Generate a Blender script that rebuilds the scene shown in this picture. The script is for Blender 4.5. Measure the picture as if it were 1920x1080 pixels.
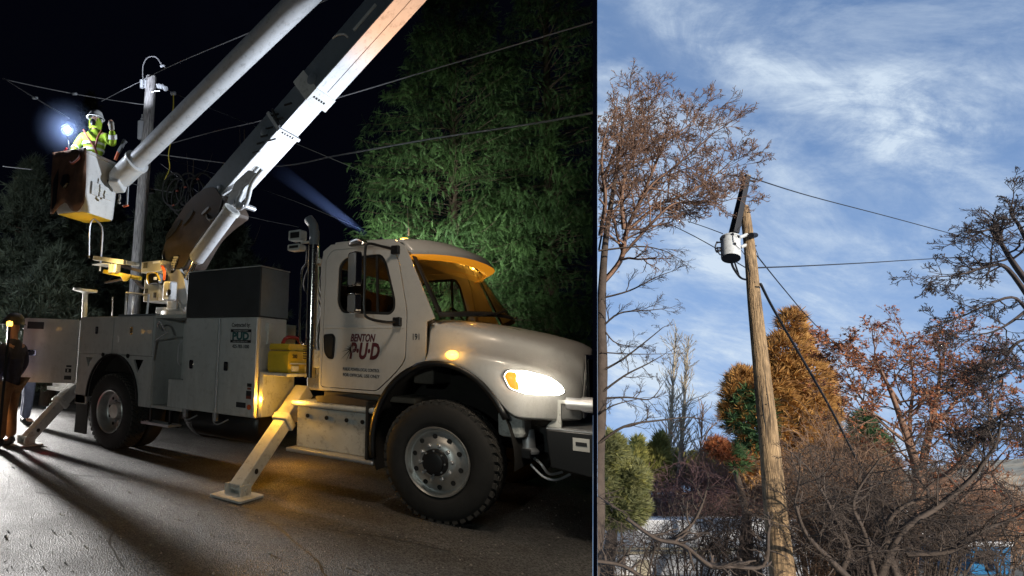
import bpy, bmesh, math, random
import numpy as np
from mathutils import Vector, Matrix
from mathutils.bvhtree import BVHTree
from mathutils.geometry import tessellate_polygon
random.seed(7); RN = np.random.default_rng(7)
S = bpy.context.scene; COL = S.collection
for o in list(bpy.data.objects): bpy.data.objects.remove(o)
PI = math.pi; R = math.radians
# ------------------------------------------------------------------ camera
CAM = Vector((2.0145, -4.8173, 1.4725)); YAW, PITCH, ROLL, FPX = .6455, .1158, .0328, 1026.
_R = Vector((math.cos(YAW), math.sin(YAW), 0)); _F = Vector((-math.sin(YAW), math.cos(YAW), 0)); _U = Vector((0, 0, 1))
CF = _F*math.cos(PITCH)+_U*math.sin(PITCH); _U2 = _U*math.cos(PITCH)-_F*math.sin(PITCH)
CR = _R*math.cos(ROLL)+_U2*math.sin(ROLL)*1.0
CU = _U2*math.cos(ROLL)-_R*math.sin(ROLL)
def ray(px, py):
    u = (px-560)/FPX; v = (py-540)/FPX; c, s = math.cos(ROLL), math.sin(ROLL)
    xi = c*u+s*v; yi = -s*u+c*v
    return _R*xi-_U2*yi+CF
e_x = (ray(561, 540)-ray(560, 540)).normalized(); e_y = (ray(560, 539)-ray(560, 540)).normalized()
cam = bpy.data.cameras.new('camera'); camo = bpy.data.objects.new('camera', cam); COL.objects.link(camo); S.camera = camo
cam.sensor_width = 36; cam.lens = FPX/1920*36; cam.shift_x = (960-560)/1920; cam.shift_y = 0.0
cam.clip_start = .02; cam.clip_end = 3000
camo.matrix_world = Matrix.Translation(CAM) @ Matrix((e_x, e_y, -CF)).transposed().to_4x4()
def G(px, py, d): return CAM+ray(px, py)*d                       # point d metres deep behind a place in the photograph
def Y(px, py, v=0.): r = ray(px, py); return CAM+r*((v-CAM.y)/r.y)   # ... on the plane y = v
def X(px, py, v=0.): r = ray(px, py); return CAM+r*((v-CAM.x)/r.x)
def Z(px, py, v=0.): r = ray(px, py); return CAM+r*((v-CAM.z)/r.z)
def cc(x, y, z): return e_x*x+e_y*y+CF*z                         # camera-frame direction to world
UPD = cc(.348, .862, .373).normalized()                          # up at the day place, which lies on a tilt beside the night one
# ------------------------------------------------------------------ world (day sky)
SUND = cc(.24, .55, -.80).normalized()
w = bpy.data.worlds.new('World'); S.world = w; w.use_nodes = True
nt = w.node_tree; N = nt.nodes; L = nt.links; N.clear()
def nd(t, **k):
    n = N.new(t)
    for a, b in k.items(): setattr(n, a, b)
    return n
out = nd('ShaderNodeOutputWorld'); bg = nd('ShaderNodeBackground'); L.new(bg.outputs[0], out.inputs[0])
tc = nd('ShaderNodeTexCoord')
zx = CR - UPD*CR.dot(UPD); zx.normalize(); zy = UPD.cross(zx)
def dotn(v):
    n = nd('ShaderNodeVectorMath', operation='DOT_PRODUCT'); L.new(tc.outputs['Generated'], n.inputs[0]); n.inputs[1].default_value = v; return n.outputs['Value']
dx, dy, dz = dotn(zx), dotn(zy), dotn(UPD)
cb = nd('ShaderNodeCombineXYZ'); L.new(dx, cb.inputs[0]); L.new(dy, cb.inputs[1]); L.new(dz, cb.inputs[2])
sky = nd('ShaderNodeTexSky', sky_type='NISHITA', sun_disc=False)
sl = Vector((SUND.dot(zx), SUND.dot(zy), SUND.dot(UPD)))
sky.sun_elevation = math.asin(sl.z); sky.sun_rotation = math.atan2(sl.x, sl.y); sky.air_density = 1.0; sky.dust_density = .6; sky.ozone_density = 1.5
L.new(cb.outputs[0], sky.inputs[0])
# clouds on a flat layer above
def mth(op, a, b=None, c=None):
    n = nd('ShaderNodeMath', operation=op)
    for i, x in enumerate((a, b, c)):
        if x is None: continue
        if isinstance(x, (int, float)): n.inputs[i].default_value = x
        else: L.new(x, n.inputs[i])
    return n.outputs[0]
den = mth('ADD', mth('MAXIMUM', dz, 0.0), .22)
cx_, cy_ = mth('DIVIDE', dx, den), mth('DIVIDE', dy, den)
cv = nd('ShaderNodeCombineXYZ'); L.new(cx_, cv.inputs[0]); L.new(cy_, cv.inputs[1])
def noise(sc, det, rough, dist, loc, scl=(1, 1, 1), rot=0):
    m = nd('ShaderNodeMapping'); m.inputs['Location'].default_value = loc; m.inputs['Scale'].default_value = scl; m.inputs['Rotation'].default_value = (0, 0, rot)
    L.new(cv.outputs[0], m.inputs[0])
    n = nd('ShaderNodeTexNoise'); n.inputs['Scale'].default_value = sc; n.inputs['Detail'].default_value = det; n.inputs['Roughness'].default_value = rough; n.inputs['Distortion'].default_value = dist
    L.new(m.outputs[0], n.inputs[0]); return n.outputs[0]
def ramp(x, a, b):
    n = nd('ShaderNodeMapRange', interpolation_type='SMOOTHSTEP'); n.inputs[1].default_value = a; n.inputs[2].default_value = b; L.new(x, n.inputs[0]); return n.outputs[0]
c1 = ramp(noise(1.7, 13, .62, .5, (3.6, 1.2, 0), (1.0, 2.0, 1), 1.75), .43, .68)
c2 = ramp(noise(4.2, 13, .66, .5, (7.3, 4.2, 0), (1, 1.6, 1), 1.6), .46, .72)
c3 = ramp(noise(.8, 8, .55, .2, (1.2, 9.7, 0)), .35, .72)
brk = ramp(noise(9.0, 10, .7, .6, (4.4, 2.2, 0), (1, 1.5, 1), .8), .30, .66)
def band(px0, py0, px1, py1, wid):
    # a soft long cloud between two directions of the sky
    a = ray(px0, py0).normalized(); b = ray(px1, py1).normalized(); m = (a+b).normalized()
    ax = (b-a).normalized(); nn = ax.cross(m).normalized()
    half = (b-a).length*.5
    u = mth('DIVIDE', dotn(ax), half); v = mth('DIVIDE', dotn(nn), wid)
    wv = mth('MULTIPLY', mth('SUBTRACT', noise(2.3, 8, .6, .5, (px0*.01, 0, 0)), .5), 2.4)
    v = mth('ADD', v, wv)
    d2 = mth('ADD', mth('POWER', mth('ABSOLUTE', u), 3.0), mth('POWER', mth('ABSOLUTE', v), 2.0))
    n = nd('ShaderNodeMath', operation='GREATER_THAN'); L.new(dotn(m), n.inputs[0]); n.inputs[1].default_value = .6
    return mth('MULTIPLY', mth('POWER', 2.718, mth('MULTIPLY', d2, -1.0)), n.outputs[0])
bands = mth('ADD', mth('ADD', band(1190, -10, 1640, 235, .042), mth('ADD', band(1600, 130, 1760, 300, .045), mth('MULTIPLY', band(1700, 210, 1930, 120, .05), .6))), mth('ADD', mth('MULTIPLY', band(1240, 470, 1400, 520, .035), .8), mth('ADD', mth('MULTIPLY', band(1350, 660, 1120, 740, .09), .9), mth('ADD', mth('MULTIPLY', band(1900, 150, 1880, 480, .07), .6), mth('MULTIPLY', band(1500, 520, 1700, 600, .07), .6)))))
fine = ramp(noise(5.2, 12, .68, .6, (2.2, 5.1, 0), (1, 1.6, 1), .5), .30, .72)
bandc = mth('MULTIPLY', bands, mth('ADD', mth('MULTIPLY', mth('MULTIPLY', fine, mth('ADD', mth('MULTIPLY', brk, .75), .25)), .95), .06))
tot = mth('ADD', mth('ADD', mth('MULTIPLY', mth('MULTIPLY', c1, mth('ADD', mth('MULTIPLY', brk, .6), .4)), .62), mth('MULTIPLY', c2, .36)), mth('ADD', mth('MULTIPLY', c3, .12), bandc))
low = ramp(dz, .78, .34)
tot = mth('MINIMUM', mth('ADD', tot, mth('MULTIPLY', low, .12)), .93)
mx = nd('ShaderNodeMix', data_type='RGBA'); L.new(tot, mx.inputs[0])
hs = nd('ShaderNodeMix', data_type='RGBA', blend_type='MULTIPLY'); hs.inputs[0].default_value = 1; L.new(sky.outputs[0], hs.inputs[6]); hs.inputs[7].default_value = (.82, .96, 1.22, 1)
hz = nd('ShaderNodeMix', data_type='RGBA'); L.new(mth('ADD', mth('MULTIPLY', low, .50), .30), hz.inputs[0]); L.new(hs.outputs[2], hz.inputs[6]); hz.inputs[7].default_value = (1.35, 2.70, 5.35, 1)
L.new(hz.outputs[2], mx.inputs[6]); mx.inputs[7].default_value = (4.7, 5.5, 6.4, 1)
L.new(mx.outputs[2], bg.inputs[0]); bg.inputs[1].default_value = .145
# ------------------------------------------------------------------ sun
def light(name, kind, loc, energy, col, target=None, **k):
    l = bpy.data.lights.new(name, kind); l.energy = energy; l.color = col
    for a, b in k.items(): setattr(l, a, b)
    o = bpy.data.objects.new(name, l); COL.objects.link(o); o.location = loc
    if target is not None: o.rotation_euler = (Vector(target)-Vector(loc)).to_track_quat('-Z', 'Y').to_euler()
    return o
light('sun', 'SUN', (0, 0, 50), 5.0, (1, .91, .80), Vector((0, 0, 50))-SUND, angle=R(1.5))
S.view_settings.view_transform = 'Standard'; S.view_settings.look = 'None'; S.view_settings.exposure = 0; S.view_settings.gamma = 1; S.view_settings.use_curve_mapping = False
S.cycles.use_denoising = True; S.cycles.max_bounces = 6; S.cycles.diffuse_bounces = 2; S.cycles.glossy_bounces = 3; S.cycles.transparent_max_bounces = 16; S.cycles.transmission_bounces = 4
S.cycles.sample_clamp_indirect = 4; S.cycles.caustics_reflective = False; S.cycles.caustics_refractive = False
# night lamps: floodlights of the crew's other truck, added fills, the roof spotlight and the lamp on the bucket
COOL = (.80, .90, 1.0); WARM = (1.0, .74, .50)
light('roof_spotlight', 'SPOT', (-1.62, 1.95, 3.02), 330, (.86, .92, 1.0), (-3.3, 1.15, 4.7), spot_size=R(46), spot_blend=.7, shadow_soft_size=.05)
light('crew_floodlight', 'SPOT', (1.0, -8.6, 2.6), 235, (.82, .95, .92), (-1.0, 0.3, 1.6), spot_size=R(80), spot_blend=.9, shadow_soft_size=.12)
light('bonnet_fill', 'SPOT', (.75, -2.1, 5.6), 265, (1.0, .80, .60), (.35, -.1, 1.2), spot_size=R(66), spot_blend=.9, shadow_soft_size=.35)  # warm spot added overhead to brighten the bonnet
light('tree_floodlight', 'SPOT', (-2.6, 3.0, 2.1), 1950, (.95, 1.0, .84), (-3.0, 8.6, 4.7), spot_size=R(86), spot_blend=.9, shadow_soft_size=.25)
light('rear_work_light', 'SPOT', (-14.0, .95, 1.35), 21500, (.98, .95, .92), (-4.0, -1.6, .1), spot_size=R(56), spot_blend=.6, shadow_soft_size=.34)
light('boom_floodlight', 'SPOT', (.25, 4.3, 2.3), 2300, (.80, .88, 1.0), (-4.6, 1.0, 5.1), spot_size=R(62), spot_blend=.8, shadow_soft_size=.1)
light('pine_fill', 'SPOT', (-9.0, -4.0, 4.5), 900, (.84, .92, 1.0), (-13.5, 12, 2.8), spot_size=R(75), spot_blend=.9, shadow_soft_size=.15)  # spot added so the pines stand out of the dark
light('behind_bucket_light', 'POINT', G(126, 243, 9.9), 55, (.78, .86, 1.0), shadow_soft_size=.04)
light('boom_lamp', 'SPOT', (-.6, 2.3, 3.4), 620, (1.0, .58, .36), (-.9, 1.2, 6.2), spot_size=R(50), spot_blend=.9, shadow_soft_size=.1)
light('pole_fill', 'SPOT', G(150, 225, 11.4), 1100, (.80, .86, 1.0), G(286, 140, 14.3), spot_size=R(27), spot_blend=.8, shadow_soft_size=.05)  # extra spot added near the bucket lamp to whiten the pole top
# ------------------------------------------------------------------ materials
MATS = {}
def mat(name, col, rough=.5, metal=0., var=.12, vs=3., bump=0., bs=40., emit=None, es=0., spec=.5, dirt=0., coat=0., col2=None, thr=(.45, .6), trans=None, detail=6, grime=0):
    m = bpy.data.materials.new(name); m.use_nodes = True; MATS[name] = m
    n = m.node_tree.nodes; l = m.node_tree.links; b = n['Principled BSDF']
    b.inputs['Roughness'].default_value = rough; b.inputs['Metallic'].default_value = metal; b.inputs['Specular IOR Level'].default_value = spec
    b.inputs['Coat Weight'].default_value = coat
    tcx = n.new('ShaderNodeTexCoord'); nz = n.new('ShaderNodeTexNoise'); nz.inputs['Scale'].default_value = vs; nz.inputs['Detail'].default_value = detail; nz.inputs['Roughness'].default_value = .65
    l.new(tcx.outputs['Object'], nz.inputs[0])
    mr = n.new('ShaderNodeMapRange'); l.new(nz.outputs[0], mr.inputs[0]); mr.inputs[1].default_value = thr[0] if col2 else .3; mr.inputs[2].default_value = thr[1] if col2 else .7
    mxx = n.new('ShaderNodeMix'); mxx.data_type = 'RGBA'; l.new(mr.outputs[0], mxx.inputs[0])
    c = Vector(col); a = c*(1-var); bb = c*(1+var) if col2 is None else Vector(col2)
    mxx.inputs[6].default_value = (*a, 1); mxx.inputs[7].default_value = (*[min(1, x) for x in bb], 1)
    res = mxx.outputs[2]
    if dirt > 0:
        n2 = n.new('ShaderNodeTexNoise'); n2.inputs['Scale'].default_value = vs*5; n2.inputs['Detail'].default_value = 10; n2.inputs['Roughness'].default_value = .75
        l.new(tcx.outputs['Object'], n2.inputs[0])
        m2 = n.new('ShaderNodeMapRange'); l.new(n2.outputs[0], m2.inputs[0]); m2.inputs[1].default_value = .52; m2.inputs[2].default_value = .75; m2.inputs[4].default_value = dirt
        mx2 = n.new('ShaderNodeMix'); mx2.data_type = 'RGBA'; l.new(m2.outputs[0], mx2.inputs[0]); l.new(res, mx2.inputs[6]); mx2.inputs[7].default_value = (.06, .048, .035, 1)
        res = mx2.outputs[2]
        mrr = n.new('ShaderNodeMapRange'); l.new(nz.outputs[0], mrr.inputs[0]); mrr.inputs[3].default_value = rough*.8; mrr.inputs[4].default_value = min(1, rough*1.5); l.new(mrr.outputs[0], b.inputs['Roughness'])
    if grime > 0:      # road film: heavier low down on the truck, in streaks
        sz = n.new('ShaderNodeSeparateXYZ'); l.new(tcx.outputs['Object'], sz.inputs[0]); g1 = n.new('ShaderNodeMapRange'); l.new(sz.outputs[2], g1.inputs[0]); g1.inputs[1].default_value = 1.75; g1.inputs[2].default_value = .55; g1.inputs[3].default_value = .0; g1.inputs[4].default_value = grime
        mp2 = n.new('ShaderNodeMapping'); mp2.inputs['Scale'].default_value = (9, 9, 1.6); l.new(tcx.outputs['Object'], mp2.inputs[0]); n4 = n.new('ShaderNodeTexNoise'); n4.inputs['Scale'].default_value = 1.4; n4.inputs['Detail'].default_value = 9; n4.inputs['Roughness'].default_value = .7; l.new(mp2.outputs[0], n4.inputs[0])
        g2 = n.new('ShaderNodeMapRange'); l.new(n4.outputs[0], g2.inputs[0]); g2.inputs[1].default_value = .35; g2.inputs[2].default_value = .75; g2.inputs[3].default_value = .15
        gm = n.new('ShaderNodeMath'); gm.operation = 'MULTIPLY'; l.new(g1.outputs[0], gm.inputs[0]); l.new(g2.outputs[0], gm.inputs[1]); mx3 = n.new('ShaderNodeMix'); mx3.data_type = 'RGBA'; l.new(gm.outputs[0], mx3.inputs[0]); l.new(res, mx3.inputs[6]); mx3.inputs[7].default_value = (.17, .145, .115, 1); res = mx3.outputs[2]
    l.new(res, b.inputs['Base Color'])
    if bump > 0:
        n3 = n.new('ShaderNodeTexNoise'); n3.inputs['Scale'].default_value = bs; n3.inputs['Detail'].default_value = 8; l.new(tcx.outputs['Object'], n3.inputs[0])
        bp = n.new('ShaderNodeBump'); bp.inputs['Strength'].default_value = bump; bp.inputs['Distance'].default_value = .02; l.new(n3.outputs[0], bp.inputs['Height']); l.new(bp.outputs[0], b.inputs['Normal'])
    if emit is not None: b.inputs['Emission Color'].default_value = (*emit, 1); b.inputs['Emission Strength'].default_value = es
    return m
def glass(name, col=(.02, .025, .025), tr=.75, rough=.03):
    m = bpy.data.materials.new(name); m.use_nodes = True; MATS[name] = m
    n = m.node_tree.nodes; l = m.node_tree.links; n.clear()
    o = n.new('ShaderNodeOutputMaterial'); g = n.new('ShaderNodeBsdfGlossy'); g.inputs['Roughness'].default_value = rough; t = n.new('ShaderNodeBsdfTransparent'); t.inputs[0].default_value = (tr, tr, tr*.96, 1)
    f = n.new('ShaderNodeFresnel'); f.inputs[0].default_value = 1.5; x = n.new('ShaderNodeMixShader'); l.new(f.outputs[0], x.inputs[0]); l.new(t.outputs[0], x.inputs[1]); l.new(g.outputs[0], x.inputs[2]); l.new(x.outputs[0], o.inputs[0])
    return m
mat('white', (.62, .625, .61), .34, var=.06, vs=2, dirt=.30, coat=.2, grime=.6)
mat('cabwhite', (.60, .60, .585), .26, var=.05, vs=1.6, dirt=.16, coat=.45, grime=.55)
mat('boomwhite', (.56, .57, .58), .4, var=.08, vs=2.5, dirt=.6)
mat('worn', (.60, .61, .58), .5, var=.15, vs=3, dirt=.75)
mat('darkgrey', (.045, .047, .05), .5, var=.2, dirt=.1)
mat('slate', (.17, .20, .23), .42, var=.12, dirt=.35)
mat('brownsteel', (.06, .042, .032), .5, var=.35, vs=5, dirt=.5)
mat('blackpaint', (.012, .012, .013), .38, var=.2)
mat('black', (.012, .012, .012), .7, var=.3)
mat('rubber', (.022, .021, .020), .78, var=.25, vs=8, bump=.12, bs=120)
mat('tread', (.05, .047, .043), .85, var=.3, vs=20)
mat('alloy', (.62, .62, .60), .34, .85, var=.1, vs=6, dirt=.25)
mat('chrome', (.70, .68, .65), .16, 1., var=.05)
mat('galv', (.55, .56, .58), .45, .7, var=.12, vs=10)
mat('liner', (.02, .018, .016), .95, var=.3)
mat('interior', (.12, .105, .085), .9, var=.2)
mat('interiortan', (.42, .33, .20), .9, var=.1)
mat('maroon', (.085, .012, .022), .5, var=.1)
mat('ink', (.015, .015, .018), .5, var=.1)
mat('teal', (.03, .11, .11), .5, var=.1)
mat('sticker', (.55, .55, .53), .5, var=.05)
mat('yellowplastic', (.62, .45, .03), .4, var=.12, dirt=.2)
mat('redplastic', (.30, .02, .015), .4, var=.1)
mat('yellowrope', (.60, .50, .06), .7, var=.1)
mat('hivis', (.30, .46, .02), .8, var=.2, vs=14, bump=.4, bs=20)
mat('reflective', (.65, .66, .66), .35, var=.1)
mat('hardhat', (.62, .63, .62), .35, var=.06)
mat('skin', (.42, .24, .17), .55, var=.1)
mat('darkcloth', (.045, .045, .075), .9, var=.3, vs=8, bump=.4, bs=15)
mat('tancloth', (.30, .17, .08), .9, var=.25, vs=8, bump=.5, bs=14)
mat('denim', (.12, .14, .22), .9, var=.25, vs=8, bump=.5, bs=14)
mat('glove', (.30, .29, .26), .8, var=.2)
mat('leather', (.17, .09, .055), .8, var=.4, vs=6, dirt=.3, bump=.4, bs=12)
mat('strap', (.20, .05, .03), .7, var=.1)
mat('orange', (.65, .12, .03), .6, var=.1)
mat('wire', (.30, .30, .31), .5, .3, var=.1)
mat('wireday', (.02, .02, .022), .6, var=.1)
mat('e_head', (1, 1, 1), .2, emit=(1, .93, .80), es=9)
mat('e_amber', (.8, .3, .02), .2, emit=(1, .50, .06), es=7)
mat('e_amberdim', (.7, .3, .03), .2, emit=(1, .33, .02), es=.9)
mat('e_white', (1, 1, 1), .2, emit=(.82, .9, 1.0), es=60)
mat('e_red', (.5, .02, .02), .3, emit=(1, .05, .03), es=3)
mat('e_dome', (.8, .8, .7), .3, emit=(1, .9, .7), es=.18)
mat('amberglow', (.75, .33, .03), .25, var=.1, emit=(1, .36, .02), es=.5)  # emission put in for marker lamps shining through the visor lip
glass('glass'); glass('tint', tr=.55)
MATS['mirror'] = mat('mirror', (.25, .27, .30), .05, 1., var=.02)
mat('porcelain', (.45, .47, .50), .2, var=.05)
def mistmat(name, dens, col, kindf, L_=1.):
    m = bpy.data.materials.new(name); m.use_nodes = True; MATS[name] = m; n = m.node_tree.nodes; l = m.node_tree.links; n.clear(); o = n.new('ShaderNodeOutputMaterial'); v = n.new('ShaderNodeVolumePrincipled'); v.inputs['Color'].default_value = (*col, 1)
    t = n.new('ShaderNodeTexCoord'); mr = n.new('ShaderNodeMapRange'); mr.interpolation_type = 'SMOOTHSTEP'; mr.inputs[1].default_value = 0; mr.inputs[2].default_value = L_; mr.inputs[3].default_value = dens; mr.inputs[4].default_value = 0
    if kindf == 'ball': q = n.new('ShaderNodeVectorMath'); q.operation = 'LENGTH'; l.new(t.outputs['Object'], q.inputs[0]); l.new(q.outputs['Value'], mr.inputs[0])
    else: q = n.new('ShaderNodeSeparateXYZ'); l.new(t.outputs['Object'], q.inputs[0]); l.new(q.outputs[2], mr.inputs[0])
    l.new(mr.outputs[0], v.inputs['Density']); l.new(v.outputs[0], o.inputs['Volume']); return m
# ------------------------------------------------------------------ geometry helpers
class MB:
    def __init__(s): s.v = []; s.f = []
    def add(s, v, f):
        k = len(s.v); s.v += [tuple(a) for a in v]; s.f += [tuple(i+k for i in q) for q in f]; return s
    def box(s, c, d, m=None):
        x, y, z = (q/2 for q in d)
        v = [Vector((a*x, b*y, e*z)) for a in (-1, 1) for b in (-1, 1) for e in (-1, 1)]
        if m is not None: v = [m @ q for q in v]
        c = Vector(c)
        return s.add([q+c for q in v], [(0, 1, 3, 2), (4, 6, 7, 5), (0, 4, 5, 1), (2, 3, 7, 6), (0, 2, 6, 4), (1, 5, 7, 3)])
    def bx(s, x0, x1, y0, y1, z0, z1): return s.box(((x0+x1)/2, (y0+y1)/2, (z0+z1)/2), (abs(x1-x0), abs(y1-y0), abs(z1-z0)))
    def beam(s, a, b, w, h, up=(0, 0, 1), w2=None, h2=None):
        a, b = Vector(a), Vector(b); d = (b-a).normalized(); sd = d.cross(Vector(up)).normalized(); u = sd.cross(d)
        w2 = w if w2 is None else w2; h2 = h if h2 is None else h2
        v = [a+sd*i*w/2+u*j*h/2 for i, j in ((-1, -1), (1, -1), (1, 1), (-1, 1))]+[b+sd*i*w2/2+u*j*h2/2 for i, j in ((-1, -1), (1, -1), (1, 1), (-1, 1))]
        return s.add(v, [(3, 2, 1, 0), (4, 5, 6, 7), (0, 1, 5, 4), (1, 2, 6, 5), (2, 3, 7, 6), (3, 0, 4, 7)])
    def tube(s, pts, r, n=10, cap=True):
        pts = [Vector(p) for p in pts]; m = len(pts); rr = r if isinstance(r, (list, tuple)) else [r]*m
        t = [(pts[min(i+1, m-1)]-pts[max(i-1, 0)]).normalized() for i in range(m)]
        a = Vector((0, 0, 1)) if abs(t[0].z) < .9 else Vector((1, 0, 0)); u = t[0].cross(a).normalized(); v = []
        for i in range(m):
            u = (u-t[i]*u.dot(t[i])).normalized(); q = t[i].cross(u)
            v += [pts[i]+(u*math.cos(2*PI*k/n)+q*math.sin(2*PI*k/n))*rr[i] for k in range(n)]
        f = [(i*n+k, i*n+(k+1) % n, (i+1)*n+(k+1) % n, (i+1)*n+k) for i in range(m-1) for k in range(n)]
        if cap: f += [tuple(range(n))[::-1], tuple((m-1)*n+k for k in range(n))]
        return s.add(v, f)
    def lathe(s, prof, o=(0, 0, 0), axis=(0, 1, 0), n=32, cap=False):
        ax = Vector(axis).normalized(); a = Vector((0, 0, 1)) if abs(ax.z) < .9 else Vector((1, 0, 0)); u = ax.cross(a).normalized(); q = ax.cross(u); o = Vector(o); v = []
        for r_, h in prof: v += [o+ax*h+(u*math.cos(2*PI*k/n)+q*math.sin(2*PI*k/n))*r_ for k in range(n)]
        m = len(prof); f = [(i*n+k, i*n+(k+1) % n, (i+1)*n+(k+1) % n, (i+1)*n+k) for i in range(m-1) for k in range(n)]
        if cap: f += [tuple(range(n))[::-1], tuple((m-1)*n+k for k in range(n))]
        return s.add(v, f)
    def plate(s, outer, y0, y1, holes=(), ax='y'):
        # polygon in the xz (or other) plane, extruded, with holes
        loops = [list(outer)]+[list(h) for h in holes]
        tri = tessellate_polygon([[Vector((p[0], p[1], 0)) for p in lp] for lp in loops])
        flat = [p for lp in loops for p in lp]; n = len(flat)
        P3 = {'y': lambda p, t: (p[0], t, p[1]), 'x': lambda p, t: (t, p[0], p[1]), 'z': lambda p, t: (p[0], p[1], t)}[ax]
        v = [P3(p, y0) for p in flat]+[P3(p, y1) for p in flat]
        f = [tuple(t) for t in tri]+[tuple(i+n for i in t[::-1]) for t in tri]; k = 0
        for lp in loops:
            m = len(lp)
            for i in range(m): a, b = k+i, k+(i+1) % m; f.append((a, b, b+n, a+n))
            k += m
        return s.add(v, f)
    def grid(s, rows):
        n = len(rows[0]); v = [p for r_ in rows for p in r_]
        return s.add(v, [(i*n+j, i*n+j+1, (i+1)*n+j+1, (i+1)*n+j) for i in range(len(rows)-1) for j in range(n-1)])
    def build(s, name, m, parent=None, smooth=False, bevel=0, seg=2, solid=0, label=None, subsurf=0, angle=40):
        me = bpy.data.meshes.new(name); me.from_pydata(s.v, [], s.f); me.validate(); bm = bmesh.new(); bm.from_mesh(me); bmesh.ops.recalc_face_normals(bm, faces=bm.faces[:]); bm.to_mesh(me); bm.free()
        return link(name, me, m, parent, smooth, bevel, seg, solid, label, subsurf, angle)
def link(name, me, m, parent=None, smooth=False, bevel=0, seg=2, solid=0, label=None, subsurf=0, angle=40):
    me.materials.append(MATS[m] if isinstance(m, str) else m)
    o = bpy.data.objects.new(name, me); COL.objects.link(o)
    if smooth:
        me.shade_smooth()
        if smooth != 'all': me.set_sharp_from_angle(angle=R(angle))
    if solid: md = o.modifiers.new('solid', 'SOLIDIFY'); md.thickness = solid; md.offset = -1
    if bevel: md = o.modifiers.new('bevel', 'BEVEL'); md.width = bevel; md.segments = seg; md.limit_method = 'ANGLE'; md.angle_limit = R(35)
    if subsurf: md = o.modifiers.new('sub', 'SUBSURF'); md.levels = subsurf; md.render_levels = subsurf
    if parent is not None: o.parent = parent
    if label: o['label'] = label
    return o
def tag(o, label, cat, group=None):
    o['label'] = label; o['category'] = cat
    if group: o['group'] = group
    return o
def kind(o, k): o['kind'] = k; return o
def empty(name, loc, label, cat, group=None):
    o = bpy.data.objects.new(name, None); COL.objects.link(o); o.location = loc; o.empty_display_size = .2
    return tag(o, label, cat, group)
class T:
    """a thing with its base at loc; its parts are given in world coordinates"""
    def __init__(s, name, loc, label, cat, group=None): s.o = empty(name, loc, label, cat, group); s.loc = Vector(loc)
    def p(s, name, mb, m, parent=None, **k):
        o = mb.build(name, m, None, **k) if isinstance(mb, MB) else mb
        par = parent or s.o; o.parent = par
        # parts keep their world coordinates in the mesh; shift it to the base
        if par is s.o: o.data.transform(Matrix.Translation(-s.loc)) if not o.get('sh') else None
        elif not o.get('sh'): o.data.transform(Matrix.Translation(-s.loc))
        o['sh'] = 1; return o
def rrect(x0, x1, z0, z1, r, n=4):
    p = []
    for cx, cz, a in ((x1-r, z1-r, 0), (x0+r, z1-r, 90), (x0+r, z0+r, 180), (x1-r, z0+r, 270)):
        p += [(cx+r*math.cos(R(a+90*i/n)), cz+r*math.sin(R(a+90*i/n))) for i in range(n+1)]
    return p
def rpoly(pts, r, n=4):
    out = []; m = len(pts); rs = r if isinstance(r, (list, tuple)) else [r]*m
    for i in range(m):
        a, b, c = Vector(pts[i-1]), Vector(pts[i]), Vector(pts[(i+1) % m]); q = min(rs[i], (a-b).length*.45, (c-b).length*.45)
        p0 = b+(a-b).normalized()*q; p1 = b+(c-b).normalized()*q
        for k in range(n+1): t = k/n; out.append(tuple(p0*(1-t)**2+b*2*t*(1-t)+p1*t*t))
    return out
def text(body, loc, size, m, parent, T_, rot=(PI/2, 0, 0), sx=1., shear=0., bold=0., name='lettering', align='CENTER', ext=.001):
    c = bpy.data.curves.new(name, 'FONT'); c.body = body; c.size = size; c.extrude = ext; c.shear = shear; c.offset = bold; c.align_x = align; c.resolution_u = 3
    o = bpy.data.objects.new(name, c); COL.objects.link(o); dg = bpy.context.evaluated_depsgraph_get(); me = bpy.data.meshes.new_from_object(o.evaluated_get(dg)); bpy.data.objects.remove(o)
    me.transform(Matrix.Translation(loc) @ Matrix.Rotation(rot[2], 4, 'Z') @ Matrix.Rotation(rot[0], 4, 'X') @ Matrix.Diagonal((sx, 1, 1, 1)))
    ob = link(name, me, m); return T_.p(name, ob, m, parent)
def catmull(p, n=4):
    q = [p[0]]+list(p)+[p[-1]]; out = []
    for i in range(1, len(q)-2):
        a, b, c, d = (Vector(x) for x in q[i-1:i+3])
        for k in range(n):
            t = k/n; out.append(.5*((2*b)+(c-a)*t+(2*a-5*b+4*c-d)*t*t+(-a+3*b-3*c+d)*t**3))
    out.append(Vector(p[-1])); return out
def segs_mesh(name, P0, P1, R0, R1, n=3):
    """many tapered twigs as one mesh"""
    P0, P1 = np.array(P0, float), np.array(P1, float); R0, R1 = np.array(R0)[:, None], np.array(R1)[:, None]
    d = P1-P0; d /= np.linalg.norm(d, axis=1)[:, None]+1e-9; a = np.where(np.abs(d[:, 2:3]) < .9, [[0, 0, 1.]], [[1., 0, 0]])
    u = np.cross(d, a); u /= np.linalg.norm(u, axis=1)[:, None]+1e-9; q = np.cross(d, u); m = len(P0)
    V = np.zeros((m, 2*n, 3))
    for k in range(n):
        c, s_ = math.cos(2*PI*k/n), math.sin(2*PI*k/n); V[:, k] = P0+(u*c+q*s_)*R0; V[:, n+k] = P1+(u*c+q*s_)*R1
    b = np.arange(m)[:, None, None]*(2*n); F = np.array([[k, (k+1) % n, n+(k+1) % n, n+k] for k in range(n)])[None]+b
    return raw_mesh(name, V.reshape(-1, 3), F.reshape(-1, 4))
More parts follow.
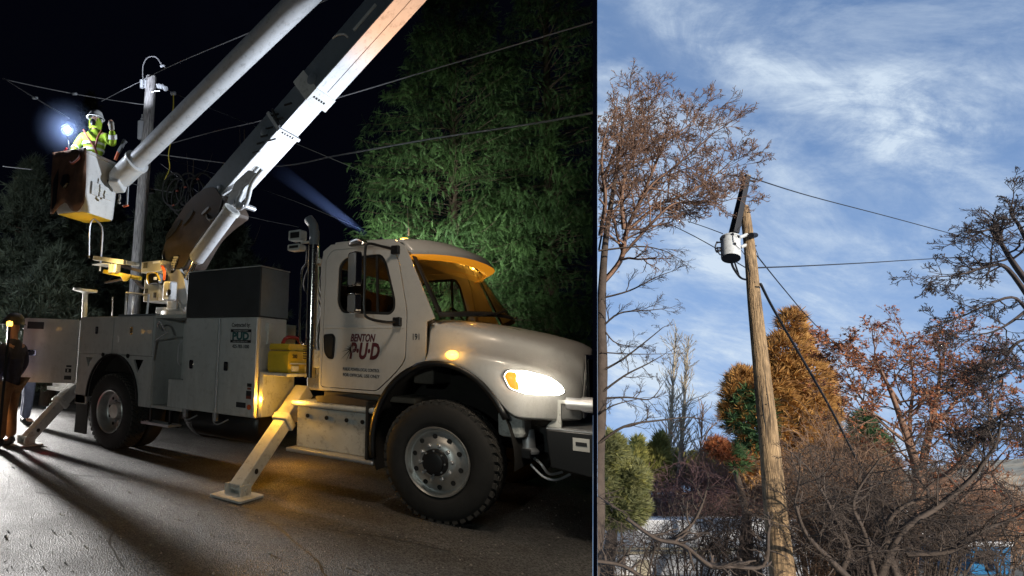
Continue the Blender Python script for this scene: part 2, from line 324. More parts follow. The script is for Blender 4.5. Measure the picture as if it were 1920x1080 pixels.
def raw_mesh(name, V, F):
    me = bpy.data.meshes.new(name); k = F.shape[1]
    me.vertices.add(len(V)); me.vertices.foreach_set('co', V.astype(np.float32).ravel()); me.loops.add(F.size); me.loops.foreach_set('vertex_index', F.astype(np.int32).ravel())
    me.polygons.add(len(F)); me.polygons.foreach_set('loop_start', (np.arange(len(F))*k).astype(np.int32)); me.polygons.foreach_set('loop_total', np.full(len(F), k, np.int32))
    me.update(calc_edges=True); return me
# the border between the night place and the day place: a wall that runs straight away from the camera
def planeof(px): a, b = ray(px, 0), ray(px, 1080); n = a.cross(b).normalized(); return n if n.x < 0 else -n
WN, WD = planeof(1112), planeof(1120)                            # both normals point to the night side
# ------------------------------------------------------------------ night place: sky shell added to shut out the daylight, road
az = lambda d, a: Vector((CAM.x, CAM.y, 0))+(_R*math.sin(R(a))+_F*math.cos(R(a)))*d
def wallpt(px, d, z):
    # point on the plane of the border wall, d metres out, at height z
    n = WN if px == 1112 else WD; h = Vector((-n.y, n.x, 0)).normalized(); h = h if h.dot(_F) > 0 else -h
    p = CAM+h*d; t = -(n.z*(z-CAM.z))/n.x; return Vector((p.x+t, p.y, z))
H = 13.5
def shellwall(name, pts, thick=None):
    o = MB()
    v = [(p.x, p.y, -.3) for p in pts]+[(p.x, p.y, H) for p in pts]; m = len(pts)
    o.add(v, [(i, i+1, m+i+1, m+i) for i in range(m-1)]); return o
nm = bpy.data.materials.new('nightsky'); nm.use_nodes = True; b = nm.node_tree.nodes['Principled BSDF']; b.inputs['Base Color'].default_value = (.001, .001, .0015, 1); b.inputs['Roughness'].default_value = 1; b.inputs['Specular IOR Level'].default_value = 0
b.inputs['Emission Color'].default_value = (.10, .13, .34, 1); b.inputs['Emission Strength'].default_value = .008; MATS['nightsky'] = nm
p0 = az(2.0, 28.5); p6 = az(2.1, 69); far = 21.
a0, a1 = wallpt(1112, 2.0, 0), wallpt(1112, far, 0); b0, b1 = wallpt(1120, 2.0, 0), wallpt(1120, far+.3, 0)
A0, A1, B0, B1 = wallpt(1112, 2.0, H), wallpt(1112, far, H), wallpt(1120, 2.0, H), wallpt(1120, far+.3, H)
mb = MB()
bot = lambda p: Vector((p.x, p.y, -.3))
a0, a1, b0, b1 = (wallpt(1112, 2.0, -.3), wallpt(1112, far, -.3), wallpt(1120, 2.0, -.3), wallpt(1120, far+.3, -.3))
mb.add([a0, a1, A1, A0, b0, b1, B1, B0], [(0, 1, 2, 3), (5, 4, 7, 6), (4, 0, 3, 7)])
left = [Vector((a1.x, a1.y, 0)), Vector((-6, 23, 0)), Vector((-20, 16, 0)), Vector((-24, 2, 0)), Vector((-18, -9, 0)), Vector((-6, -14, 0)), Vector((3.5, -13.5, 0)), Vector((4.2, -9, 0)), Vector((p6.x, p6.y, 0))]
ring = left+[Vector((a0.x, a0.y, 0))]
v = [Vector((p.x, p.y, -.3)) for p in left]+[Vector((p.x, p.y, H)) for p in left]; m_ = len(left)
v[0] = a1; v[m_] = A1
mb.add(v, [(i, i+1, m_+i+1, m_+i) for i in range(m_-1)])
roof = v[m_:]+[A0]
mb.add([Vector(q) for q in roof], [tuple(range(len(roof)))])
# unseen panels added over and under the opening, to keep daylight out
for z0, z1 in ((-.3, .35), (3.1, H)):
    q0, q1 = wallpt(1112, 2.0, z0), wallpt(1112, 2.0, z1)
    mb.add([q0, Vector((p6.x, p6.y, z0)), Vector((p6.x, p6.y, z1)), q1], [(0, 1, 2, 3)])
me = bpy.data.meshes.new('night_sky'); me.from_pydata(mb.v, [], mb.f); o = link('night_sky', me, 'nightsky'); kind(o, 'structure')
# road
rm = mat('asphalt', (.088, .087, .086), .72, var=.35, vs=1.2, spec=.35)
n = rm.node_tree.nodes; l = rm.node_tree.links; b = n['Principled BSDF']; tcx = n['Texture Coordinate']
def add_noise(sc, det=6, ro=.6):
    q = n.new('ShaderNodeTexNoise'); q.inputs['Scale'].default_value = sc; q.inputs['Detail'].default_value = det; q.inputs['Roughness'].default_value = ro; l.new(tcx.outputs['Object'], q.inputs[0]); return q
vo = n.new('ShaderNodeTexVoronoi'); vo.inputs['Scale'].default_value = 95; l.new(tcx.outputs['Object'], vo.inputs[0])
q1 = add_noise(45, 8, .7)
ad = n.new('ShaderNodeMath'); ad.operation = 'ADD'; l.new(vo.outputs[0], ad.inputs[0]); l.new(q1.outputs[0], ad.inputs[1])
bp = n.new('ShaderNodeBump'); bp.inputs['Strength'].default_value = .9; bp.inputs['Distance'].default_value = .012; l.new(ad.outputs[0], bp.inputs['Height']); l.new(bp.outputs[0], b.inputs['Normal'])
q2 = add_noise(.55, 5, .6); mr = n.new('ShaderNodeMapRange'); mr.inputs[1].default_value = .35; mr.inputs[2].default_value = .62; mr.inputs[3].default_value = .50; mr.inputs[4].default_value = .85; l.new(q2.outputs[0], mr.inputs[0]); l.new(mr.outputs[0], b.inputs['Roughness'])
# single stones of the asphalt, lighter and darker
cr = n.new('ShaderNodeMapRange'); cr.inputs[1].default_value = 0; cr.inputs[2].default_value = 1; cr.inputs[3].default_value = .35; cr.inputs[4].default_value = 1.9
sp = n.new('ShaderNodeSeparateColor'); l.new(vo.outputs['Color'], sp.inputs[0]); l.new(sp.outputs[0], cr.inputs[0])
mxa = n.new('ShaderNodeMix'); mxa.data_type = 'RGBA'; mxa.blend_type = 'MULTIPLY'; mxa.inputs[0].default_value = 1
src = b.inputs['Base Color'].links[0].from_socket; l.new(src, mxa.inputs[6])
cbx = n.new('ShaderNodeCombineColor'); [l.new(cr.outputs[0], cbx.inputs[i]) for i in range(3)]; l.new(cbx.outputs[0], mxa.inputs[7]); l.new(mxa.outputs[2], b.inputs['Base Color'])
mb = MB(); mb.plate([(p.x, p.y) for p in [Vector((wallpt(1112, 2., 0).x, wallpt(1112, 2., 0).y, 0))]+[wallpt(1112, far, 0)]+left[1:]], -.2, 0, ax='z')
o = mb.build('road', 'asphalt'); kind(o, 'structure')
mat('soil', (.035, .030, .022), .95, var=.4, vs=2, bump=.8, bs=6)
mb = MB(); mb.bx(-23, 1.0, 5.2, 22, .004, .05); o = mb.build('ground', 'soil'); kind(o, 'structure')
# hairline cracks sealed with tar
mat('tar', (.012, .012, .012), .5)
rc_ = random.Random(3); mb = MB()
for x0, y0, a0_, n_ in ((-1.2, -2.4, 2.9, 16), (0.2, -1.9, 2.4, 14), (-3.2, -.9, 3.3, 18), (.4, -.6, 3.0, 12), (-4.6, -1.6, -.5, 10)):
    p_ = Vector((x0, y0, 0)); a_ = a0_; row = []
    for i in range(n_): a_ += rc_.uniform(-.45, .45)*.6; w_ = .004+.004*rc_.random(); q_ = Vector((-math.sin(a_), math.cos(a_), 0))*w_; row.append([p_+q_+Vector((0, 0, .0015)), p_-q_+Vector((0, 0, .0015))]); p_ = p_+Vector((math.cos(a_), math.sin(a_), 0))*.16
    mb.grid(row)
kind(mb.build('road_crack', 'tar'), 'structure')
# pebbles on the asphalt
mb = MB(); mat('pebble', (.35, .33, .30), .8, var=.3)
for i in range(420):
    px_, py_ = random.uniform(0, 1100), random.uniform(860, 1078)**1.0
    q = Z(px_, py_, 0); s_ = random.choice((.003, .004, .005, .008)) if random.random() < .96 else .012
    mb.lathe([(0, -.3*s_), (s_, .2*s_), (s_*.8, .8*s_), (0, 1.1*s_)], q, (random.uniform(-.3, .3), random.uniform(-.3, .3), 1), n=5)
o = mb.build('gravel', 'pebble'); kind(tag(o, 'loose pale grit scattered on the asphalt beside the truck', 'gravel'), 'stuff')
# ------------------------------------------------------------------ utility truck
TR = T('utility_truck', (-2.6, 1.2, 0), 'white utility bucket truck with raised boom, outriggers down and amber lamps lit', 'truck')
P = TR.p
def v2(p): return (p.x, p.z)
# chassis
mb = MB(); mb.bx(-6.7, 1.2, .72, .84, .62, .86); P('chassis_rail', mb, 'blackpaint', bevel=.006)
mb = MB(); mb.bx(-6.7, 1.15, 1.56, 1.68, .62, .86); P('chassis_rail', mb, 'blackpaint', bevel=.006)
for x in (0, -4.957):
    mb = MB(); mb.tube([(x, .25, .53), (x, 2.15, .53)], .07, 12); mb.lathe([(.05, -.25), (.2, -.12), (.22, 0), (.2, .12), (.05, .25)], (x, 1.2, .53), (1, 0, 0), n=16); P('axle', mb, 'blackpaint', smooth=True)
mb = MB(); mb.tube([(-4.9, 1.2, .6), (-1.2, 1.2, .75)], .05, 10); mb.bx(-1.6, -.3, .9, 1.5, .5, .95); P('drivetrain', mb, 'blackpaint', bevel=.02)
mb = MB(); mb.lathe([(0, 0), (.2, .005), (.24, .05), (.24, 1.15), (.2, 1.2), (0, 1.2)], (-3.6, .52, .56), (1, 0, 0), n=20); P('air_tank', mb, 'blackpaint', smooth=True)
# ---- wheels
def wheel(x, y, front, dual=False):
    prof = [(.30, .03), (.315, .005), (.36, -.008), (.42, -.012), (.47, -.004), (.505, .012), (.522, .035), (.528, .06), (.528, .24), (.522, .262), (.505, .285), (.46, .298), (.36, .295), (.30, .27)]
    mb = MB(); mb.lathe(prof, (x, y, .53), n=72); tyre = P('wheel', mb, 'rubber', smooth=True, angle=50)
    mb = MB(); nb = 44
    for k in range(nb):
        for j in range(5):
            a = 2*PI*(k+.5*(j % 2))/nb; yy = y+.055+j*.046
            m = Matrix.Rotation(-a, 3, 'Y') @ Matrix.Rotation(R(38 if j % 2 else -38), 3, 'Z')
            c = Vector((math.cos(a)*.533, 0, math.sin(a)*.533))
            # block: radial x, lateral y, tangential z
            m = Matrix.Rotation(-a, 3, 'Y') @ Matrix.Rotation(R(33 if j % 2 else -33), 3, 'X')
            mb.box((x+c.x, yy, .53+c.z), (.018, .050 if 0 < j < 4 else .056, .044), m)
        for j, yy in ((0, y+.028), (1, y+.27)):
            a = 2*PI*(k+.25)/nb; c = Vector((math.cos(a)*.519, 0, math.sin(a)*.519)); mb.box((x+c.x, yy, .53+c.z), (.03, .03, .046), Matrix.Rotation(-a, 3, 'Y'))
    kind(P('tread', mb, 'tread', parent=tyre), 'stuff')
    if not front: 
        mb = MB(); mb.lathe([(.30, .012), (.308, 0), (.302, -.006), (.288, .004), (.278, .05), (.272, .15), (.262, .162), (.14, .168), (.13, .165), (.12, .10), (.10, .07), (0, .065)], (x, y, .53), n=48); rim = P('rim', mb, 'alloy', parent=tyre, smooth=True, angle=35)
        ny, hy = y+.150, y+.158
    else:
        mb = MB(); mb.lathe([(.30, .012), (.308, 0), (.304, -.008), (.290, .002), (.282, .03), (.272, .050), (.262, .052), (.245, .040), (.19, .012), (.17, -.004), (.135, -.010), (.125, -.012), (0, -.012)], (x, y, .53), n=64); rim = P('rim', mb, 'alloy', parent=tyre, smooth=True, angle=35)
        mb = MB(); mb.lathe([(.118, -.012), (.118, -.05), (.112, -.06), (.095, -.062), (.09, -.085), (.07, -.09), (0, -.09)], (x, y, .53), n=32); P('hub', mb, 'blackpaint', parent=tyre, smooth=True, angle=35)
        mb = MB()
        for k in range(8): a = 2*PI*k/8; mb.lathe([(.008, -.07), (.008, -.06)], (x+.103*math.cos(a), y, .53+.103*math.sin(a)), n=6, cap=True)
        kind(P('hub_bolt_ring', mb, 'galv', parent=tyre), 'stuff')
        ny, hy = y-.008, y+.021
    base = None
    for k in range(10):
        a = 2*PI*k/10+.1
        m1 = MB(); m1.lathe([(.019, 0), (.019, -.022), (.012, -.03), (0, -.03)], (x+.15*math.cos(a), ny, .53+.15*math.sin(a)), n=6); P('lug_nut', m1, 'galv', parent=tyre)
        a += PI/10; m1 = MB(); m1.lathe([(.0225, 0), (.0225, -.004)], (x+.222*math.cos(a), hy, .53+.222*math.sin(a)), n=14, cap=True); P('hand_hole', m1, 'black', parent=tyre)
    return tyre
wheel(0, 0, True); wheel(-4.957, 0, False)
def plainwheel(x, y):
    mb = MB(); mb.lathe([(.0, .1), (.28, .1), (.30, .03), (.36, -.008), (.47, -.004), (.522, .035), (.535, .06), (.535, .24), (.522, .262), (.46, .298), (.30, .27), (0, .2)], (x, y, .53), n=48); P('wheel', mb, 'rubber', smooth=True)
plainwheel(-4.957, .34); plainwheel(-4.957, 1.78); plainwheel(-4.957, 2.1); plainwheel(0, 2.1)
# ---- cab
yc0, yc1 = .15, 2.25
side = [(-1.41, 1.07), (-.66, 1.07), (-.62, .98), (-.55, 1.10), (-.42, 1.26), (-.18, 1.405), (-.172, 1.80), (-.09, 1.835), (-.40, 2.56), (-.52, 2.645), (-1.30, 2.66), (-1.39, 2.60), (-1.425, 2.45)]
door = rpoly([(-1.385, 1.10), (-.70, 1.10), (-.50, 1.28), (-.385, 1.42), (-.37, 1.90), (-.47, 2.44), (-.56, 2.59), (-1.28, 2.60), (-1.36, 2.50)], [.04, .05, .1, .06, .08, .1, .08, .08, .06])
win = rpoly([(-1.20, 2.00), (-1.14, 1.90), (-.56, 1.87), (-.505, 1.92), (-.50, 2.02), (-.60, 2.40), (-.665, 2.505), (-1.10, 2.505), (-1.19, 2.42)], [.05, .08, .05, .04, .04, .1, .05, .1, .08])
def scale(poly, k, dx=0): 
    cx = sum(p[0] for p in poly)/len(poly); cz = sum(p[1] for p in poly)/len(poly)
    return [(cx+(p[0]-cx)*k+dx, cz+(p[1]-cz)*k) for p in poly]
def inset(poly, d):
    out = []; m = len(poly); A = sum(poly[i-1][0]*poly[i][1]-poly[i][0]*poly[i-1][1] for i in range(m)); sg = 1 if A > 0 else -1
    for i in range(m):
        a = Vector(poly[i-1]); b = Vector(poly[i]); c = Vector(poly[(i+1) % m]); t = (c-a); t.normalize() if t.length > 1e-6 else None
        out.append((b.x-t.y*d*sg, b.y+t.x*d*sg))
    return out
doorhole = door
for y0, y1, nr in ((yc0, yc0+.03, True), (yc1-.03, yc1, False)):
    mb = MB(); mb.plate(side, y0, y1, [doorhole]); cabp = P('cab_side', mb, 'cabwhite', bevel=.012)
    ys = (y0-.004, y1) if nr else (y0, y1+.004)
    mb = MB(); mb.plate(inset(door, .008), ys[0], ys[1], [win]); dr = P('door', mb, 'cabwhite', bevel=.006)
    mb = MB(); mb.plate(inset(win, -.004), y0+.012 if nr else y0+.01, y0+.02, [inset(win, .03)]); P('window_seal', mb, 'black', parent=dr)
    mb = MB(); yy = y0+.015; mb.plate(inset(win, .028), yy, yy+.004); P('window_glass', mb, 'tint', parent=dr)
    mb = MB(); mb.plate([(-.72, 1.87), (-.695, 1.87), (-.715, 2.5), (-.74, 2.5)], yy-.01, yy+.012); P('window_bar', mb, 'black', parent=dr)
    if nr:
        hp = rpoly([(-1.36, 1.67), (-1.345, 1.47), (-1.29, 1.405), (-1.225, 1.405), (-1.215, 1.46), (-1.205, 1.64), (-1.24, 1.68)], [.03, .05, .04, .02, .03, .04, .03])
        mb = MB(); mb.plate(hp, y0-.010, y0+.0); P('door_handle', mb, 'blackpaint', parent=dr, bevel=.004)
        mb = MB(); mb.plate([(x*.72-.36, z*.8+.31) for x, z in hp], y0-.020, y0-.011); P('handle_grip', mb, 'black', parent=dr, bevel=.003)
        mb = MB(); mb.bx(-1.37, -.40, y0-.008, y0-.0045, 1.735, 1.752); P('door_crease', mb, 'cabwhite', parent=dr, bevel=.002)
        yy = y0-.006
        text('BENTON', (-.875, yy, 1.600), .108, 'maroon', dr, TR, sx=.66, shear=.28, bold=.0035)
        text('P·U·D', (-.855, yy, 1.425), .225, 'maroon', dr, TR, sx=.62, shear=.25, bold=.010)
        text('PUBLIC POWER-LOCAL CONTROL', (-.885, yy, 1.292), .045, 'ink', dr, TR, sx=.62, bold=.0006)
        text('FOR OFFICIAL USE ONLY', (-.885, yy, 1.232), .046, 'ink', dr, TR, sx=.84, bold=.0006)
        mb = MB(); cxs, czs = -1.005, 1.520
        for a, ln, wd in ((195, .125, .006), (222, .17, .006), (245, .15, .006), (180, .09, .006), (150, .07, .005), (125, .05, .005), (100, .06, .006), (265, .05, .005)):
            dx_, dz_ = math.cos(R(a)), math.sin(R(a)); mb.plate([(cxs-dz_*wd, czs+dx_*wd), (cxs+dz_*wd, czs-dx_*wd), (cxs+dx_*ln, czs+dz_*ln)], yy-.0015, yy-.0005)
        P('starburst', mb, 'ink', parent=dr)
        mb = MB()
        for a, ln, wd in ((75, .035, .003), (50, .055, .003), (28, .06, .003), (5, .06, .003), (-20, .05, .003), (-50, .05, .003), (-72, .055, .003)):
            dx_, dz_ = math.cos(R(a)), math.sin(R(a)); mb.plate([(cxs-dz_*wd, czs+dx_*wd), (cxs+dz_*wd, czs-dx_*wd), (cxs+dx_*ln, czs+dz_*ln)], yy-.0025, yy-.0005)
        P('starburst_ray', mb, 'cabwhite', parent=dr)
text('191', (-.275, yc0-.002, 1.625), .085, 'ink', cabp, TR, sx=.72, bold=.001)
# roof, back, floor, dash
ys = [.15, .17, .22, .35, .6, .9, 1.2, 1.5, 1.8, 2.05, 2.18, 2.23, 2.25]
rows = []
for y in ys:
    t = (y-1.2)/1.05; e = 1-t*t; dip = -.10*max(0, abs(t)-.93)/.07; bul = .20*max(0, 1-abs(t)**2.5)
    rows.append([(-1.425, y, 2.50+dip*.3), (-1.41, y, 2.60+dip), (-1.35, y, 2.668+.03*e+dip), (-1.1, y, 2.69+.05*e+dip), (-.8, y, 2.69+.06*e+dip), (-.55+bul*.3, y, 2.665+.06*e+dip), (-.45+bul*.7, y, 2.62+.05*e+dip), (-.40+bul, y, 2.565+.02*e+dip*.5)])
mb = MB(); mb.grid(rows); P('cab_roof', mb, 'cabwhite', smooth='all', solid=.02, subsurf=1)
mb = MB(); mb.bx(-1.42, -1.40, .18, 2.22, 1.1, 2.0); mb.bx(-1.42, -1.40, .18, .55, 2.0, 2.6); mb.bx(-1.42, -1.40, 1.85, 2.22, 2.0, 2.6); mb.bx(-1.42, -1.40, .55, 1.85, 2.45, 2.6); P('cab_back', mb, 'cabwhite')
mb = MB(); mb.bx(-1.395, -1.385, .2, 2.2, 1.1, 2.0); mb.bx(-1.395, -1.385, .2, 2.2, 2.0, 2.25); P('cab_lining', mb, 'interiortan')
mb = MB(); mb.bx(-1.38, -.3, .2, 2.2, 1.0, 1.06); mb.bx(-.35, -.14, .25, 2.15, 1.2, 1.83); P('dashboard', mb, 'interior', bevel=.02)
for yy in (.35, 1.5): 
    mb = MB(); mb.bx(-1.25, -.8, yy, yy+.5, 1.1, 1.6); mb.bx(-1.32, -1.15, yy, yy+.5, 1.55, 2.12); mb.bx(-1.3, -1.18, yy+.12, yy+.38, 2.14, 2.34); P('seat', mb, 'darkcloth', bevel=.04)
mb = MB(); mb.lathe([(.19, -.012), (.205, 0), (.19, .012), (.175, 0), (.19, -.012)], (-.45, 1.75, 1.9), (1, 0, .5), n=24); P('steering_wheel', mb, 'black', smooth=True)
mb = MB(); mb.bx(-1.05, -.93, .9, 1.1, 2.63, 2.66); P('dome_light', mb, 'e_dome', bevel=.01)
# windscreen
def ws(y, t):
    q = (y-1.2)/1.0; bt = max(0, 1-abs(q)**2.3)
    top = Vector((-.375+.20*bt, y, 2.535+.02*bt)); bot = Vector((-.055+.36*bt, y, 1.845+.05*bt)); return top.lerp(bot, t)
yws = [.19, .23, .3, .42, .6, .8, 1., 1.2, 1.4, 1.6, 1.8, 1.98, 2.1, 2.17, 2.21]
mb = MB(); mb.grid([[ws(y, t) for t in (0, .25, .5, .75, 1)] for y in yws]); wsh = P('windscreen', mb, 'glass', smooth='all')
def wstrip(y0, y1, t0, t1, off=.006, k=8):
    rows = []
    for i in range(k+1):
        y = y0+(y1-y0)*i/k; rows.append([ws(y, t0)+Vector((off, -off*.3, off*.5)), ws(y, t1)+Vector((off, -off*.3, off*.5))])
    return rows
mb = MB(); mb.grid(wstrip(.19, .235, 0, 1, k=2)); mb.grid(wstrip(2.165, 2.21, 0, 1, k=2)); mb.grid(wstrip(.19, 2.21, 0, .07, k=14)); mb.grid(wstrip(.19, 2.21, .93, 1, k=14))
P('windscreen_seal', mb, 'black', smooth='all', solid=.01)
mb = MB()
for ya, yb in ((.55, 1.25), (1.3, 2.0)):
    mb.tube([ws(ya, 1.0)+Vector((.03, 0, .0)), ws((ya+yb)/2, .96)+Vector((.03, 0, .02)), ws(yb, .9)+Vector((.02, 0, .02))], .009, 6)
    mb.tube([ws(ya+.25, .985)+Vector((.035, 0, .01)), ws(yb+.05, .86)+Vector((.02, 0, .03))], .006, 6)
P('wiper', mb, 'black')
# sun visor
rows = []; rows2 = []
for y in [.17, .22, .35, .5, .7, .9, 1.2, 1.5, 1.7, 1.9, 2.05, 2.18, 2.23]:
    q = (y-1.2)/1.04; bt = max(0, 1-abs(q)**2.6); e = abs(q)**6
    a = Vector((-.50+.12*bt, y, 2.685+.035*bt-.05*e)); c = Vector((-.39+.40*bt, y, 2.575+.02*bt-.05*e)); d = Vector((-.345+.42*bt, y, 2.50+.0*bt-.02*e))
    rows.append([a, a.lerp(c, .5)+Vector((.01, 0, .025)), c, d])
mb = MB(); mb.grid(rows); vis = P('sun_visor', mb, 'cabwhite', smooth='all', solid=.012)
mb = MB(); mb.grid([[r_[3]+Vector((-.004, 0, .0)), r_[3]+Vector((-.10, 0, -.045))] for r_ in rows]); P('visor_lip', mb, 'amberglow', parent=vis, smooth='all', solid=.006)
mb = MB()
for y in (.55, .85, 1.2, 1.55, 1.85):
    q = (y-1.2)/1.04; bt = max(0, 1-abs(q)**2.6); c = Vector((-.42+.30*bt, y, 2.585)); mb.tube([c+Vector((0, -.06, 0)), c+Vector((0, .06, 0))], .018, 8)
P('marker_lamp', mb, 'e_amber', parent=vis)
for y in (.5, .9, 1.5, 1.9): light('visor_marker_light', 'POINT', (-.16 if .7 < y < 1.7 else -.26, y, 2.535), 2.6, (1, .42, .04), shadow_soft_size=.02)
mb = MB()
for k in range(9): y = .3+k*.22; q = (y-1.2)/1.04; bt = max(0, 1-abs(q)**2.6); mb.beam((-.42+.2*bt, y, 2.60), (-.345+.39*bt, y, 2.505), .008, .02)
P('visor_bracket', mb, 'cabwhite', parent=vis)
# ---- bonnet and wings
xs = [-.165, -.08, .0, .1, .2, .3, .4, .5, .6, .68, .76, .84, .90, .95, 1.0, 1.04, 1.075, 1.10, 1.12]
def itp(x, a, b): return float(np.interp(x, a, b))
def hoodrow(x):
    zc = itp(x, [-.18, .0, .25, .5, .7, .9, 1.0, 1.06, 1.10, 1.13], [1.875, 1.866, 1.832, 1.785, 1.742, 1.688, 1.65, 1.61, 1.565, 1.50])
    y0 = itp(x, [-.18, -.05, .1, .3, .5, .7, .82, .93, 1.02, 1.08, 1.13], [.10, .05, .0, -.02, -.02, .0, .05, .14, .26, .38, .52])
    ar = .62+.80*math.sqrt(max(0, 1-(x/.70)**2)); zb = max(ar, .965)
    zf = min(zc-.30, itp(x, [-.18, 0, .3, .6, .85, 1.0, 1.13], [1.46, 1.50, 1.50, 1.45, 1.38, 1.34, 1.30]))
    if zb > zf-.05: zf = zb+.05
    h = zc-zf
    ys = max(y0+.10, itp(x, [-.18, .5, .9, 1.13], [.17, .24, .36, .60])); top = zc-itp(x, [-.18, .5, 1.0, 1.13], [.075, .09, .10, .10])
    pts = [(y0, zb), (y0-.004, zb+(zf-zb)*.5), (y0+.01, zf-.02), (y0+.05, zf+.02), ((y0+ys)/2+.02, zf+.05), (ys, zf+.05+(top-zf)*.35), (ys+.02, top-.03), (ys+.08, top+.012), (ys+.2, zc-.045), (ys+.42, zc-.016), (1.2, zc)]
    pts = pts+[(2.4-a, b_) for a, b_ in pts[-2::-1]]
    return [(x, a, b_) for a, b_ in pts]
rows = [hoodrow(x) for x in xs]
mb = MB(); mb.grid(rows); nose = rows[-1]; mb.grid([nose, [(1.128, 1.2+(p[1]-1.2)*.93, .97+(p[2]-.97)*.95) for p in nose], [(1.134, 1.2, 1.15)]*len(nose)])
hood = P('bonnet', mb, 'cabwhite', smooth='all', solid=.015, subsurf=1)
hb = bmesh.new(); 
dgm = MB(); dgm.grid(rows); tmp = bpy.data.meshes.new('t'); tmp.from_pydata([Vector(q) for q in dgm.v], [], dgm.f)
tb = bmesh.new(); tb.from_mesh(tmp); bmesh.ops.subdivide_edges(tb, edges=tb.edges[:], cuts=1, use_grid_fill=True, smooth=.9); BV = BVHTree.FromBMesh(tb)
def cast(px, py):
    h, nrm, _, _ = BV.ray_cast(CAM, ray(px, py).normalized()); 
    if h is None: return None
    if nrm.dot(ray(px, py)) > 0: nrm = -nrm
    return h, nrm
def decal(poly, off, name, m, parent, rings=5, dome=0., **k):
    cx = sum(p[0] for p in poly)/len(poly); cy = sum(p[1] for p in poly)/len(poly); rows = []
    for i in range(rings+1):
        s_ = 1-i/rings; row = []
        for p in poly+[poly[0]]:
            h = cast(cx+(p[0]-cx)*s_, cy+(p[1]-cy)*s_)
            if h is None: h = (row[-1], Vector((0, -1, 0))) if row else (Y(*p, .3), Vector((0, -1, 0)))
            row.append(h[0]+h[1]*(off+dome*(1-s_*s_)+(-.004 if i == 0 else 0)))
        rows.append(row)
    mb = MB(); mb.grid(rows); return P(name, mb, m, parent=parent, smooth='all', **k)
hl = rpoly([(944, 704), (952, 694), (985, 695), (1030, 707), (1052, 722), (1059, 736), (1045, 742), (985, 739), (955, 728)], [6]*9, 3)
lamp = decal(scale(hl, 1.05), .004, 'headlight', 'chrome', hood)
decal(hl, .010, 'headlight_lens', 'e_head', lamp, dome=.02)
decal(rpoly([(946, 704), (953, 697), (968, 699), (975, 722), (972, 733), (956, 726)], 5, 3), .022, 'turn_lens', 'e_amberdim', lamp, dome=.006)
el = lambda cx, cy, a, b_, n_=14: [(cx+a*math.cos(2*PI*i/n_), cy+b_*math.sin(2*PI*i/n_)) for i in range(n_)]
decal(el(848, 666, 12, 8), .010, 'side_marker_lamp', 'e_amber', hood, rings=3, dome=.012)
sm = cast(848, 666); light('side_marker_light', 'POINT', sm[0]+sm[1]*.06, 1.3, (1, .5, .08), shadow_soft_size=.02)
light('headlight_glow', 'POINT', Y(1010, 715, .0)+Vector((.12, -.30, .02)), 9, (1, .90, .74), shadow_soft_size=.06)
# grille
mb = MB(); mb.bx(1.128, 1.143, .57, 1.83, 1.08, 1.53); gr = P('grille', mb, 'chrome', bevel=.01)
mb = MB(); mb.bx(1.138, 1.150, .61, 1.79, 1.12, 1.49); P('grille_mesh', mb, 'black', parent=gr)
# arch lip and liner, splash flap
arc = [(math.cos(R(a))*.705, .62+.805*math.sin(R(a))) for a in np.linspace(-14, 26+128, 30)][::-1]
arc = [(math.cos(R(a))*.712, .62+.812*math.sin(R(a))) for a in np.linspace(191, 26, 30)]
mb = MB()
mb.grid([[(x, .0-.03+(.06 if x < -.2 else 0), z), (x*.93, -.035+(.06 if x < -.2 else 0), .62+(z-.62)*.945), (x*.92, .06, .62+(z-.62)*.93)] for x, z in arc]); P('wheel_arch_lip', mb, 'blackpaint', smooth='all', solid=.012)
mb = MB(); mb.grid([[(x*.93, .03, .62+(z-.62)*.94), (x*.93, .70, .62+(z-.62)*.94)] for x, z in [(math.cos(R(a))*.72, .62+.815*math.sin(R(a))) for a in np.linspace(200, -6, 30)]])
mb.plate([(-.67, .55), (.70, .7), (.62, 1.1), (.4, 1.3), (0, 1.38), (-.4, 1.25), (-.62, 1.0)], .70, .71); P('wheel_well', mb, 'liner', smooth=True)
mb = MB(); mb.bx(-.76, -.735, .04, .5, .42, 1.0); P('mud_flap', mb, 'rubber')
# bumper, its lamp brackets, air spring, hoses
mb = MB(); mb.plate([(.90, .84), (.93, .60), (1.26, .56), (1.26, .905), (.90, .905)], .12, 2.28); bum = P('front_bumper', mb, 'blackpaint', bevel=.02)
mb = MB(); mb.bx(.90, 1.26, .12, 2.28, .907, .915); P('bumper_top', mb, 'galv', parent=bum)
mb = MB(); mb.bx(1.10, 1.22, .112, .1185, .76, .86); P('bumper_sticker', mb, 'sticker', parent=bum)
mb = MB(); mb.bx(1.12, 1.2, .108, .1115, .80, .83); P('bumper_print', mb, 'ink', parent=bum)
br = MB(); br.plate([(.955, .915), (1.0, .915), (1.0, 1.115), (1.10, 1.115), (1.10, 1.145), (.955, 1.145)], .20, .24); br.plate([(.88, .915), (.955, .915), (.955, 1.0)], .21, .23); P('bracket', br, 'worn', bevel=.004)
br = MB(); br.tube([(1.04, .22, 1.12), (1.16, .22, 1.12)], .05, 20); br.tube([(1.16, .22, 1.12), (1.25, .22, 1.12)], .062, 20); P('fairlead_roller', br, 'galv', smooth=True)
br = MB(); br.lathe([(.0, .0), (.085, 0), (.09, .02), (.06, .05), (.055, .15), (.05, .2), (0, .2)], (.70, .35, .66), (0, 0, 1), n=20); P('air_spring', br, 'galv', smooth=True)
br = MB(); br.lathe([(.0, .0), (.05, 0), (.07, .05), (.065, .18), (.04, .22), (0, .22)], (.70, .1, .98), (0, 0, 1), n=20); P('breather', br, 'cabwhite', smooth=True)
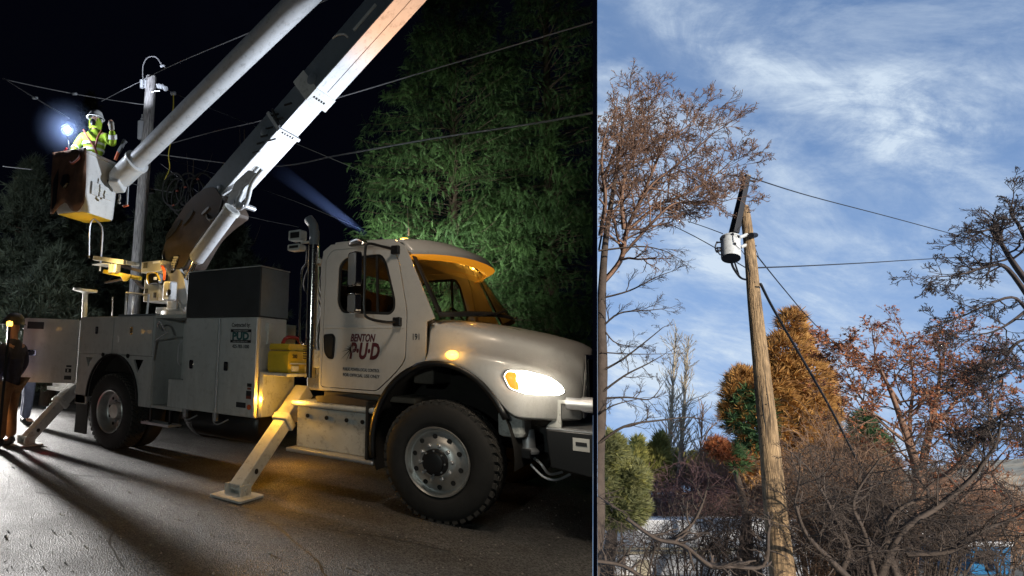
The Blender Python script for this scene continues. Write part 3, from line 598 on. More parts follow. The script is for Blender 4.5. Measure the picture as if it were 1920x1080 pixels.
br = MB(); br.tube(catmull([(.72, .4, .62), (.8, .35, .58), (.86, .38, .5), (.95, .45, .52)], 5), .012, 6); br.tube(catmull([(.70, .42, .55), (.8, .4, .47), (.9, .42, .45), (1.0, .5, .5)], 5), .012, 6); P('hose', br, 'galv')
mb = MB(); mb.bx(.55, .80, .75, 1.65, .55, .95); mb.bx(.62, .74, .25, .75, .62, .70); P('front_spring', mb, 'blackpaint', bevel=.01)
mb = MB(); mb.bx(.50, .72, .12, .42, .80, 1.02); P('washer_tank', mb, 'worn', bevel=.04)
# mirrors
mb = MB(); mp = [(-.47, .13, 1.80), (-.53, .02, 1.79), (-.66, -.10, 1.82), (-.70, -.13, 1.90), (-.70, -.13, 2.20), (-.70, -.13, 2.50), (-.68, -.10, 2.57), (-.58, .02, 2.55), (-.50, .13, 2.53)]
mb.tube(catmull(mp, 4), .014, 8); arm = P('mirror_arm', mb, 'blackpaint', smooth=True)
for c in (mp[0], mp[-1]): mb = MB(); mb.box(c, (.09, .05, .09)); P('mirror_mount', mb, 'blackpaint', parent=arm, bevel=.012)
def mir(x0, x1, z0, z1):
    m = Matrix.Translation(((x0+x1)/2, -.13, (z0+z1)/2)) @ Matrix.Rotation(R(-28), 4, 'Z'); w_, h_ = (x1-x0)/2, (z1-z0)/2
    mb = MB(); mb.plate(rrect(-w_, w_, -h_, h_, .035), -.035, .03); mb.v = [tuple(m @ Vector(q)) for q in mb.v]; o = P('mirror', mb, 'chrome', parent=None, bevel=.012)
    mb = MB(); mb.plate(rrect(-w_+.012, w_-.012, -h_+.012, h_-.012, .03), .031, .034); mb.v = [tuple(m @ Vector(q)) for q in mb.v]; P('mirror_glass', mb, 'mirror', parent=o)
    mb = MB(); mb.plate(rrect(-w_+.014, w_-.014, -h_+.014, h_-.014, .03), -.038, -.035); mb.v = [tuple(m @ Vector(q)) for q in mb.v]; P('mirror_back', mb, 'slate', parent=o)
mir(-.90, -.73, 2.14, 2.49); mir(-.90, -.73, 1.87, 2.07)
mb = MB(); mb.lathe([(0, 0), (.10, 0), (.11, .02), (.07, .06), (0, .075)], (-.80, -.10, 2.56), (0, 0, 1), n=20); P('spot_mirror', mb, 'chrome', smooth=True)
# exhaust stack
mb = MB(); sx, sy = -1.60, .25
mb.tube([(sx, sy, 1.19), (sx, sy, 1.9), (sx, sy, 2.70)], .066, 24); P('exhaust_stack', mb, 'chrome', smooth=True)
mb = MB(); mb.tube(catmull([(sx, sy, 2.68), (sx, sy, 2.82), (sx-.02, sy, 2.93), (sx-.09, sy, 3.02)], 5), [.058]*16, 20, cap=False); P('exhaust_tip', mb, 'slate', smooth=True, solid=.006)
mb = MB()
for k in range(38): mb.lathe([(.0685, 0), (.0685, .010)], (sx, sy, 1.42+k*.032), (0, 0, 1), n=1) if 0 else mb.box((sx+.045, sy-.052, 1.50+k*.031), (.035, .012, .012), Matrix.Rotation(R(38), 3, 'Z'))
for k in range(9): mb.box((sx-.02, sy-.066, 1.40+k*.026), (.085, .006, .009), Matrix.Rotation(R(-10), 3, 'Z'))
P('heat_shield_slots', mb, 'black')
mb = MB(); mb.tube(catmull([(sx-.055, sy-.06, 1.55), (sx-.10, sy-.09, 1.65), (sx-.10, sy-.09, 2.35), (sx-.05, sy-.07, 2.48), (sx-.05, sy-.065, 2.68)], 4), .012, 8); P('grab_rail', mb, 'chrome', smooth=True)
mb = MB(); mb.bx(sx-.05, sx+.12, sy-.02, sy+.2, 2.48, 2.53); mb.bx(sx-.02, sx+.2, sy-.02, sy+.2, 1.3, 1.5); P('stack_bracket', mb, 'worn', bevel=.01)
for x0, z0, a in ((-1.93, 2.82, 0), (-1.94, 2.70, 0)):
    mb = MB(); mb.plate(rrect(x0-.01, x0+.17, z0-.045, z0+.075 if z0 > 2.8 else z0+.03, .02), .20, .32); fl = P('work_lamp', mb, 'worn', bevel=.01)
    mb = MB(); mb.bx(x0+.02, x0+.15, .192, .1985, z0-.02, z0+.05 if z0 > 2.8 else z0+.01); P('lamp_glass', mb, 'black', parent=fl)
mb = MB(); mb.tube([(-1.80, .27, 2.75), (-1.66, .27, 2.75)], .015, 8); P('lamp_arm', mb, 'worn')
# cables behind the cab
for k in range(11):
    y = .55+k*.06; x = -1.78+random.uniform(-.12, .1); mb = MB()
    mb.tube(catmull([(x, y, 2.62), (x-.1+random.uniform(-.08, .08), y, 2.3), (x+.05, y-.05, 2.0), (x-.05, y, 1.6), (x, y+.1, 1.2)], 4), .012, 6); P('cable', mb, 'black', smooth=True)
mb = MB(); mb.bx(-2.12, -1.75, .9, 1.9, 1.0, 2.35); P('hydraulic_tank', mb, 'worn', bevel=.02)
mb = MB(); mb.bx(-1.6, -1.45, .75, 1.0, 1.85, 2.0); P('junction_box', mb, 'blackpaint', bevel=.01)
# under-cab box and step
mb = MB(); mb.plate([(-1.70, .44), (-.78, .44), (-.70, .55), (-.70, .88), (-1.70, .88)], .16, .62); bxo = P('battery_box', mb, 'worn', bevel=.015, label='scratched grey step box under the cab door')
mb = MB(); mb.bx(-1.72, -.68, .06, .66, .882, .935); P('step_plate', mb, 'worn', parent=bxo, bevel=.02)
mb = MB(); mb.bx(-1.74, -.66, .02, .5, .395, .437); P('lower_step', mb, 'galv', parent=bxo, bevel=.015)
mb = MB(); mb.plate(rpoly([(-1.42, .94), (-1.45, 1.0), (-1.2, 1.03), (-.80, 1.0), (-.70, .94)], .03), .14, .56); P('rubber_mat', mb, 'brownsteel', bevel=.02)
mb = MB()
for x in (-1.55, -1.30, -1.05, -.86): mb.lathe([(.022, 0), (.022, .012)], (x, .148, .78), n=12, cap=True)
P('bolt_set', mb, 'blackpaint', parent=bxo)
# ---- service body
z0b = .66
def panel(x0, x1, z0, z1, y=-.012, m='white', name='compartment_door', parent=None, r=.02):
    mb = MB(); mb.plate(rrect(x0, x1, z0, z1, r), y, y+.011); return P(name, mb, m, parent=parent, bevel=.004)
def latch(x, z, parent, w_=.035, h_=.055, y=-.014):
    mb = MB(); mb.plate(rrect(x-w_, x+w_, z-h_, z+h_, .018), y-.012, y); o = P('latch', mb, 'chrome', parent=parent, bevel=.004)
    mb = MB(); mb.plate(rrect(x-w_*.6, x+w_*.6, z-h_*.65, z+h_*.65, .01), y-.0145, y-.0125); P('latch_paddle', mb, 'blackpaint', parent=parent)
mb = MB(); mb.bx(-3.42, -2.18, 0, .53, .70, 1.86); tall = P('service_box', mb, 'white', bevel=.01)
for x0, x1 in ((-3.405, -2.835), (-2.765, -2.205)):
    d_ = panel(x0, x1, .72, 1.845, parent=tall); latch(-2.652 if x0 > -3 else -3.261, 1.27, tall)
for x in (-2.80, -2.19): mb = MB(); mb.tube([(x, -.012, .72), (x, -.012, 1.845)], .012, 8); P('hinge_rod', mb, 'galv', parent=tall)
mb = MB(); mb.bx(-3.43, -2.17, -.005, .54, 1.865, 2.455); up = P('upper_bin', mb, 'darkgrey', bevel=.01, label='black upper bin over the service box')
mb = MB(); mb.bx(-2.1685, -2.166, .01, .53, 1.875, 2.445); P('bin_end', mb, 'slate', parent=up)
mb = MB(); mb.bx(-3.435, -2.165, -.01, .545, 2.4565, 2.466); P('bin_rim', mb, 'worn', parent=up)
# writing on the box
yy = -.0135
text('Contracted by:', (-2.445, yy, 1.745), .066, 'ink', tall, TR, sx=.74, bold=.0012)
mb = MB(); mb.bx(-2.605, -2.275, yy-.002, yy, 1.555, 1.715); P('logo_panel', mb, 'ink', parent=tall)
mb = MB(); mb.bx(-2.600, -2.280, yy-.004, yy-.0025, 1.588, 1.680); P('logo_stripe', mb, 'sticker', parent=tall)
text('PUD', (-2.44, yy-.0045, 1.594), .118, 'teal', tall, TR, sx=1.16, bold=.006)
text('SNOHOMISH COUNTY', (-2.44, yy-.003, 1.688), .024, 'sticker', tall, TR, sx=.95)
text('PUBLIC UTILITY DISTRICT NO. 1', (-2.44, yy-.003, 1.563), .020, 'sticker', tall, TR, sx=.85)
text('425-783-1000', (-2.435, yy, 1.492), .058, 'ink', tall, TR, sx=.82, bold=.0012)
for x, z, w_, h_, m in ((-2.27, 1.07, .035, .02, 'ink'), (-2.27, 1.03, .03, .012, 'strap'), (-2.275, .975, .04, .03, 'ink'), (-2.275, .93, .04, .018, 'strap'), (-2.39, .835, .075, .03, 'ink')):
    mb = MB(); mb.bx(x-w_, x+w_, yy-.002, yy, z-h_, z+h_); P('warning_sticker', mb, m, parent=tall)
mb = MB(); mb.lathe([(.03, 0), (.03, -.008)], (-2.26, yy, .82), n=16, cap=True); P('reflector', mb, 'orange', parent=tall)
mb = MB(); mb.lathe([(.0, 0.02), (.018, .015), (.022, 0)], (-2.17, .065, .916), (1, 0, 0), n=14); P('amber_lamp', mb, 'e_amber', parent=tall)
light('amber_side_light', 'POINT', (-2.11, .02, .92), 26, (1, .47, .03), shadow_soft_size=.015)
light('amber_frame_light', 'POINT', (-2.4, 1.0, .42), 17, (1, .42, .04), shadow_soft_size=.02)
mb = MB(); mb.bx(-2.15, -1.75, .02, .62, 1.19, 1.225); mb.bx(-2.15, -2.10, .02, .62, .72, 1.19); P('equipment_shelf', mb, 'worn', bevel=.005)
# door on the front face of the box
mb = MB(); mb.bx(-2.176, -2.168, .03, .50, 1.25, 1.84); P('end_panel', mb, 'white', parent=tall, bevel=.004)
mb = MB(); mb.tube([(-2.15, .14, 1.55), (-2.15, .14, 1.8)], .018, 8); mb.box((-2.14, .14, 1.75), (.06, .07, .09)); P('nozzle', mb, 'worn')
# low body: doors, wheel arch with triangular cut-outs
X0, X1 = -5.857, -4.06
arch = [(-4.93+.62*math.cos(R(a)), .70+.66*math.sin(R(a))) for a in np.linspace(180, 0, 20)]
outer = [(X0, .57), (-5.55, .60), (-5.55, .70)]+arch[1:-1]+[(-4.31, .70), (-4.30, .66), (X1, .66), (X1, 1.34), (X0, 1.34)]
tri1 = [(-5.60, 1.30), (-5.42, 1.30), (-5.52, 1.14)]; tri2 = [(-4.50, 1.30), (-4.28, 1.30), (-4.40, 1.11)]
tri1 = [(p[0]-.05, p[1]-.01) for p in tri1]; tri2 = [(p[0]+.03, p[1]-.01) for p in tri2]
mb = MB(); mb.plate(outer, 0, .03, [tri1, tri2]); low = P('body_side', mb, 'white', bevel=.006)
mb = MB(); mb.bx(-5.62, -4.2, .20, .22, 1.08, 1.34); mb.grid([[(x, .03, z), (x, .75, z)] for x, z in arch]); mb.plate(arch+[(-4.31, .3), (-5.55, .3)], .75, .76); P('arch_liner', mb, 'liner', smooth=True)
mb = MB(); mb.grid([[(x, -.03, z), (x, .0, z)] for x, z in arch]); P('arch_trim', mb, 'blackpaint', solid=.02)
mb = MB(); mb.bx(X0, X1, 0, .53, 1.345, 1.90); lb = P('service_box', mb, 'white', bevel=.008)
panel(-5.84, -4.98, 1.36, 1.885, parent=lb); panel(-4.96, -4.075, 1.36, 1.885, parent=lb); latch(-5.377, 1.695, lb); latch(-4.535, 1.69, lb, .03, .055)
for x in (-5.2, -4.6): mb = MB(); mb.lathe([(0, 0), (.03, .006), (.034, .02)], (x, -.02, 1.335), n=14); P('rivet_cap', mb, 'black', parent=lb)
mb = MB(); mb.bx(-4.90, -4.06, .0, .53, 1.905, 1.925); P('lid', mb, 'slate', parent=lb)
# step bay
mb = MB(); mb.bx(X1, -3.43, .02, .55, .66, .70); mb.bx(X1+.01, X1+.02, .0, .55, .70, 1.9); mb.bx(X1+.02, -3.43, .50, .53, .70, 1.90); mb.bx(-3.74, -3.43, .03, .50, .70, 1.06); P('step_bay', mb, 'white', bevel=.006)
mb = MB(); mb.bx(X1, -3.44, .0, .53, 1.865, 1.915); st = P('bay_top', mb, 'worn', bevel=.01)
for x in (-3.95, -3.68): mb = MB(); mb.bx(x-.1, x+.1, .04, .09, 1.9155, 1.9185); P('slot', mb, 'black', parent=st)
mb = MB(); mb.tube(catmull([(-3.98, .02, 1.72), (-3.93, -.05, 1.78), (-3.86, -.05, 1.8), (-3.86, .03, 1.68)], 4), .012, 8); mb.tube([(-4.0, -.02, 1.56), (-3.75, -.02, 1.68)], .01, 8); mb.tube([(-4.02, -.02, 1.3), (-4.0, -.02, 1.57)], .012, 8); P('grab_handle', mb, 'galv', smooth=True)
mb = MB(); mb.tube(catmull([(-3.46, -.02, 1.25), (-3.47, -.06, 1.3), (-3.47, -.06, 1.5), (-3.44, -.02, 1.57)], 4), .010, 8); P('grab_handle', mb, 'galv', smooth=True)
mb = MB(); mb.bx(-4.12, -3.56, -.08, .14, .455, .475)
for k in range(5): mb.bx(-4.12, -3.56, -.08+k*.045, -.07+k*.045, .476, .487)
stp = P('stirrup_step', mb, 'galv'); 
for x in (-4.05, -3.66): mb = MB(); mb.bx(x, x+.03, 0, .03, .475, .66); P('step_hanger', mb, 'blackpaint', parent=stp)
for x in (-3.32, -2.78, ): mb = MB(); mb.tube(catmull([(x-.12, .05, .70), (x-.08, .02, .60), (x+.02, .0, .575), (x+.14, .05, .64)], 5), .008, 6); P('hose_loop', mb, 'wire')
for x in (-3.40, -2.86): mb = MB(); mb.bx(x, x+.04, .02, .06, .60, .70); P('hanger_strap', mb, 'galv')
# rear end and the open rear door
mb = MB(); mb.bx(-6.75, X0-.01, .02, .53, .98, 1.85); P('rear_compartment', mb, 'white', bevel=.01)
mb = MB(); mb.bx(-6.75, X0-.02, .03, 2.3, .72, .78); mb.bx(-6.72, -6.0, .10, .14, .74, .98); P('rear_deck', mb, 'white', bevel=.006)
mb = MB(); mb.bx(-6.80, -4.0, .55, 1.85, .95, 1.02); P('bed_floor', mb, 'worn')
mb = MB(); mb.bx(-6.75, -3.45, 1.86, 2.4, .75, 1.90); P('far_service_box', mb, 'white', bevel=.01)
ha = Vector((X0, -.015, 0)); hb_ = Vector((-6.50, -.54, 0)); dd = (hb_-ha).normalized(); W_ = (hb_-ha).length
Mdoor = Matrix.Translation(ha) @ Matrix.Rotation(math.atan2(dd.y, dd.x), 4, 'Z')
def dpart(mb, name, m, parent=None, **k): mb.v = [tuple(Mdoor @ Vector(q)) for q in mb.v]; return P(name, mb, m, parent=parent, **k)
mb = MB(); mb.plate(rrect(.0, W_, .875, 1.855, .02), -.002, .045); od = dpart(mb, 'open_door', 'white', bevel=.006)
mb = MB(); mb.plate(rrect(W_-.22, W_-.09, 1.28, 1.37, .02), .046, .058); dpart(mb, 'latch', 'chrome', od, bevel=.004)
mb = MB(); mb.plate(rrect(W_-.20, W_-.12, 1.30, 1.35, .01), .059, .061); dpart(mb, 'latch_paddle', 'blackpaint', od)
for x0, x1, z0, z1, m in ((W_-.30, W_-.05, 1.69, 1.80, 'ink'), (W_-.46, W_-.33, 1.69, 1.80, 'sticker'), (.06, .14, 1.12, 1.15, 'ink'), (.06, .15, 1.04, 1.10, 'ink'), (.10, .12, 1.05, 1.09, 'sticker'), (.05, .16, .93, .99, 'ink')):
    mb = MB(); mb.bx(x0, x1, .046, .048, z0, z1); mb.v = [(q[0], q[1]+(.002 if m == 'sticker' and x0 < .2 else 0), q[2]) for q in mb.v]; dpart(mb, 'door_sticker', m, od)
mb = MB(); mb.bx(X0, -5.55, .03, .05, .14, .62); P('mud_flap', mb, 'rubber')
mb = MB(); mb.bx(X0-.0, X0+.28, .0, .5, .58, .72); P('corner_skirt', mb, 'white', bevel=.01)
# outriggers
def outrigger(x, ya, za, yb, zb, s_=.085, hole=True):
    a = Vector((x, ya, za)); b = Vector((x, yb, zb)); d = (b-a).normalized(); up = Vector((1, 0, 0)); m = a.lerp(b, .36)
    mb = MB(); mb.beam(a, m, .17, .185, up); o = P('outrigger', mb, 'white', bevel=.012)
    mb = MB(); mb.beam(m-d*.07, m+d*.03, .205, .215, up); P('collar', mb, 'worn', parent=o, bevel=.02)
    mb = MB(); mb.beam(m+d*.01, b+d*.0, .145, .155, up); leg = P('leg', mb, 'worn', parent=o, bevel=.008)
    if hole: q = a.lerp(b, .83); mb = MB(); mb.lathe([(.028, .0781), (.028, .081)], (q.x, q.y, q.z), (1, 0, 0), n=16, cap=True); P('pin_hole', mb, 'black', parent=o)
    mb = MB(); mb.plate(rrect(x-.20, x+.22, yb-.20, yb+.16, .02), .006, .028, ax='z'); P('foot_plate', mb, 'worn', parent=o, bevel=.003)
    mb = MB(); mb.bx(x-.11, x-.088, yb-.08, yb+.08, .028, .13); mb.bx(x+.088, x+.11, yb-.08, yb+.08, .028, .13); mb.tube([(x-.12, yb, .08), (x+.12, yb, .08)], .02, 10); P('foot_lug', mb, 'worn', parent=o)
    return o
outrigger(-1.87, .52, 1.02, -.57, .07); outrigger(-6.02, .12, .85, -.62, .07)
light('amber_frame_light', 'POINT', (-1.62, .02, .98), 5.5, (1, .5, .06), shadow_soft_size=.015)
# roof antenna and beacon
q = Y(766, 443, 1.0); mb = MB(); mb.tube([q, q+Vector((0, 0, .10))], .014, 8); mb.tube([q+Vector((0, 0, .10)), q+Vector((-.02, 0, .36))], .004, 5); P('antenna', mb, 'galv')
mb = MB(); mb.lathe([(.05, 0), (.045, .02), (0, .03)], Y(758, 446, .8)+Vector((0, 0, -.03)), (0, 0, 1), n=14); P('roof_marker', mb, 'e_amber')
light('roof_marker_light', 'POINT', Y(754, 444, .8)+Vector((.03, -.05, .05)), .8, (1, .6, .2), shadow_soft_size=.02)
mb = MB(); mb.bx(-1.35, -1.1, .3, .5, 2.66, 2.72); P('roof_vent', mb, 'cabwhite', bevel=.02); mb = MB(); mb.tube([(-1.62, 1.95, 2.7), (-1.62, 1.95, 3.0)], .02, 8); mb.lathe([(.04, -.08), (.09, .02), (.09, .05)], (-1.66, 1.93, 3.02), (-1.7, -.8, 1.7), n=16); P('roof_spotlight', mb, 'blackpaint', smooth=True)
# ------------------------------------------------------------------ turret and booms (in the plane of the truck's middle)
def PY(pts, v): return [v2(Y(a, b, v)) for a, b in pts]
mb = MB(); mb.lathe([(0, 0), (.42, 0), (.42, .06), (.36, .08), (.36, 1.0), (.40, 1.02), (.40, 1.10), (0, 1.10)], (-4.85, 1.25, .95), (0, 0, 1), n=28); ped = P('pedestal', mb, 'white', smooth=True, angle=30)
mb = MB(); mb.bx(-5.25, -4.55, .95, 1.6, 2.02, 2.12); P('turntable', mb, 'white', parent=ped, bevel=.01)
mb = MB(); mb.bx(-5.02, -4.90, .928, .948, 1.92, 2.0); P('turntable_sticker', mb, 'ink', parent=ped)
for y0, y1 in ((.98, 1.05), (1.42, 1.49)):
    mb = MB(); mb.plate(PY([(322, 590), (324, 560), (312, 530), (305, 505), (318, 492), (335, 500), (346, 520), (352, 555), (352, 590)], 1.0), y0, y1); P('turret_plate', mb, 'white', bevel=.01)
mb = MB(); mb.bx(-4.95, -4.75, 1.05, 1.42, 2.12, 2.6); P('turret_core', mb, 'darkgrey', bevel=.01)
# control boxes, beacon lights
def ybox(name, px0, px1, py0, py1, y, depth, m, parent=None, bevel=.012, **k):
    a = Y(px0, py1, y); b = Y(px1, py0, y); mb = MB(); mb.bx(a.x, b.x, y, y+depth, a.z, b.z); return P(name, mb, m, parent=parent, bevel=bevel, **k)
cb1 = ybox('control_box', 264, 303, 487, 512, .75, .35, 'white'); ybox('box_panel', 286, 300, 489, 494, .742, .006, 'e_dome', cb1, 0)
ybox('box_panel', 268, 276, 492, 503, .742, .006, 'ink', cb1, .002)
cb2 = ybox('control_box', 268, 300, 522, 566, .80, .4, 'white'); ybox('box_panel', 271, 277, 541, 551, .792, .006, 'darkgrey', cb2, .002); ybox('box_panel', 287, 293, 548, 558, .792, .006, 'darkgrey', cb2, .002)
cb3 = ybox('control_box', 303, 319, 526, 564, .68, .16, 'white', bevel=.03); q = Y(316, 548, .67); mb = MB(); mb.lathe([(.05, 0), (.05, -.012), (.03, -.02), (0, -.02)], (q.x, .68, q.z), n=20); P('dial', mb, 'blackpaint', parent=cb3, smooth=True)
ybox('box_panel', 308, 315, 557, 561, .672, .006, 'e_dome', cb3, .002)
vb = ybox('valve_block', 276, 297, 512, 533, .70, .2, 'blackpaint'); q = Y(291, 522, .69); mb = MB(); mb.box(q, (.06, .03, .05)); P('valve_lamp', mb, 'e_dome', parent=vb, bevel=.01)
mb = MB(); mb.tube(catmull([Y(278, 514, .69), Y(284, 511, .68), Y(294, 513, .68), Y(300, 527, .69)], 4), .015, 6); mb.tube(catmull([Y(277, 512, .69), Y(276, 524, .68), Y(279, 532, .69)], 4), .015, 6); P('valve_guard', mb, 'yellowplastic', parent=vb)
mb = MB()
for k in range(3): mb.tube(catmull([Y(301+k*2, 498, .72), Y(306+k*2, 508, .70), Y(307+k, 525, .72)], 4), .009, 5)
P('hydraulic_hose', mb, 'orange')
light('turret_amber_light', 'POINT', Y(300, 506, .62)+Vector((.05, -.12, 0)), 5, (1, .62, .16), shadow_soft_size=.03)
light('rest_amber_light', 'POINT', Y(225, 497, .8)+Vector((.0, -.25, -.05)), 10, (1, .66, .2), shadow_soft_size=.03)
mb = MB(); a, b = Y(300, 515, 1.0), Y(340, 590, 1.0); mb.beam(Y(306, 512, .9), Y(328, 565, .9), .05, .09, (0, 1, 0)); mb.beam(Y(303, 500, .95), Y(345, 585, .95), .04, .05, (0, 1, 0)); P('turret_strut', mb, 'white', bevel=.005)
mb = MB()
for k in range(6): q = Y(322+k*1.6, 505-k*4.5, .93); mb.box(q, (.10, .02, .03))
mb2 = MB(); mb2.plate(PY([(314, 512), (318, 483), (335, 478), (332, 497), (322, 512)], .95), .95, .975); P('step_plate', mb2, 'blackpaint'); P('step_cleat', mb, 'sticker')
# boom rest
mb = MB(); mb.beam(Y(178, 484, .8), Y(236, 492, .8), .09, .08); mb.beam(Y(236, 492, .8), Y(262, 496, 1.0), .07, .06); r1 = P('boom_rest', mb, 'worn', bevel=.008)
mb = MB(); mb.beam(Y(196, 509, .8), Y(263, 522, .9), .07, .07); mb.plate(PY([(224, 512), (245, 516), (236, 527), (230, 527)], .77), .77, .80); P('boom_rest', mb, 'yellowplastic', bevel=.006)
for x in (206, 215): ybox('rest_pad', x-4, x+3, 494, 511, .74, .1, 'worn')
ybox('rest_arm', 172, 195, 492, 497, .7, .3, 'worn'); mb = MB(); mb.beam(Y(228, 499, 1.1), Y(266, 509, 1.1), .05, .05); mb.beam(Y(250, 522, 1.1), Y(268, 540, 1.1), .04, .04); mb.beam(Y(198, 530, .9), Y(240, 522, .9), .04, .03); P('rest_brace', mb, 'brownsteel')
# frames on the deck: guard hoop, thin posts, round plate on a post
mb = MB(); mb.tube([Y(235, 592, .4), Y(237, 549, .4), Y(279, 553, .4), Y(275, 592, .4)], .022, 4); P('guard_hoop', mb, 'galv', bevel=.003)
mb = MB(); mb.tube([Y(248, 592, .5), Y(250, 556, .5)], .015, 6); P('guard_post', mb, 'galv'); mb = MB(); mb.tube([Y(210, 592, .5), Y(211, 557, .5)], .012, 6); P('guard_post', mb, 'galv')
mb = MB(); q = Y(158, 595, .5); mb.tube([q, Y(160, 550, .5)], .045, 12); pp = P('plate_post', mb, 'worn', smooth=True); q = Y(160, 544, .5); mb = MB(); mb.lathe([(0, .02), (.20, .02), (.20, -.02), (.05, -.05), (0, -.05)], q, (.08, .0, 1), n=24); P('round_plate', mb, 'worn', parent=pp)
ybox('control_panel', 312, 332, 560, 580, .9, .05, 'white')
# lower boom
yb0, yb1 = 1.0, 1.44
def bpt(px, py): return Y(px, py, yb0)
l0, l1 = bpt(452, 323), bpt(734, 5); dirb = (l1-l0).normalized(); nb_ = Vector((-dirb.z, 0, dirb.x))      # normal up-left
def bs(s0, s1, h, name, m, wy=0., low_=0., parent=None, bevel=.015, **k):
    a, b = l0+dirb*s0, l0+dirb*s1; mb = MB(); q = [a-nb_*low_, b-nb_*low_, b+nb_*h, a+nb_*h]
    mb.plate([v2(p) for p in q], yb0-wy, yb1+wy); return P(name, mb, m, parent=parent, bevel=bevel, **k)
sA = (bpt(524, 238)-l0).length; sB = (bpt(574, 187)-l0).length; ST = (l1-l0).length+1.6
secA = bs(-1.15, sA, .36, 'lower_boom', 'boomwhite', wy=.015, low_=0.01)
secB = bs(sA, sB, .335, 'boom_insert', 'boomwhite', wy=-.01, low_=-.015)
secC = bs(sB, ST, .37, 'outer_boom', 'boomwhite', wy=.01, low_=.015)
# dark sheets that put the shade of the boom's camera side into colour
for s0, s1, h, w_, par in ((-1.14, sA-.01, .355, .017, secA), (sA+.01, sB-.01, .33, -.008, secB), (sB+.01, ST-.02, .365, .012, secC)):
    a, b = l0+dirb*s0, l0+dirb*s1; mb = MB(); mb.plate([v2(p) for p in (a, b, b+nb_*h, a+nb_*h)], yb0-w_-.004, yb0-w_-.001); P('side_shade', mb, 'slate', parent=par)
bs(sA-.05, sA, .37, 'boom_collar', 'boomwhite', wy=.03, low_=.03, parent=secA, bevel=.005); bs(sB, sB+.22, .38, 'boom_collar', 'worn', wy=.022, low_=.03, parent=secC, bevel=.005)
def under(s, y, name, size, m, par, dep=.02): q = l0+dirb*s; mb = MB(); mb.box((q.x, y, q.z), size, Matrix.Rotation(-math.atan2(dirb.z, dirb.x), 3, 'Y')); mb.v = [tuple(Vector(v_)-nb_*dep) for v_ in mb.v]; P(name, mb, m, parent=par)
for k in range(5): under(sA-.03, yb0+.06+k*.06, 'boom_bolt', (.03, .015, .02), 'ink', secA, .035); under(sB+.10, yb0+.06+k*.06, 'boom_bolt', (.03, .015, .02), 'ink', secC, .035)
under((sB+ST)/2+.1, (yb0+yb1)/2, 'seam', (ST-sB-.3, .008, .004), 'brownsteel', secC, .017)
for k, (px, py) in enumerate(((515, 215), (505, 240), (495, 255), (525, 222), (488, 268), (510, 262), (540, 195), (480, 285))):
    q = Y(px, py, yb0-.03); mb = MB(); mb.box(q, (.13, .02, .02), Matrix.Rotation(R(0), 3, 'Y')); P('boom_bracket', mb, 'black', parent=secA)
mb = MB(); mb.beam(Y(510, 205, .97), Y(524, 236, .97), .03, .03); P('boom_clamp', mb, 'black', parent=secA)
for px, py, r_ in ((496, 247, .07), (412, 352, .05), (585, 148, .08)): q = Y(px, py, yb0-.024); mb = MB(); mb.lathe([(r_, 0), (r_, -.012), (r_*.8, -.018), (0, -.018)], (q.x, yb0-.02, q.z), n=20); P('boom_boss', mb, 'slate', parent=secA, smooth=True)
mb = MB(); mb.tube(catmull([Y(624, 72, .97), Y(632, 66, .95), Y(645, 64, .95), Y(652, 70, .97)], 4), .014, 6); mb.beam(Y(663, 57, .96), Y(705, 8, .96), .02, .04); P('boom_hose_guide', mb, 'worn', parent=secC)
mb = MB(); s_ = 0
a, b = l0+dirb*(-.9)+nb_*.36, l0+dirb*(sA+.3)+nb_*.36; mb.tube(catmull([a+Vector((0, .1, .0)), a.lerp(b, .4)+nb_*.03+Vector((0, .1, 0)), b+Vector((0, .1, 0))], 8), .02, 6); P('boom_hose', mb, 'black', parent=secA)
# curved elbow housing at the foot of the boom
hs_ = rpoly([(386, 352), (402, 350), (424, 382), (430, 398), (400, 420), (372, 448), (338, 500), (315, 500), (291, 478), (296, 455), (312, 420), (350, 372)], [8, 6, 8, 8, 20, 20, 10, 10, 10, 12, 20, 20], 4)
hs_ = [(x+(y-352)*-.0+ (0 if x > 380 else (380-x)*.14), y+(0 if x > 380 else (380-x)*.06)) for x, y in hs_]
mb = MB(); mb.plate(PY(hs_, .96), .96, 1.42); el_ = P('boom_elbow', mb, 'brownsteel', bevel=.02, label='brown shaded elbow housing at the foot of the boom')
mb = MB(); pts = PY(hs_, .95); mb.tube([(a, .955, b) for a, b in pts[18:46]], .016, 6); P('elbow_rim', mb, 'darkgrey', parent=el_)
for px, py, a_, b_, m in ((325, 430, 14, 19, 'black'), (385, 395, 8, 6, 'galv'), (352, 408, 10, 14, 'darkgrey')):
    mb = MB(); mb.plate(PY([(px+a_*math.cos(R(t))*.8-b_*math.sin(R(t))*.5, py-a_*math.cos(R(t))*.6+b_*math.sin(R(t))*.9) for t in range(0, 360, 24)][::-1], .955), .948, .958); P('elbow_opening', mb, m, parent=el_)
mb = MB(); mb.tube(catmull([Y(418, 375, .94), Y(408, 405, .92), Y(393, 412, .93), Y(388, 402, .95)], 4), .02, 6); mb.tube(catmull([Y(424, 384, .94), Y(418, 408, .9), Y(400, 416, .92)], 4), .016, 6); P('elbow_hose', mb, 'black', parent=el_)
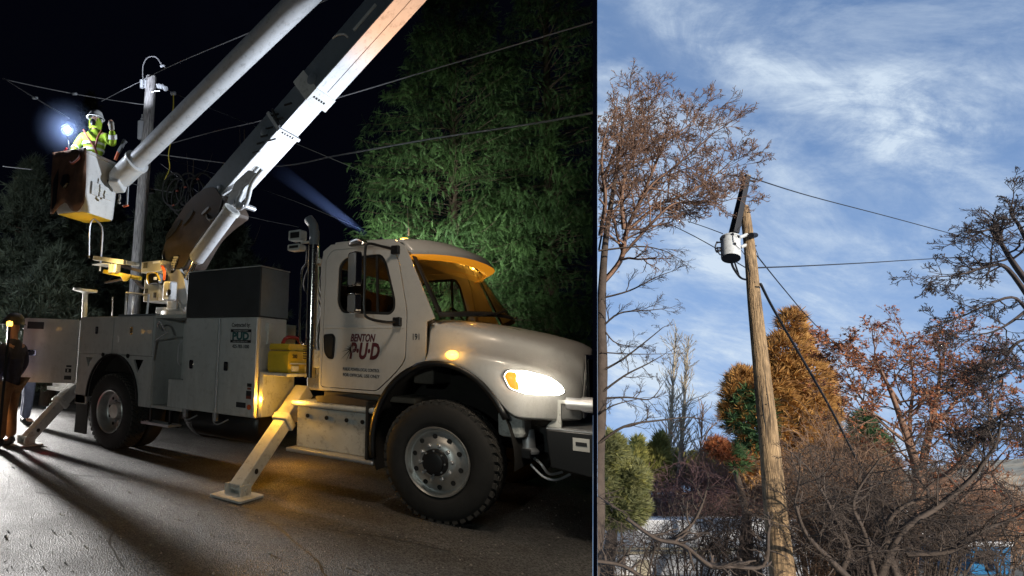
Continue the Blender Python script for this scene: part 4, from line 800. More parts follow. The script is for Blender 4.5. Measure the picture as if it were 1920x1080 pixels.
# lift cylinder and knuckle links
mb = MB(); a, b = Y(436, 392, 1.0), Y(366, 488, 1.0); mb.tube([a, a.lerp(b, .04), a.lerp(b, .96), b], [.10, .125, .125, .10], 24); cyl = P('lift_cylinder', mb, 'boomwhite', smooth=True, angle=30)
mb = MB(); mb.tube([b, Y(350, 522, 1.05)], .05, 14); P('cylinder_rod', mb, 'chrome', parent=cyl, smooth=True); mb = MB(); mb.tube([a.lerp(b, .0), a.lerp(b, .06)], .14, 20); P('cylinder_gland', mb, 'worn', parent=cyl, smooth=True)
mb = MB(); mb.beam(Y(398, 425, 1.1), Y(322, 510, 1.1), .22, .13, (0, 1, 0)); P('compensation_link', mb, 'galv', bevel=.02)
for yk in (.93, 1.20):
    mb = MB(); k1 = rpoly([(466, 318), (440, 342), (425, 378), (433, 386), (444, 381), (458, 352), (484, 326)], 4, 3); mb.plate(PY(k1, yk), yk, yk+.045); kn = P('knuckle_plate', mb, 'boomwhite', bevel=.012)
    mb = MB(); mb.tube(catmull([Y(492, 318, yk+.02), Y(472, 345, yk+.02), Y(462, 380, yk+.02), Y(448, 390, yk+.02), Y(446, 380, yk+.02), Y(455, 358, yk+.02)], 4), .038, 10); P('knuckle_link', mb, 'boomwhite', smooth=True)
for px, py in ((434, 378), (452, 384)): q = Y(px, py, .9); mb = MB(); mb.tube([(q.x, .91, q.z), (q.x, 1.19, q.z)], .04, 14); P('knuckle_pin', mb, 'galv', smooth=True)
# upper boom: round fibreglass tube coming back from the elbow out of sight down to the bucket
uy = 1.0
ua, ub = Y(229, 330, uy), Y(565, 0, uy); du = (ub-ua).normalized(); ue = ub+du*1.4
mb = MB(); mb.tube([ua+du*.25, ue], [.170, .205], 40); ubm = P('upper_boom', mb, 'boomwhite', smooth=True, angle=30)
mb = MB(); mb.tube([ua-du*.12, ua+du*.02, ua+du*.42], [.20, .215, .215], 32); P('boom_tip', mb, 'white', smooth=True, angle=30); 
mb = MB(); mb.tube([ua+du*.42, ua+du*.47], [.235, .235], 32); P('tip_collar', mb, 'white', smooth=True, angle=30)
mb = MB(); mb.beam(ua+Vector((-.05, 0, -.05)), Y(218, 352, .9), .22, .3); P('tip_bracket', mb, 'white', bevel=.03)
mb = MB(); mb.tube([Y(240, 350, .9), Y(238, 385, .9)], .018, 6); mb.tube([Y(238, 385, .9), Y(230, 386, .9)], .014, 6); P('jib_handle', mb, 'galv'); q = Y(236, 386, .9); mb = MB(); mb.box(q, (.12, .04, .025)); P('jib_tip', mb, 'orange')
mb = MB(); q = Y(224, 365, .9); mb.tube(catmull([q, q+Vector((.02, 0, -.06)), q+Vector((-.01, 0, -.12)), q+Vector((.03, 0, -.16))], 3), .022, 6); P('lashing', mb, 'glove')
# bucket
bc = G(164, 352, 10.1); bc = Vector((bc.x, bc.y, 0)); zt, zb_ = 4.865, 3.79; phi = R(13)
BM = Matrix.Translation(bc) @ Matrix.Rotation(phi, 4, 'Z')
def ring(hw, hd, z, r=.08): return [BM @ Vector((a, b, z)) for a, b in rrect(-hw, hw, -hd, hd, r, 4)]
rings_ = [ring(.33, .37, zb_, .07), ring(.345, .385, zb_+.04), ring(.37, .415, zt-.05), ring(.40, .445, zt-.045), ring(.40, .445, zt), ring(.365, .41, zt), ring(.35, .39, zt-.3), ring(.33, .37, zb_+.1)]
mb = MB(); mb.grid([r_+[r_[0]] for r_ in rings_]); k = len(mb.v); mb.add(rings_[0], [tuple(range(20))]); mb.add(rings_[-1], [tuple(range(20))]); bk = P('bucket', mb, 'white', smooth=True, angle=35, label='white fibreglass bucket with a worker inside')
def bface(x0, x1, z0, z1, t, name, m, **k):      # on the +x face of the bucket
    mb = MB(); mb.bx(.385, .385+t, x0, x1, z0, z1); mb.v = [tuple(BM @ Vector(q)) for q in mb.v]; return P(name, mb, m, parent=bk, **k)
bface(-.28, .26, 4.12, 4.35, .012, 'step_recess', 'white', bevel=.01); bface(-.22, .2, 4.20, 4.30, .018, 'foothold', 'worn', bevel=.008); bface(.08, .2, 4.44, 4.49, .014, 'bucket_sticker', 'ink'); bface(.10, .18, 4.455, 4.475, .016, 'bucket_print', 'sticker')
mb = MB(); mb.plate(rrect(-.31, .31, -.35, .35, .06), zb_-.006, zb_-.001, ax='z'); mb.v = [tuple(BM @ Vector(q)) for q in mb.v]; P('bucket_floor', mb, 'yellowplastic', parent=bk)
mb = MB(); mb.tube(catmull([G(167, 484, 9.9), G(168, 425, 9.9), G(176, 410, 9.9)], 3), .016, 6); mb.tube(catmull([G(176, 410, 9.9), G(191, 426, 9.9), G(191, 460, 9.9), G(187, 508, 9.9)], 3), .018, 6); P('bucket_step_rail', mb, 'galv', smooth=True)
light('bucket_underglow', 'POINT', G(160, 440, 10.0), 2.6, (1, .55, .15), shadow_soft_size=.05)
# gear on the bucket
mb = MB(); M2 = BM
def apron(pts, y, name, m, label, cat, off=.03):
    T_ = T(name, M2 @ Vector((0, y, zt-.5)), label, cat)
    rows = []
    for i in range(9):
        t = i/8; row = []
        for j in range(11):
            s_ = j/10; x = pts[0]+(pts[1]-pts[0])*s_; z = zt+.03-t*(pts[2]+.1*math.sin(s_*9+1)*t)
            taper = .385+(zt-z)*-.03; row.append(M2 @ Vector((x, -(taper+.075+.014*math.sin(s_*14+t*5)*(1 if t > .1 else .2)+(.02 if t < .1 else 0)), z)))
        rows.append(row)
    mb = MB(); mb.grid(rows); o = T_.p('canvas', mb, m, smooth='all', solid=.015); return T_, o
ap, _ = apron((-.40, .40, 1.03), -.45, 'tool_apron', 'leather', 'brown canvas tool apron draped over the near rim of the bucket, widened so its brown stands in for the shade of that face', 'tool apron')  # spread over the whole face; its brown also carries the shade there
mb = MB(); mb.add([M2 @ Vector(q) for q in ((-.1, -.49, 4.45), (.02, -.50, 4.45), (.06, -.53, 4.28), (-.03, -.53, 4.20), (-.12, -.52, 4.28))], [(0, 1, 2, 3, 4)]); ap.p('pouch', mb, 'ink', solid=.05)
mb = MB(); mb.tube(catmull([M2 @ Vector(q) for q in ((.25, -.47, 4.8), (.28, -.52, 4.7), (.15, -.53, 4.62), (.05, -.5, 4.68))], 3), .02, 6); ap.p('strap', mb, 'strap')
mb = MB(); mb.add([M2 @ Vector(q) for q in ((-.36, -.46, 4.7), (-.26, -.46, 4.7), (-.24, -.46, 3.95), (-.34, -.46, 3.85))], [(0, 1, 2, 3)]); ap.p('strap', mb, 'ink', solid=.02)
q = G(122, 295, 9.95); Tq = T('red_tool_bag', q, 'small red cloth bag on the left rim of the bucket', 'bag'); mb = MB(); mb.lathe([(0, -.10), (.06, -.09), (.08, 0), (.05, .08), (.07, .11), (0, .10)], q, (.3, .1, 1), n=10); Tq.p('pouch', mb, 'redplastic', smooth=True); mb = MB(); mb.tube([q+Vector((-.04, 0, .1)), q+Vector((.03, 0, .17))], .02, 6); Tq.p('drawstring', mb, 'redplastic')
q = G(148, 291, 9.95); Tq = T('hand_tools', q, 'grey hand tools lying across the rim by the worker', 'tools'); 
for k in range(5): a = q+Vector((random.uniform(-.15, .12), random.uniform(-.1, .1), random.uniform(-.02, .03))); mb = MB(); mb.tube([a, a+Vector((random.uniform(-.12, .12), .05, random.uniform(-.02, .06)))], .018, 6); Tq.p('tool_handle', mb, 'galv' if k % 2 else 'orange')
q = G(216, 300, 10.2); Tq = T('hydraulic_cutter', q, 'grey tool with a red grip standing beside the worker', 'tool'); mb = MB(); mb.tube([G(216, 300, 10.1), G(222, 285, 10.1)], .03, 8); Tq.p('grip', mb, 'orange'); mb = MB(); mb.beam(G(222, 287, 10.1), G(233, 265, 10.1), .05, .07); mb.tube([G(232, 267, 10.1), G(236, 263, 10.1)], .05, 8); Tq.p('head', mb, 'darkgrey', bevel=.01)
# lamp behind the bucket
q = G(126, 243, 10.0); Tq = T('work_light', G(126, 300, 10.3), 'blue white floodlight shining beside the worker above the bucket', 'floodlight')
mb = MB(); mb.lathe([(0, 0), (.075, .0), (.085, .03)], q, CAM-q, n=24); mb.v = [tuple(q+(Vector(z)-q)*.62) for z in mb.v]; Tq.p('lens', mb, 'e_white'); mb = MB(); mb.lathe([(.10, .02), (.11, -.02), (.05, -.12), (0, -.12)], q, CAM-q, n=20); Tq.p('housing', mb, 'blackpaint'); mb = MB(); mb.tube([q-(CAM-q).normalized()*.1, G(128, 262, 10.15), G(132, 300, 10.15)], .015, 8); Tq.p('stand', mb, 'blackpaint')
mistmat('lamp_bloom', .30, (.45, .6, 1), 'ball', .62)
hq = Y(1010, 716, .12)+Vector((.02, -.10, 0)); mistmat('headlight_bloom', .55, (1, .95, .85), 'ball', .42); mb = MB(); mb.lathe([(.43*math.sin(a), -.43*math.cos(a)) for a in np.linspace(0, PI, 12)], (0, 0, 0), (0, 0, 1), n=20); o = mb.build('glow', 'headlight_bloom'); o.location = hq; kind(tag(o, 'pale mist added as the bloom of the truck headlight', 'glow'), 'stuff')  # thin volume ball added at the headlight for its bloom
gq = G(124, 243, 10.05); mb = MB(); mb.lathe([(.66*math.sin(a), -.66*math.cos(a)) for a in np.linspace(0, PI, 14)], (0, 0, 0), (0, 0, 1), n=24); o = mb.build('glow', 'lamp_bloom'); o.location = gq; kind(tag(o, 'blue mist added as the glare round the floodlight by the bucket', 'glow'), 'stuff')  # thin volume ball added round the lamp for its lens glare
# ------------------------------------------------------------------ people
def skin(name, J, E, m, sub=2, parent=None, label=None):
    """J: name -> (position, radius); E: edges; first joint is the root"""
    ks = list(J); me = bpy.data.meshes.new(name); me.from_pydata([J[k][0] for k in ks], [(ks.index(a), ks.index(b)) for a, b in E], [])
    o = bpy.data.objects.new(name, me); COL.objects.link(o); md = o.modifiers.new('s', 'SKIN'); md.use_smooth_shade = True; md.branch_smoothing = .6
    for i, k in enumerate(ks): r_ = J[k][1]; me.skin_vertices[0].data[i].radius = (r_, r_) if not isinstance(r_, tuple) else r_
    me.skin_vertices[0].data[0].use_root = True
    s2 = o.modifiers.new('u', 'SUBSURF'); s2.levels = sub; s2.render_levels = sub
    dg = bpy.context.evaluated_depsgraph_get(); dg.update(); nmz = bpy.data.meshes.new_from_object(o.evaluated_get(dg)); bpy.data.objects.remove(o)
    ob = link(name, nmz, m); nmz.shade_smooth(); return ob
def person(loc, face, pose, label, group=None, coat='darkcloth', pants='tancloth', hat='hardhat', vest=None, hood_=None, seatlow=0):
    Tq = T('person', loc, label, 'person', group); M = Matrix.Translation(loc) @ Matrix.Rotation(face, 4, 'Z')
    # local: +x is the person's left, -y is the way they face
    J = {'pelvis': ((0, 0, .95), .13), 'waist': ((0, 0, 1.10), .12), 'chest': ((0, .01, 1.32), .15), 'neck0': ((0, .01, 1.48), .07), 'neck': ((0, 0, 1.56), .055), 'head0': ((0, -.015, 1.63), .080), 'head1': ((0, -.01, 1.70), .095), 'head2': ((0, 0, 1.77), .070)}
    Ee = [('pelvis', 'waist'), ('waist', 'chest'), ('chest', 'neck0'), ('neck0', 'neck'), ('neck', 'head0'), ('head0', 'head1'), ('head1', 'head2')]
    for s_, n_ in ((1, 'l'), (-1, 'r')):
        sh, elb, wr, kn, an, toe = pose[n_]
        J['sh'+n_] = ((s_*.19, .01, 1.43), .065); J['el'+n_] = (elb, .046); J['wr'+n_] = (wr, .032)
        hd = (Vector(wr)-Vector(elb)).normalized(); side_ = hd.cross(Vector((0, 1, .1))).normalized(); nrm = hd.cross(side_)
        pm = Vector(wr)+hd*.07; J['pa'+n_] = (tuple(pm), .030)
        Ee += [('chest', 'sh'+n_), ('sh'+n_, 'el'+n_), ('el'+n_, 'wr'+n_), ('wr'+n_, 'pa'+n_)]
        for k in range(5):
            if k < 4: b0 = pm+side_*(k-1.5)*.020+hd*.02; ln = (.030, .036, .034, .026)[k]; d1, d2_ = hd, (hd+nrm*.9).normalized()
            else: b0 = Vector(wr)+hd*.035+side_*.035; ln = .026; d1 = (hd+side_*1.1).normalized(); d2_ = (hd+nrm*.3).normalized()
            J[f'f{k}a'+n_] = (tuple(b0), .0105); J[f'f{k}b'+n_] = (tuple(b0+d1*ln), .0095); J[f'f{k}c'+n_] = (tuple(b0+d1*ln+d2_*ln), .008)
            Ee += [('pa'+n_ if k < 4 else 'wr'+n_, f'f{k}a'+n_), (f'f{k}a'+n_, f'f{k}b'+n_), (f'f{k}b'+n_, f'f{k}c'+n_)]
        J['hp'+n_] = ((s_*.09, 0, .90), .095); J['kn'+n_] = (kn, .062); J['an'+n_] = (an, .042); J['to'+n_] = (toe, .038)
        Ee += [('pelvis', 'hp'+n_), ('hp'+n_, 'kn'+n_), ('kn'+n_, 'an'+n_), ('an'+n_, 'to'+n_)]
    tf = lambda o: o.data.transform(M)
    b_ = skin('body', J, Ee, 'skin' ); tf(b_); Tq.p('body', b_, 'skin')
    # jacket
    Jj = {k: (J[k][0], J[k][1]+e) for k, e in (('waist', .055), ('chest', .045), ('neck0', .03))}
    Jj = {'waist': ((0, 0, 1.06), (.20, .16)), 'hem': ((0, 0, .84), (.20, .165)), 'chest': ((0, .01, 1.32), (.20, .155)), 'collar': ((0, .01, 1.545), .085)}; Ej = [('waist', 'hem'), ('waist', 'chest'), ('chest', 'collar')]
    for s_, n_ in ((1, 'l'), (-1, 'r')):
        sh, elb, wr, *_ = pose[n_]; Jj['sh'+n_] = ((s_*.20, .01, 1.42), .098); Jj['el'+n_] = (elb, .076); Jj['wr'+n_] = (tuple(Vector(wr)*.9+Vector(elb)*.1), .056); Ej += [('chest', 'sh'+n_), ('sh'+n_, 'el'+n_), ('el'+n_, 'wr'+n_)]
    j_ = skin('jacket', Jj, Ej, coat); tf(j_); Tq.p('jacket', j_, coat)
    Jp = {'pelvis': ((0, 0, .98), (.18, .15))}; Ep = []
    for s_, n_ in ((1, 'l'), (-1, 'r')):
        _, _, _, kn, an, toe = pose[n_]; Jp['hp'+n_] = ((s_*.10, 0, .88), .125); Jp['kn'+n_] = (kn, .092); Jp['an'+n_] = (tuple(Vector(an)+Vector((0, 0, .02))), .080); Ep += [('pelvis', 'hp'+n_), ('hp'+n_, 'kn'+n_), ('kn'+n_, 'an'+n_)]
        bt = skin('boot', {'a': (tuple(Vector(an)+Vector((0, .02, .06))), .06), 'b': (tuple(Vector(an)+Vector((0, .02, -.045))), .055), 'c': (tuple(Vector(toe)+Vector((0, 0, -.0))), .048)}, [('a', 'b'), ('b', 'c')], 'ink'); tf(bt); Tq.p('boot', bt, 'ink')
    t_ = skin('trousers', Jp, Ep, pants); tf(t_); Tq.p('trousers', t_, pants)
    mb = MB(); c = Vector((0, 0, 1.75)); pr = [(.0, .155), (.06, .145), (.105, .11), (.13, .05), (.135, .0), (.16, -.012), (.165, -.02), (.128, -.012)]
    mb.lathe([(a, h) for a, h in pr], c, (0, .05, 1), n=28); mb.v = [tuple(M @ (Vector(q) if q[1] > -.10 else Vector((q[0], q[1]-.04, q[2]-.012)))) for q in mb.v]; hh = Tq.p('hard_hat', mb, hat, smooth='all', solid=.004)
    # face: nose, eyes, mouth, ears
    mb = MB(); mb.add([M @ Vector(q) for q in ((-.014, -.098, 1.645), (.014, -.098, 1.645), (0, -.128, 1.65), (0, -.098, 1.70))], [(0, 1, 2), (0, 2, 3), (1, 3, 2)]); Tq.p('nose', mb, 'skin', smooth='all')
    for s_ in (-1, 1):
        mb = MB(); mb.lathe([(0, .011), (.009, .006), (.012, 0)], M @ Vector((s_*.034, -.094, 1.695)), M.to_3x3() @ Vector((0, -1, 0)), n=10); Tq.p('eye', mb, 'sticker'); mb = MB(); mb.lathe([(0, .014), (.005, .011)], M @ Vector((s_*.034, -.094, 1.695)), M.to_3x3() @ Vector((0, -1, 0)), n=8); Tq.p('pupil', mb, 'ink')
        mb = MB(); mb.lathe([(0, .01), (.02, .008), (.028, -.004)], M @ Vector((s_*.096, .0, 1.675)), M.to_3x3() @ Vector((s_, -.3, 0)), n=10); Tq.p('ear', mb, 'skin')
    mb = MB(); mb.tube([M @ Vector((-.025, -.103, 1.612)), M @ Vector((0, -.109, 1.609)), M @ Vector((.025, -.103, 1.612))], .005, 6); Tq.p('mouth', mb, 'strap')
    if hood_:
        mb = MB(); mb.lathe([(.10, -.02), (.115, .05), (.118, .13), (.11, .17)], (0, .01, 1.54), (0, 0, 1), n=24); mb.v = [tuple(M @ (Vector(q) if not (q[1] < -.08 and q[2] > 1.62) else Vector((q[0], -.075, q[2])))) for q in mb.v]; Tq.p('hood', mb, hood_, smooth='all', solid=.006)
        mb = MB(); mb.lathe([(.03, .0), (.055, .05), (.045, .1), (.0, .13)], (0, -.115, 1.55), (0, -.25, 1), n=14); mb.v = [tuple(M @ Vector(q)) for q in mb.v]; Tq.p('face_mask', mb, 'ink', smooth='all')
        mb = MB(); mb.lathe([(.03, -.02), (.045, 0), (.0, .015)], (.128, .0, 1.70), (1, 0, 0), n=14); mb.v = [tuple(M @ Vector(q)) for q in mb.v]; Tq.p('ear_defender', mb, 'hardhat', smooth='all')
    return Tq, M
stand = lambda s_: (None, (s_*.27, .03, 1.16), (s_*.25, -.10, .92), (s_*.11, -.01, .50), (s_*.12, .02, .09), (s_*.13, -.14, .035))
# worker in the bucket, left glove raised, right arm down
base = M2 @ Vector((-.02, .05, 0)); 
wl = (None, (.40, -.10, 1.20), (.40, -.26, 1.46), (.11, -.01, .50), (.12, .02, .09), (.13, -.14, .035))
wr_ = (None, (-.31, -.03, 1.16), (-.28, -.24, .98), (-.11, -.01, .50), (-.12, .02, .09), (-.13, -.14, .035))
wk, M = person((base.x+.05, base.y, 3.96), R(38), {'l': wl, 'r': wr_}, 'worker in yellow high-visibility jacket, harness and white hard hat standing in the raised bucket', coat='hivis', pants='denim', hood_='hivis')
def wp(mb, name, m, **k): mb.v = [tuple(M @ Vector(q)) for q in mb.v]; return wk.p(name, mb, m, **k)
mb = MB(); mb.tube(catmull([(-.16, -.12, 1.46), (-.05, -.185, 1.30), (.08, -.19, 1.12), (.14, -.15, .98)], 4), .018, 6); wp(mb, 'harness_strap', 'strap'); mb = MB(); mb.tube(catmull([(.17, -.11, 1.46), (.13, -.175, 1.30), (.10, -.18, 1.1)], 4), .018, 6); wp(mb, 'harness_strap', 'strap')
for z in (1.10, 1.22): mb = MB(); mb.lathe([(.198, -.022), (.200, .022)], (0, 0, z), (0, 0, 1), n=28); mb.v = [(q[0]*1.03, q[1]*.84, q[2]) for q in mb.v]; wp(mb, 'reflective_band', 'reflective', solid=.004)
for a, b in (((.40, -.15, 1.29), (.40, -.19, 1.36)), ((-.305, -.09, 1.10), (-.295, -.14, 1.06))): mb = MB(); mb.tube([a, b], .078, 14, cap=False); wp(mb, 'reflective_band', 'reflective')
for e_, w_ in ((wl[1], wl[2]), (wr_[1], wr_[2])):
    d_ = (Vector(w_)-Vector(e_)).normalized(); mb = MB(); mb.lathe([(.050, -.03), (.052, .03), (.047, .06), (.052, .09), (.042, .115), (0, .12)], w_, d_, n=14); wp(mb, 'glove', 'glove', smooth='all')
# two of the crew at the left edge, behind the open door
p1 = Z(6, 838, 0); person((p1.x, p1.y+.0, 0), R(-60), {'l': stand(1), 'r': stand(-1)}, 'person at the left edge in dark jacket and tan work trousers, back to the camera', coat='darkcloth', pants='tancloth', hat='darkgrey')
p2 = Z(47, 796, 0); Tv, M = person((p2.x, p2.y, 0), R(160), {'l': stand(1), 'r': stand(-1)}, 'person in white hard hat and blue jeans half hidden by the open truck door', coat='darkcloth', pants='denim')
mb = MB(); mb.lathe([(.215, -.10), (.215, .22), (.17, .30)], (0, 0, 1.18), (0, 0, 1), n=24); mb.v = [tuple(M @ Vector((q[0], q[1]*.82, q[2]))) for q in mb.v]; Tv.p('vest', mb, 'orange', smooth='all', solid=.01)
# head lamp on the crewman's helmet seen as an amber point
q = G(18, 607, 7.6); Tq = T('amber_beacon', Vector((q.x, q.y, 0)), 'small amber lamp glowing on a stand at the left edge of the night street', 'lamp')
mb = MB(); mb.lathe([(0, .04), (.035, .03), (.04, 0), (.035, -.03), (0, -.035)], q, (0, 0, 1), n=16); Tq.p('lamp', mb, 'e_amber', smooth=True); mb = MB(); mb.tube([(q.x, q.y, 0), (q.x, q.y, q.z-.03)], .02, 8); Tq.p('stand', mb, 'blackpaint')
light('beacon_light', 'POINT', q+Vector((.05, -.1, 0)), .3, (1, .5, .1), shadow_soft_size=.03)
light('tail_ground_glow', 'POINT', Z(80, 850, 0)+Vector((0, 0, .13)), .35, (1, .05, .03), shadow_soft_size=.03)  # red point added just above the road for a red pool there
# ------------------------------------------------------------------ yellow case on the shelf
cx0, cy0, cz0 = -1.93, .10, 1.228
Tq = T('equipment_case', (cx0, cy0+.2, cz0), 'yellow plastic tool case with dark red lid behind the exhaust stack', 'case')
mb = MB(); mb.plate(rrect(-.03, .47, cz0, cz0+.25, .05), cx0-.15, cx0+.15, ax='x'); mb.v = [(q[0], q[1]+cy0, q[2]) for q in mb.v]; bd = Tq.p('body', mb, 'yellowplastic', bevel=.03)
mb = MB(); mb.plate(rrect(-.02, .46, cz0+.255, cz0+.33, .03), cx0-.14, cx0+.14, ax='x'); mb.v = [(q[0], q[1]+cy0, q[2]) for q in mb.v]; Tq.p('lid', mb, 'yellowplastic', bevel=.02)
mb = MB(); mb.tube(catmull([(cx0, cy0+.05, cz0+.33), (cx0, cy0+.12, cz0+.40), (cx0, cy0+.32, cz0+.40), (cx0, cy0+.40, cz0+.33)], 4), .022, 8); Tq.p('handle', mb, 'redplastic', smooth=True)
mb = MB(); mb.bx(cx0+.1505, cx0+.158, cy0, cy0+.42, cz0+.10, cz0+.115); mb.bx(cx0+.1505, cx0+.165, cy0+.03, cy0+.15, cz0+.02, cz0+.08); Tq.p('latch_strip', mb, 'worn')
text('200', (cx0+.152, cy0+.09, cz0+.17), .06, 'ink', bd, Tq, rot=(PI/2, 0, PI/2), bold=.002)
# ------------------------------------------------------------------ night pole, its hardware and wires
mat('wood', (.34, .26, .17), .85, var=.3, vs=4, bump=.6, bs=25)
def woodmat(name, c1, c2, M_):
    m = mat(name, c1, .88, var=.1, vs=2, col2=c2, thr=(.35, .65)); n = m.node_tree.nodes; l = m.node_tree.links; b = n['Principled BSDF']; t = n['Texture Coordinate']
    mp_ = n.new('ShaderNodeMapping'); mp_.vector_type = 'TEXTURE'; mp_.inputs['Scale'].default_value = (1, 1, 13); l.new(t.outputs['UV'] if 0 else t.outputs['Object'], mp_.inputs[0])
    q = n.new('ShaderNodeTexNoise'); q.inputs['Scale'].default_value = 55; q.inputs['Detail'].default_value = 8; q.inputs['Distortion'].default_value = .4; l.new(mp_.outputs[0], q.inputs[0])
    q2 = n.new('ShaderNodeTexNoise'); q2.inputs['Scale'].default_value = 16; q2.inputs['Detail'].default_value = 4; l.new(mp_.outputs[0], q2.inputs[0])
    rp = n.new('ShaderNodeMapRange'); rp.inputs[1].default_value = .30; rp.inputs[2].default_value = .62; rp.inputs[3].default_value = .35; rp.inputs[4].default_value = 1.15; l.new(q.outputs[0], rp.inputs[0])
    rp2 = n.new('ShaderNodeMapRange'); rp2.inputs[1].default_value = .33; rp2.inputs[2].default_value = .42; rp2.inputs[3].default_value = .35; rp2.inputs[4].default_value = 1.0; l.new(q2.outputs[0], rp2.inputs[0])
    mm = n.new('ShaderNodeMath'); mm.operation = 'MULTIPLY'; l.new(rp.outputs[0], mm.inputs[0]); l.new(rp2.outputs[0], mm.inputs[1])
    x = n.new('ShaderNodeVectorMath'); x.operation = 'SCALE'; l.new(b.inputs['Base Color'].links[0].from_socket, x.inputs[0]); l.new(mm.outputs[0], x.inputs['Scale']); l.new(x.outputs[0], b.inputs['Base Color'])
    bp = n.new('ShaderNodeBump'); bp.inputs['Strength'].default_value = .9; bp.inputs['Distance'].default_value = .01; l.new(mm.outputs[0], bp.inputs['Height']); l.new(bp.outputs[0], b.inputs['Normal'])
    return m
woodmat('poleday', (.50, .33, .165), (.25, .16, .08), None); woodmat('poleday2', (.55, .53, .52), (.36, .35, .35), None)
pt = G(284, 145, 14.2); pbx, pby = G(274, 455, 14.2).x, G(274, 455, 14.2).y; pbm = Vector((pt.x-.0, pt.y, 0))
pl = T('utility_pole', (pbm.x, pbm.y, 0), 'grey wooden utility pole lit white at its top, in the dark behind the bucket', 'utility pole')
mb = MB(); zz = np.linspace(0, pt.z, 14); mb.tube([(pbm.x-.10+.10*z/pt.z+random.uniform(-.004, .004), pbm.y, z) for z in zz], [.165-.03*z/pt.z for z in zz], 20); pl.p('shaft', mb, 'poleday2', smooth=True, angle=50)
def gtube(pts, d, r_, n_=6): return [G(a, b, d) for a, b in pts], r_, n_
for px, py, ln in ((264, 160, .0), ): mb = MB(); mb.tube([G(266, 150, 14.1), G(266, 165, 14.1)], .05, 10); mb.tube([G(273, 165, 14.1), G(273, 150, 14.1)], .035, 10); pl.p('insulator', mb, 'porcelain', smooth=True)
mb = MB(); mb.tube([G(266, 157, 14.1), G(284, 165, 14.2)], .025, 6); mb.tube([G(292, 158, 14.2), G(302, 163, 14.2), G(306, 158, 14.2)], .03, 6); mb.tube([G(284, 172, 14.0), G(300, 170, 14.0)], .02, 6); pl.p('bracket', mb, 'galv')
for px, py in ((298, 161), (304, 163), (310, 166)): q = G(px, py, 14.15); mb = MB(); mb.lathe([(0, -.04), (.06, -.03), (.07, 0), (.06, .03), (0, .04)], q, (.9, 0, -.35), n=12); pl.p('insulator', mb, 'porcelain', smooth=True)
mb = MB(); mb.tube(catmull([G(268, 150, 14.1), G(268, 125, 14.1), G(276, 109, 14.1), G(292, 107, 14.1), G(305, 124, 14.1)], 5), .016, 6); pl.p('jumper_loop', mb, 'wire', smooth=True)
mb = MB(); mb.tube([G(283, 350, 14.0), G(275, 350, 14.0)], .18, 14) if 0 else mb.lathe([(.19, -.04), (.19, .04)], G(277, 357, 14.2), (0, 0, 1), n=16); pl.p('pole_band', mb, 'black')
qa = G(264, 262, 14.0); Tq = T('surge_arrester', qa, 'grey cylindrical cutout canister hanging beside the night pole', 'cutout'); mb = MB(); mb.tube([G(264, 262, 14.0), G(264, 260, 14.0), G(265, 228, 14.0), G(265, 226, 14.0)], [.06, .09, .09, .06], 16); Tq.p('canister', mb, 'porcelain', smooth=True, angle=40)
mb = MB(); mb.lathe([(.02, 0), (.045, .01), (.02, .03), (.04, .05), (.018, .07), (.02, .16), (0, .17)], G(266, 226, 14.0), (0, 0, 1), n=12); Tq.p('bushing', mb, 'porcelain', smooth=True); mb = MB(); mb.tube([G(264, 240, 14.0), G(277, 245, 14.15)], .02, 6); Tq.p('arm', mb, 'galv')
def wire(pts, d0, d1, r_, label, m='wire', sag=0., kindname='power_line', group=None, n_=14, clampz=()):
    P0 = [G(a, b, d0+(d1-d0)*i/(len(pts)-1)) for i, (a, b) in enumerate(pts)]
    if len(P0) == 2: P0 = [P0[0].lerp(P0[1], t/n_)+Vector((0, 0, -sag*4*(t/n_)*(1-t/n_))) for t in range(n_+1)]
    else: P0 = catmull(P0, 6)
    mb = MB(); mb.tube(P0, r_, 5); o = mb.build(kindname, m, smooth='all'); return tag(o, label, 'power line' if kindname == 'power_line' else kindname.replace('_', ' '), group)
gw = 'overhead wires of the night street'
wire([(5, 148), (276, 197)], 13, 14.2, .012, 'grey wire from the left edge to just below the lit pole top', group=gw, sag=.05)
wire([(5, 146), (60, 180), (130, 222)], 12, 11, .012, 'short grey wire sloping down from the left edge towards the floodlight', group=gw)
wire([(190, 190), (232, 168), (267, 151)], 13.8, 14.2, .010, 'thin dark wire coming up from behind to the pole top', group=gw)
wire([(268, 150), (282, 142), (350, 110), (485, 54), (640, -12)], 14.2, 9.5, .012, 'bright wire rising from the pole top across the upper boom', group=gw)
wire([(296, 160), (348, 184), (480, 238), (640, 305), (800, 372)], 14.2, 21, .010, 'thin wire falling from the pole top behind both booms towards the cedar', group=gw)
wire([(300, 275), (400, 247), (490, 226), (624, 186), (900, 104), (1130, 36)], 14.1, 6.4, .0105, 'upper pale wire crossing the dark cedar to the top right', group=gw)
wire([(300, 290), (500, 312), (640, 290), (800, 262), (1000, 232), (1130, 208)], 14.1, 6.2, .016, 'thick lower pale wire crossing the lit cedar', group=gw)
wire([(245, 343), (275, 352), (330, 362)], 13.6, 14.2, .010, 'short wire at the pole just under the bucket boom tip', group=gw)
wire([(294, 290), (372, 316), (560, 380), (700, 440)], 14.2, 21, .008, 'faint wire passing behind the knuckle of the boom', group=gw)
wire([(300, 306), (420, 390), (560, 426)], 14.2, 13.5, .007, 'faintest wire behind the lift cylinder and the stack', group=gw)
wire([(5, 312), (60, 318)], 12, 12.4, .009, 'short faint wire at the left edge beside the bucket', group=gw)
wire([(325, 171), (325, 200), (322, 214)], 13.9, 13.9, .016, 'upper length of yellow rope hanging from the wire by the pole', 'yellowrope', kindname='yellow_rope', group='yellow rope')
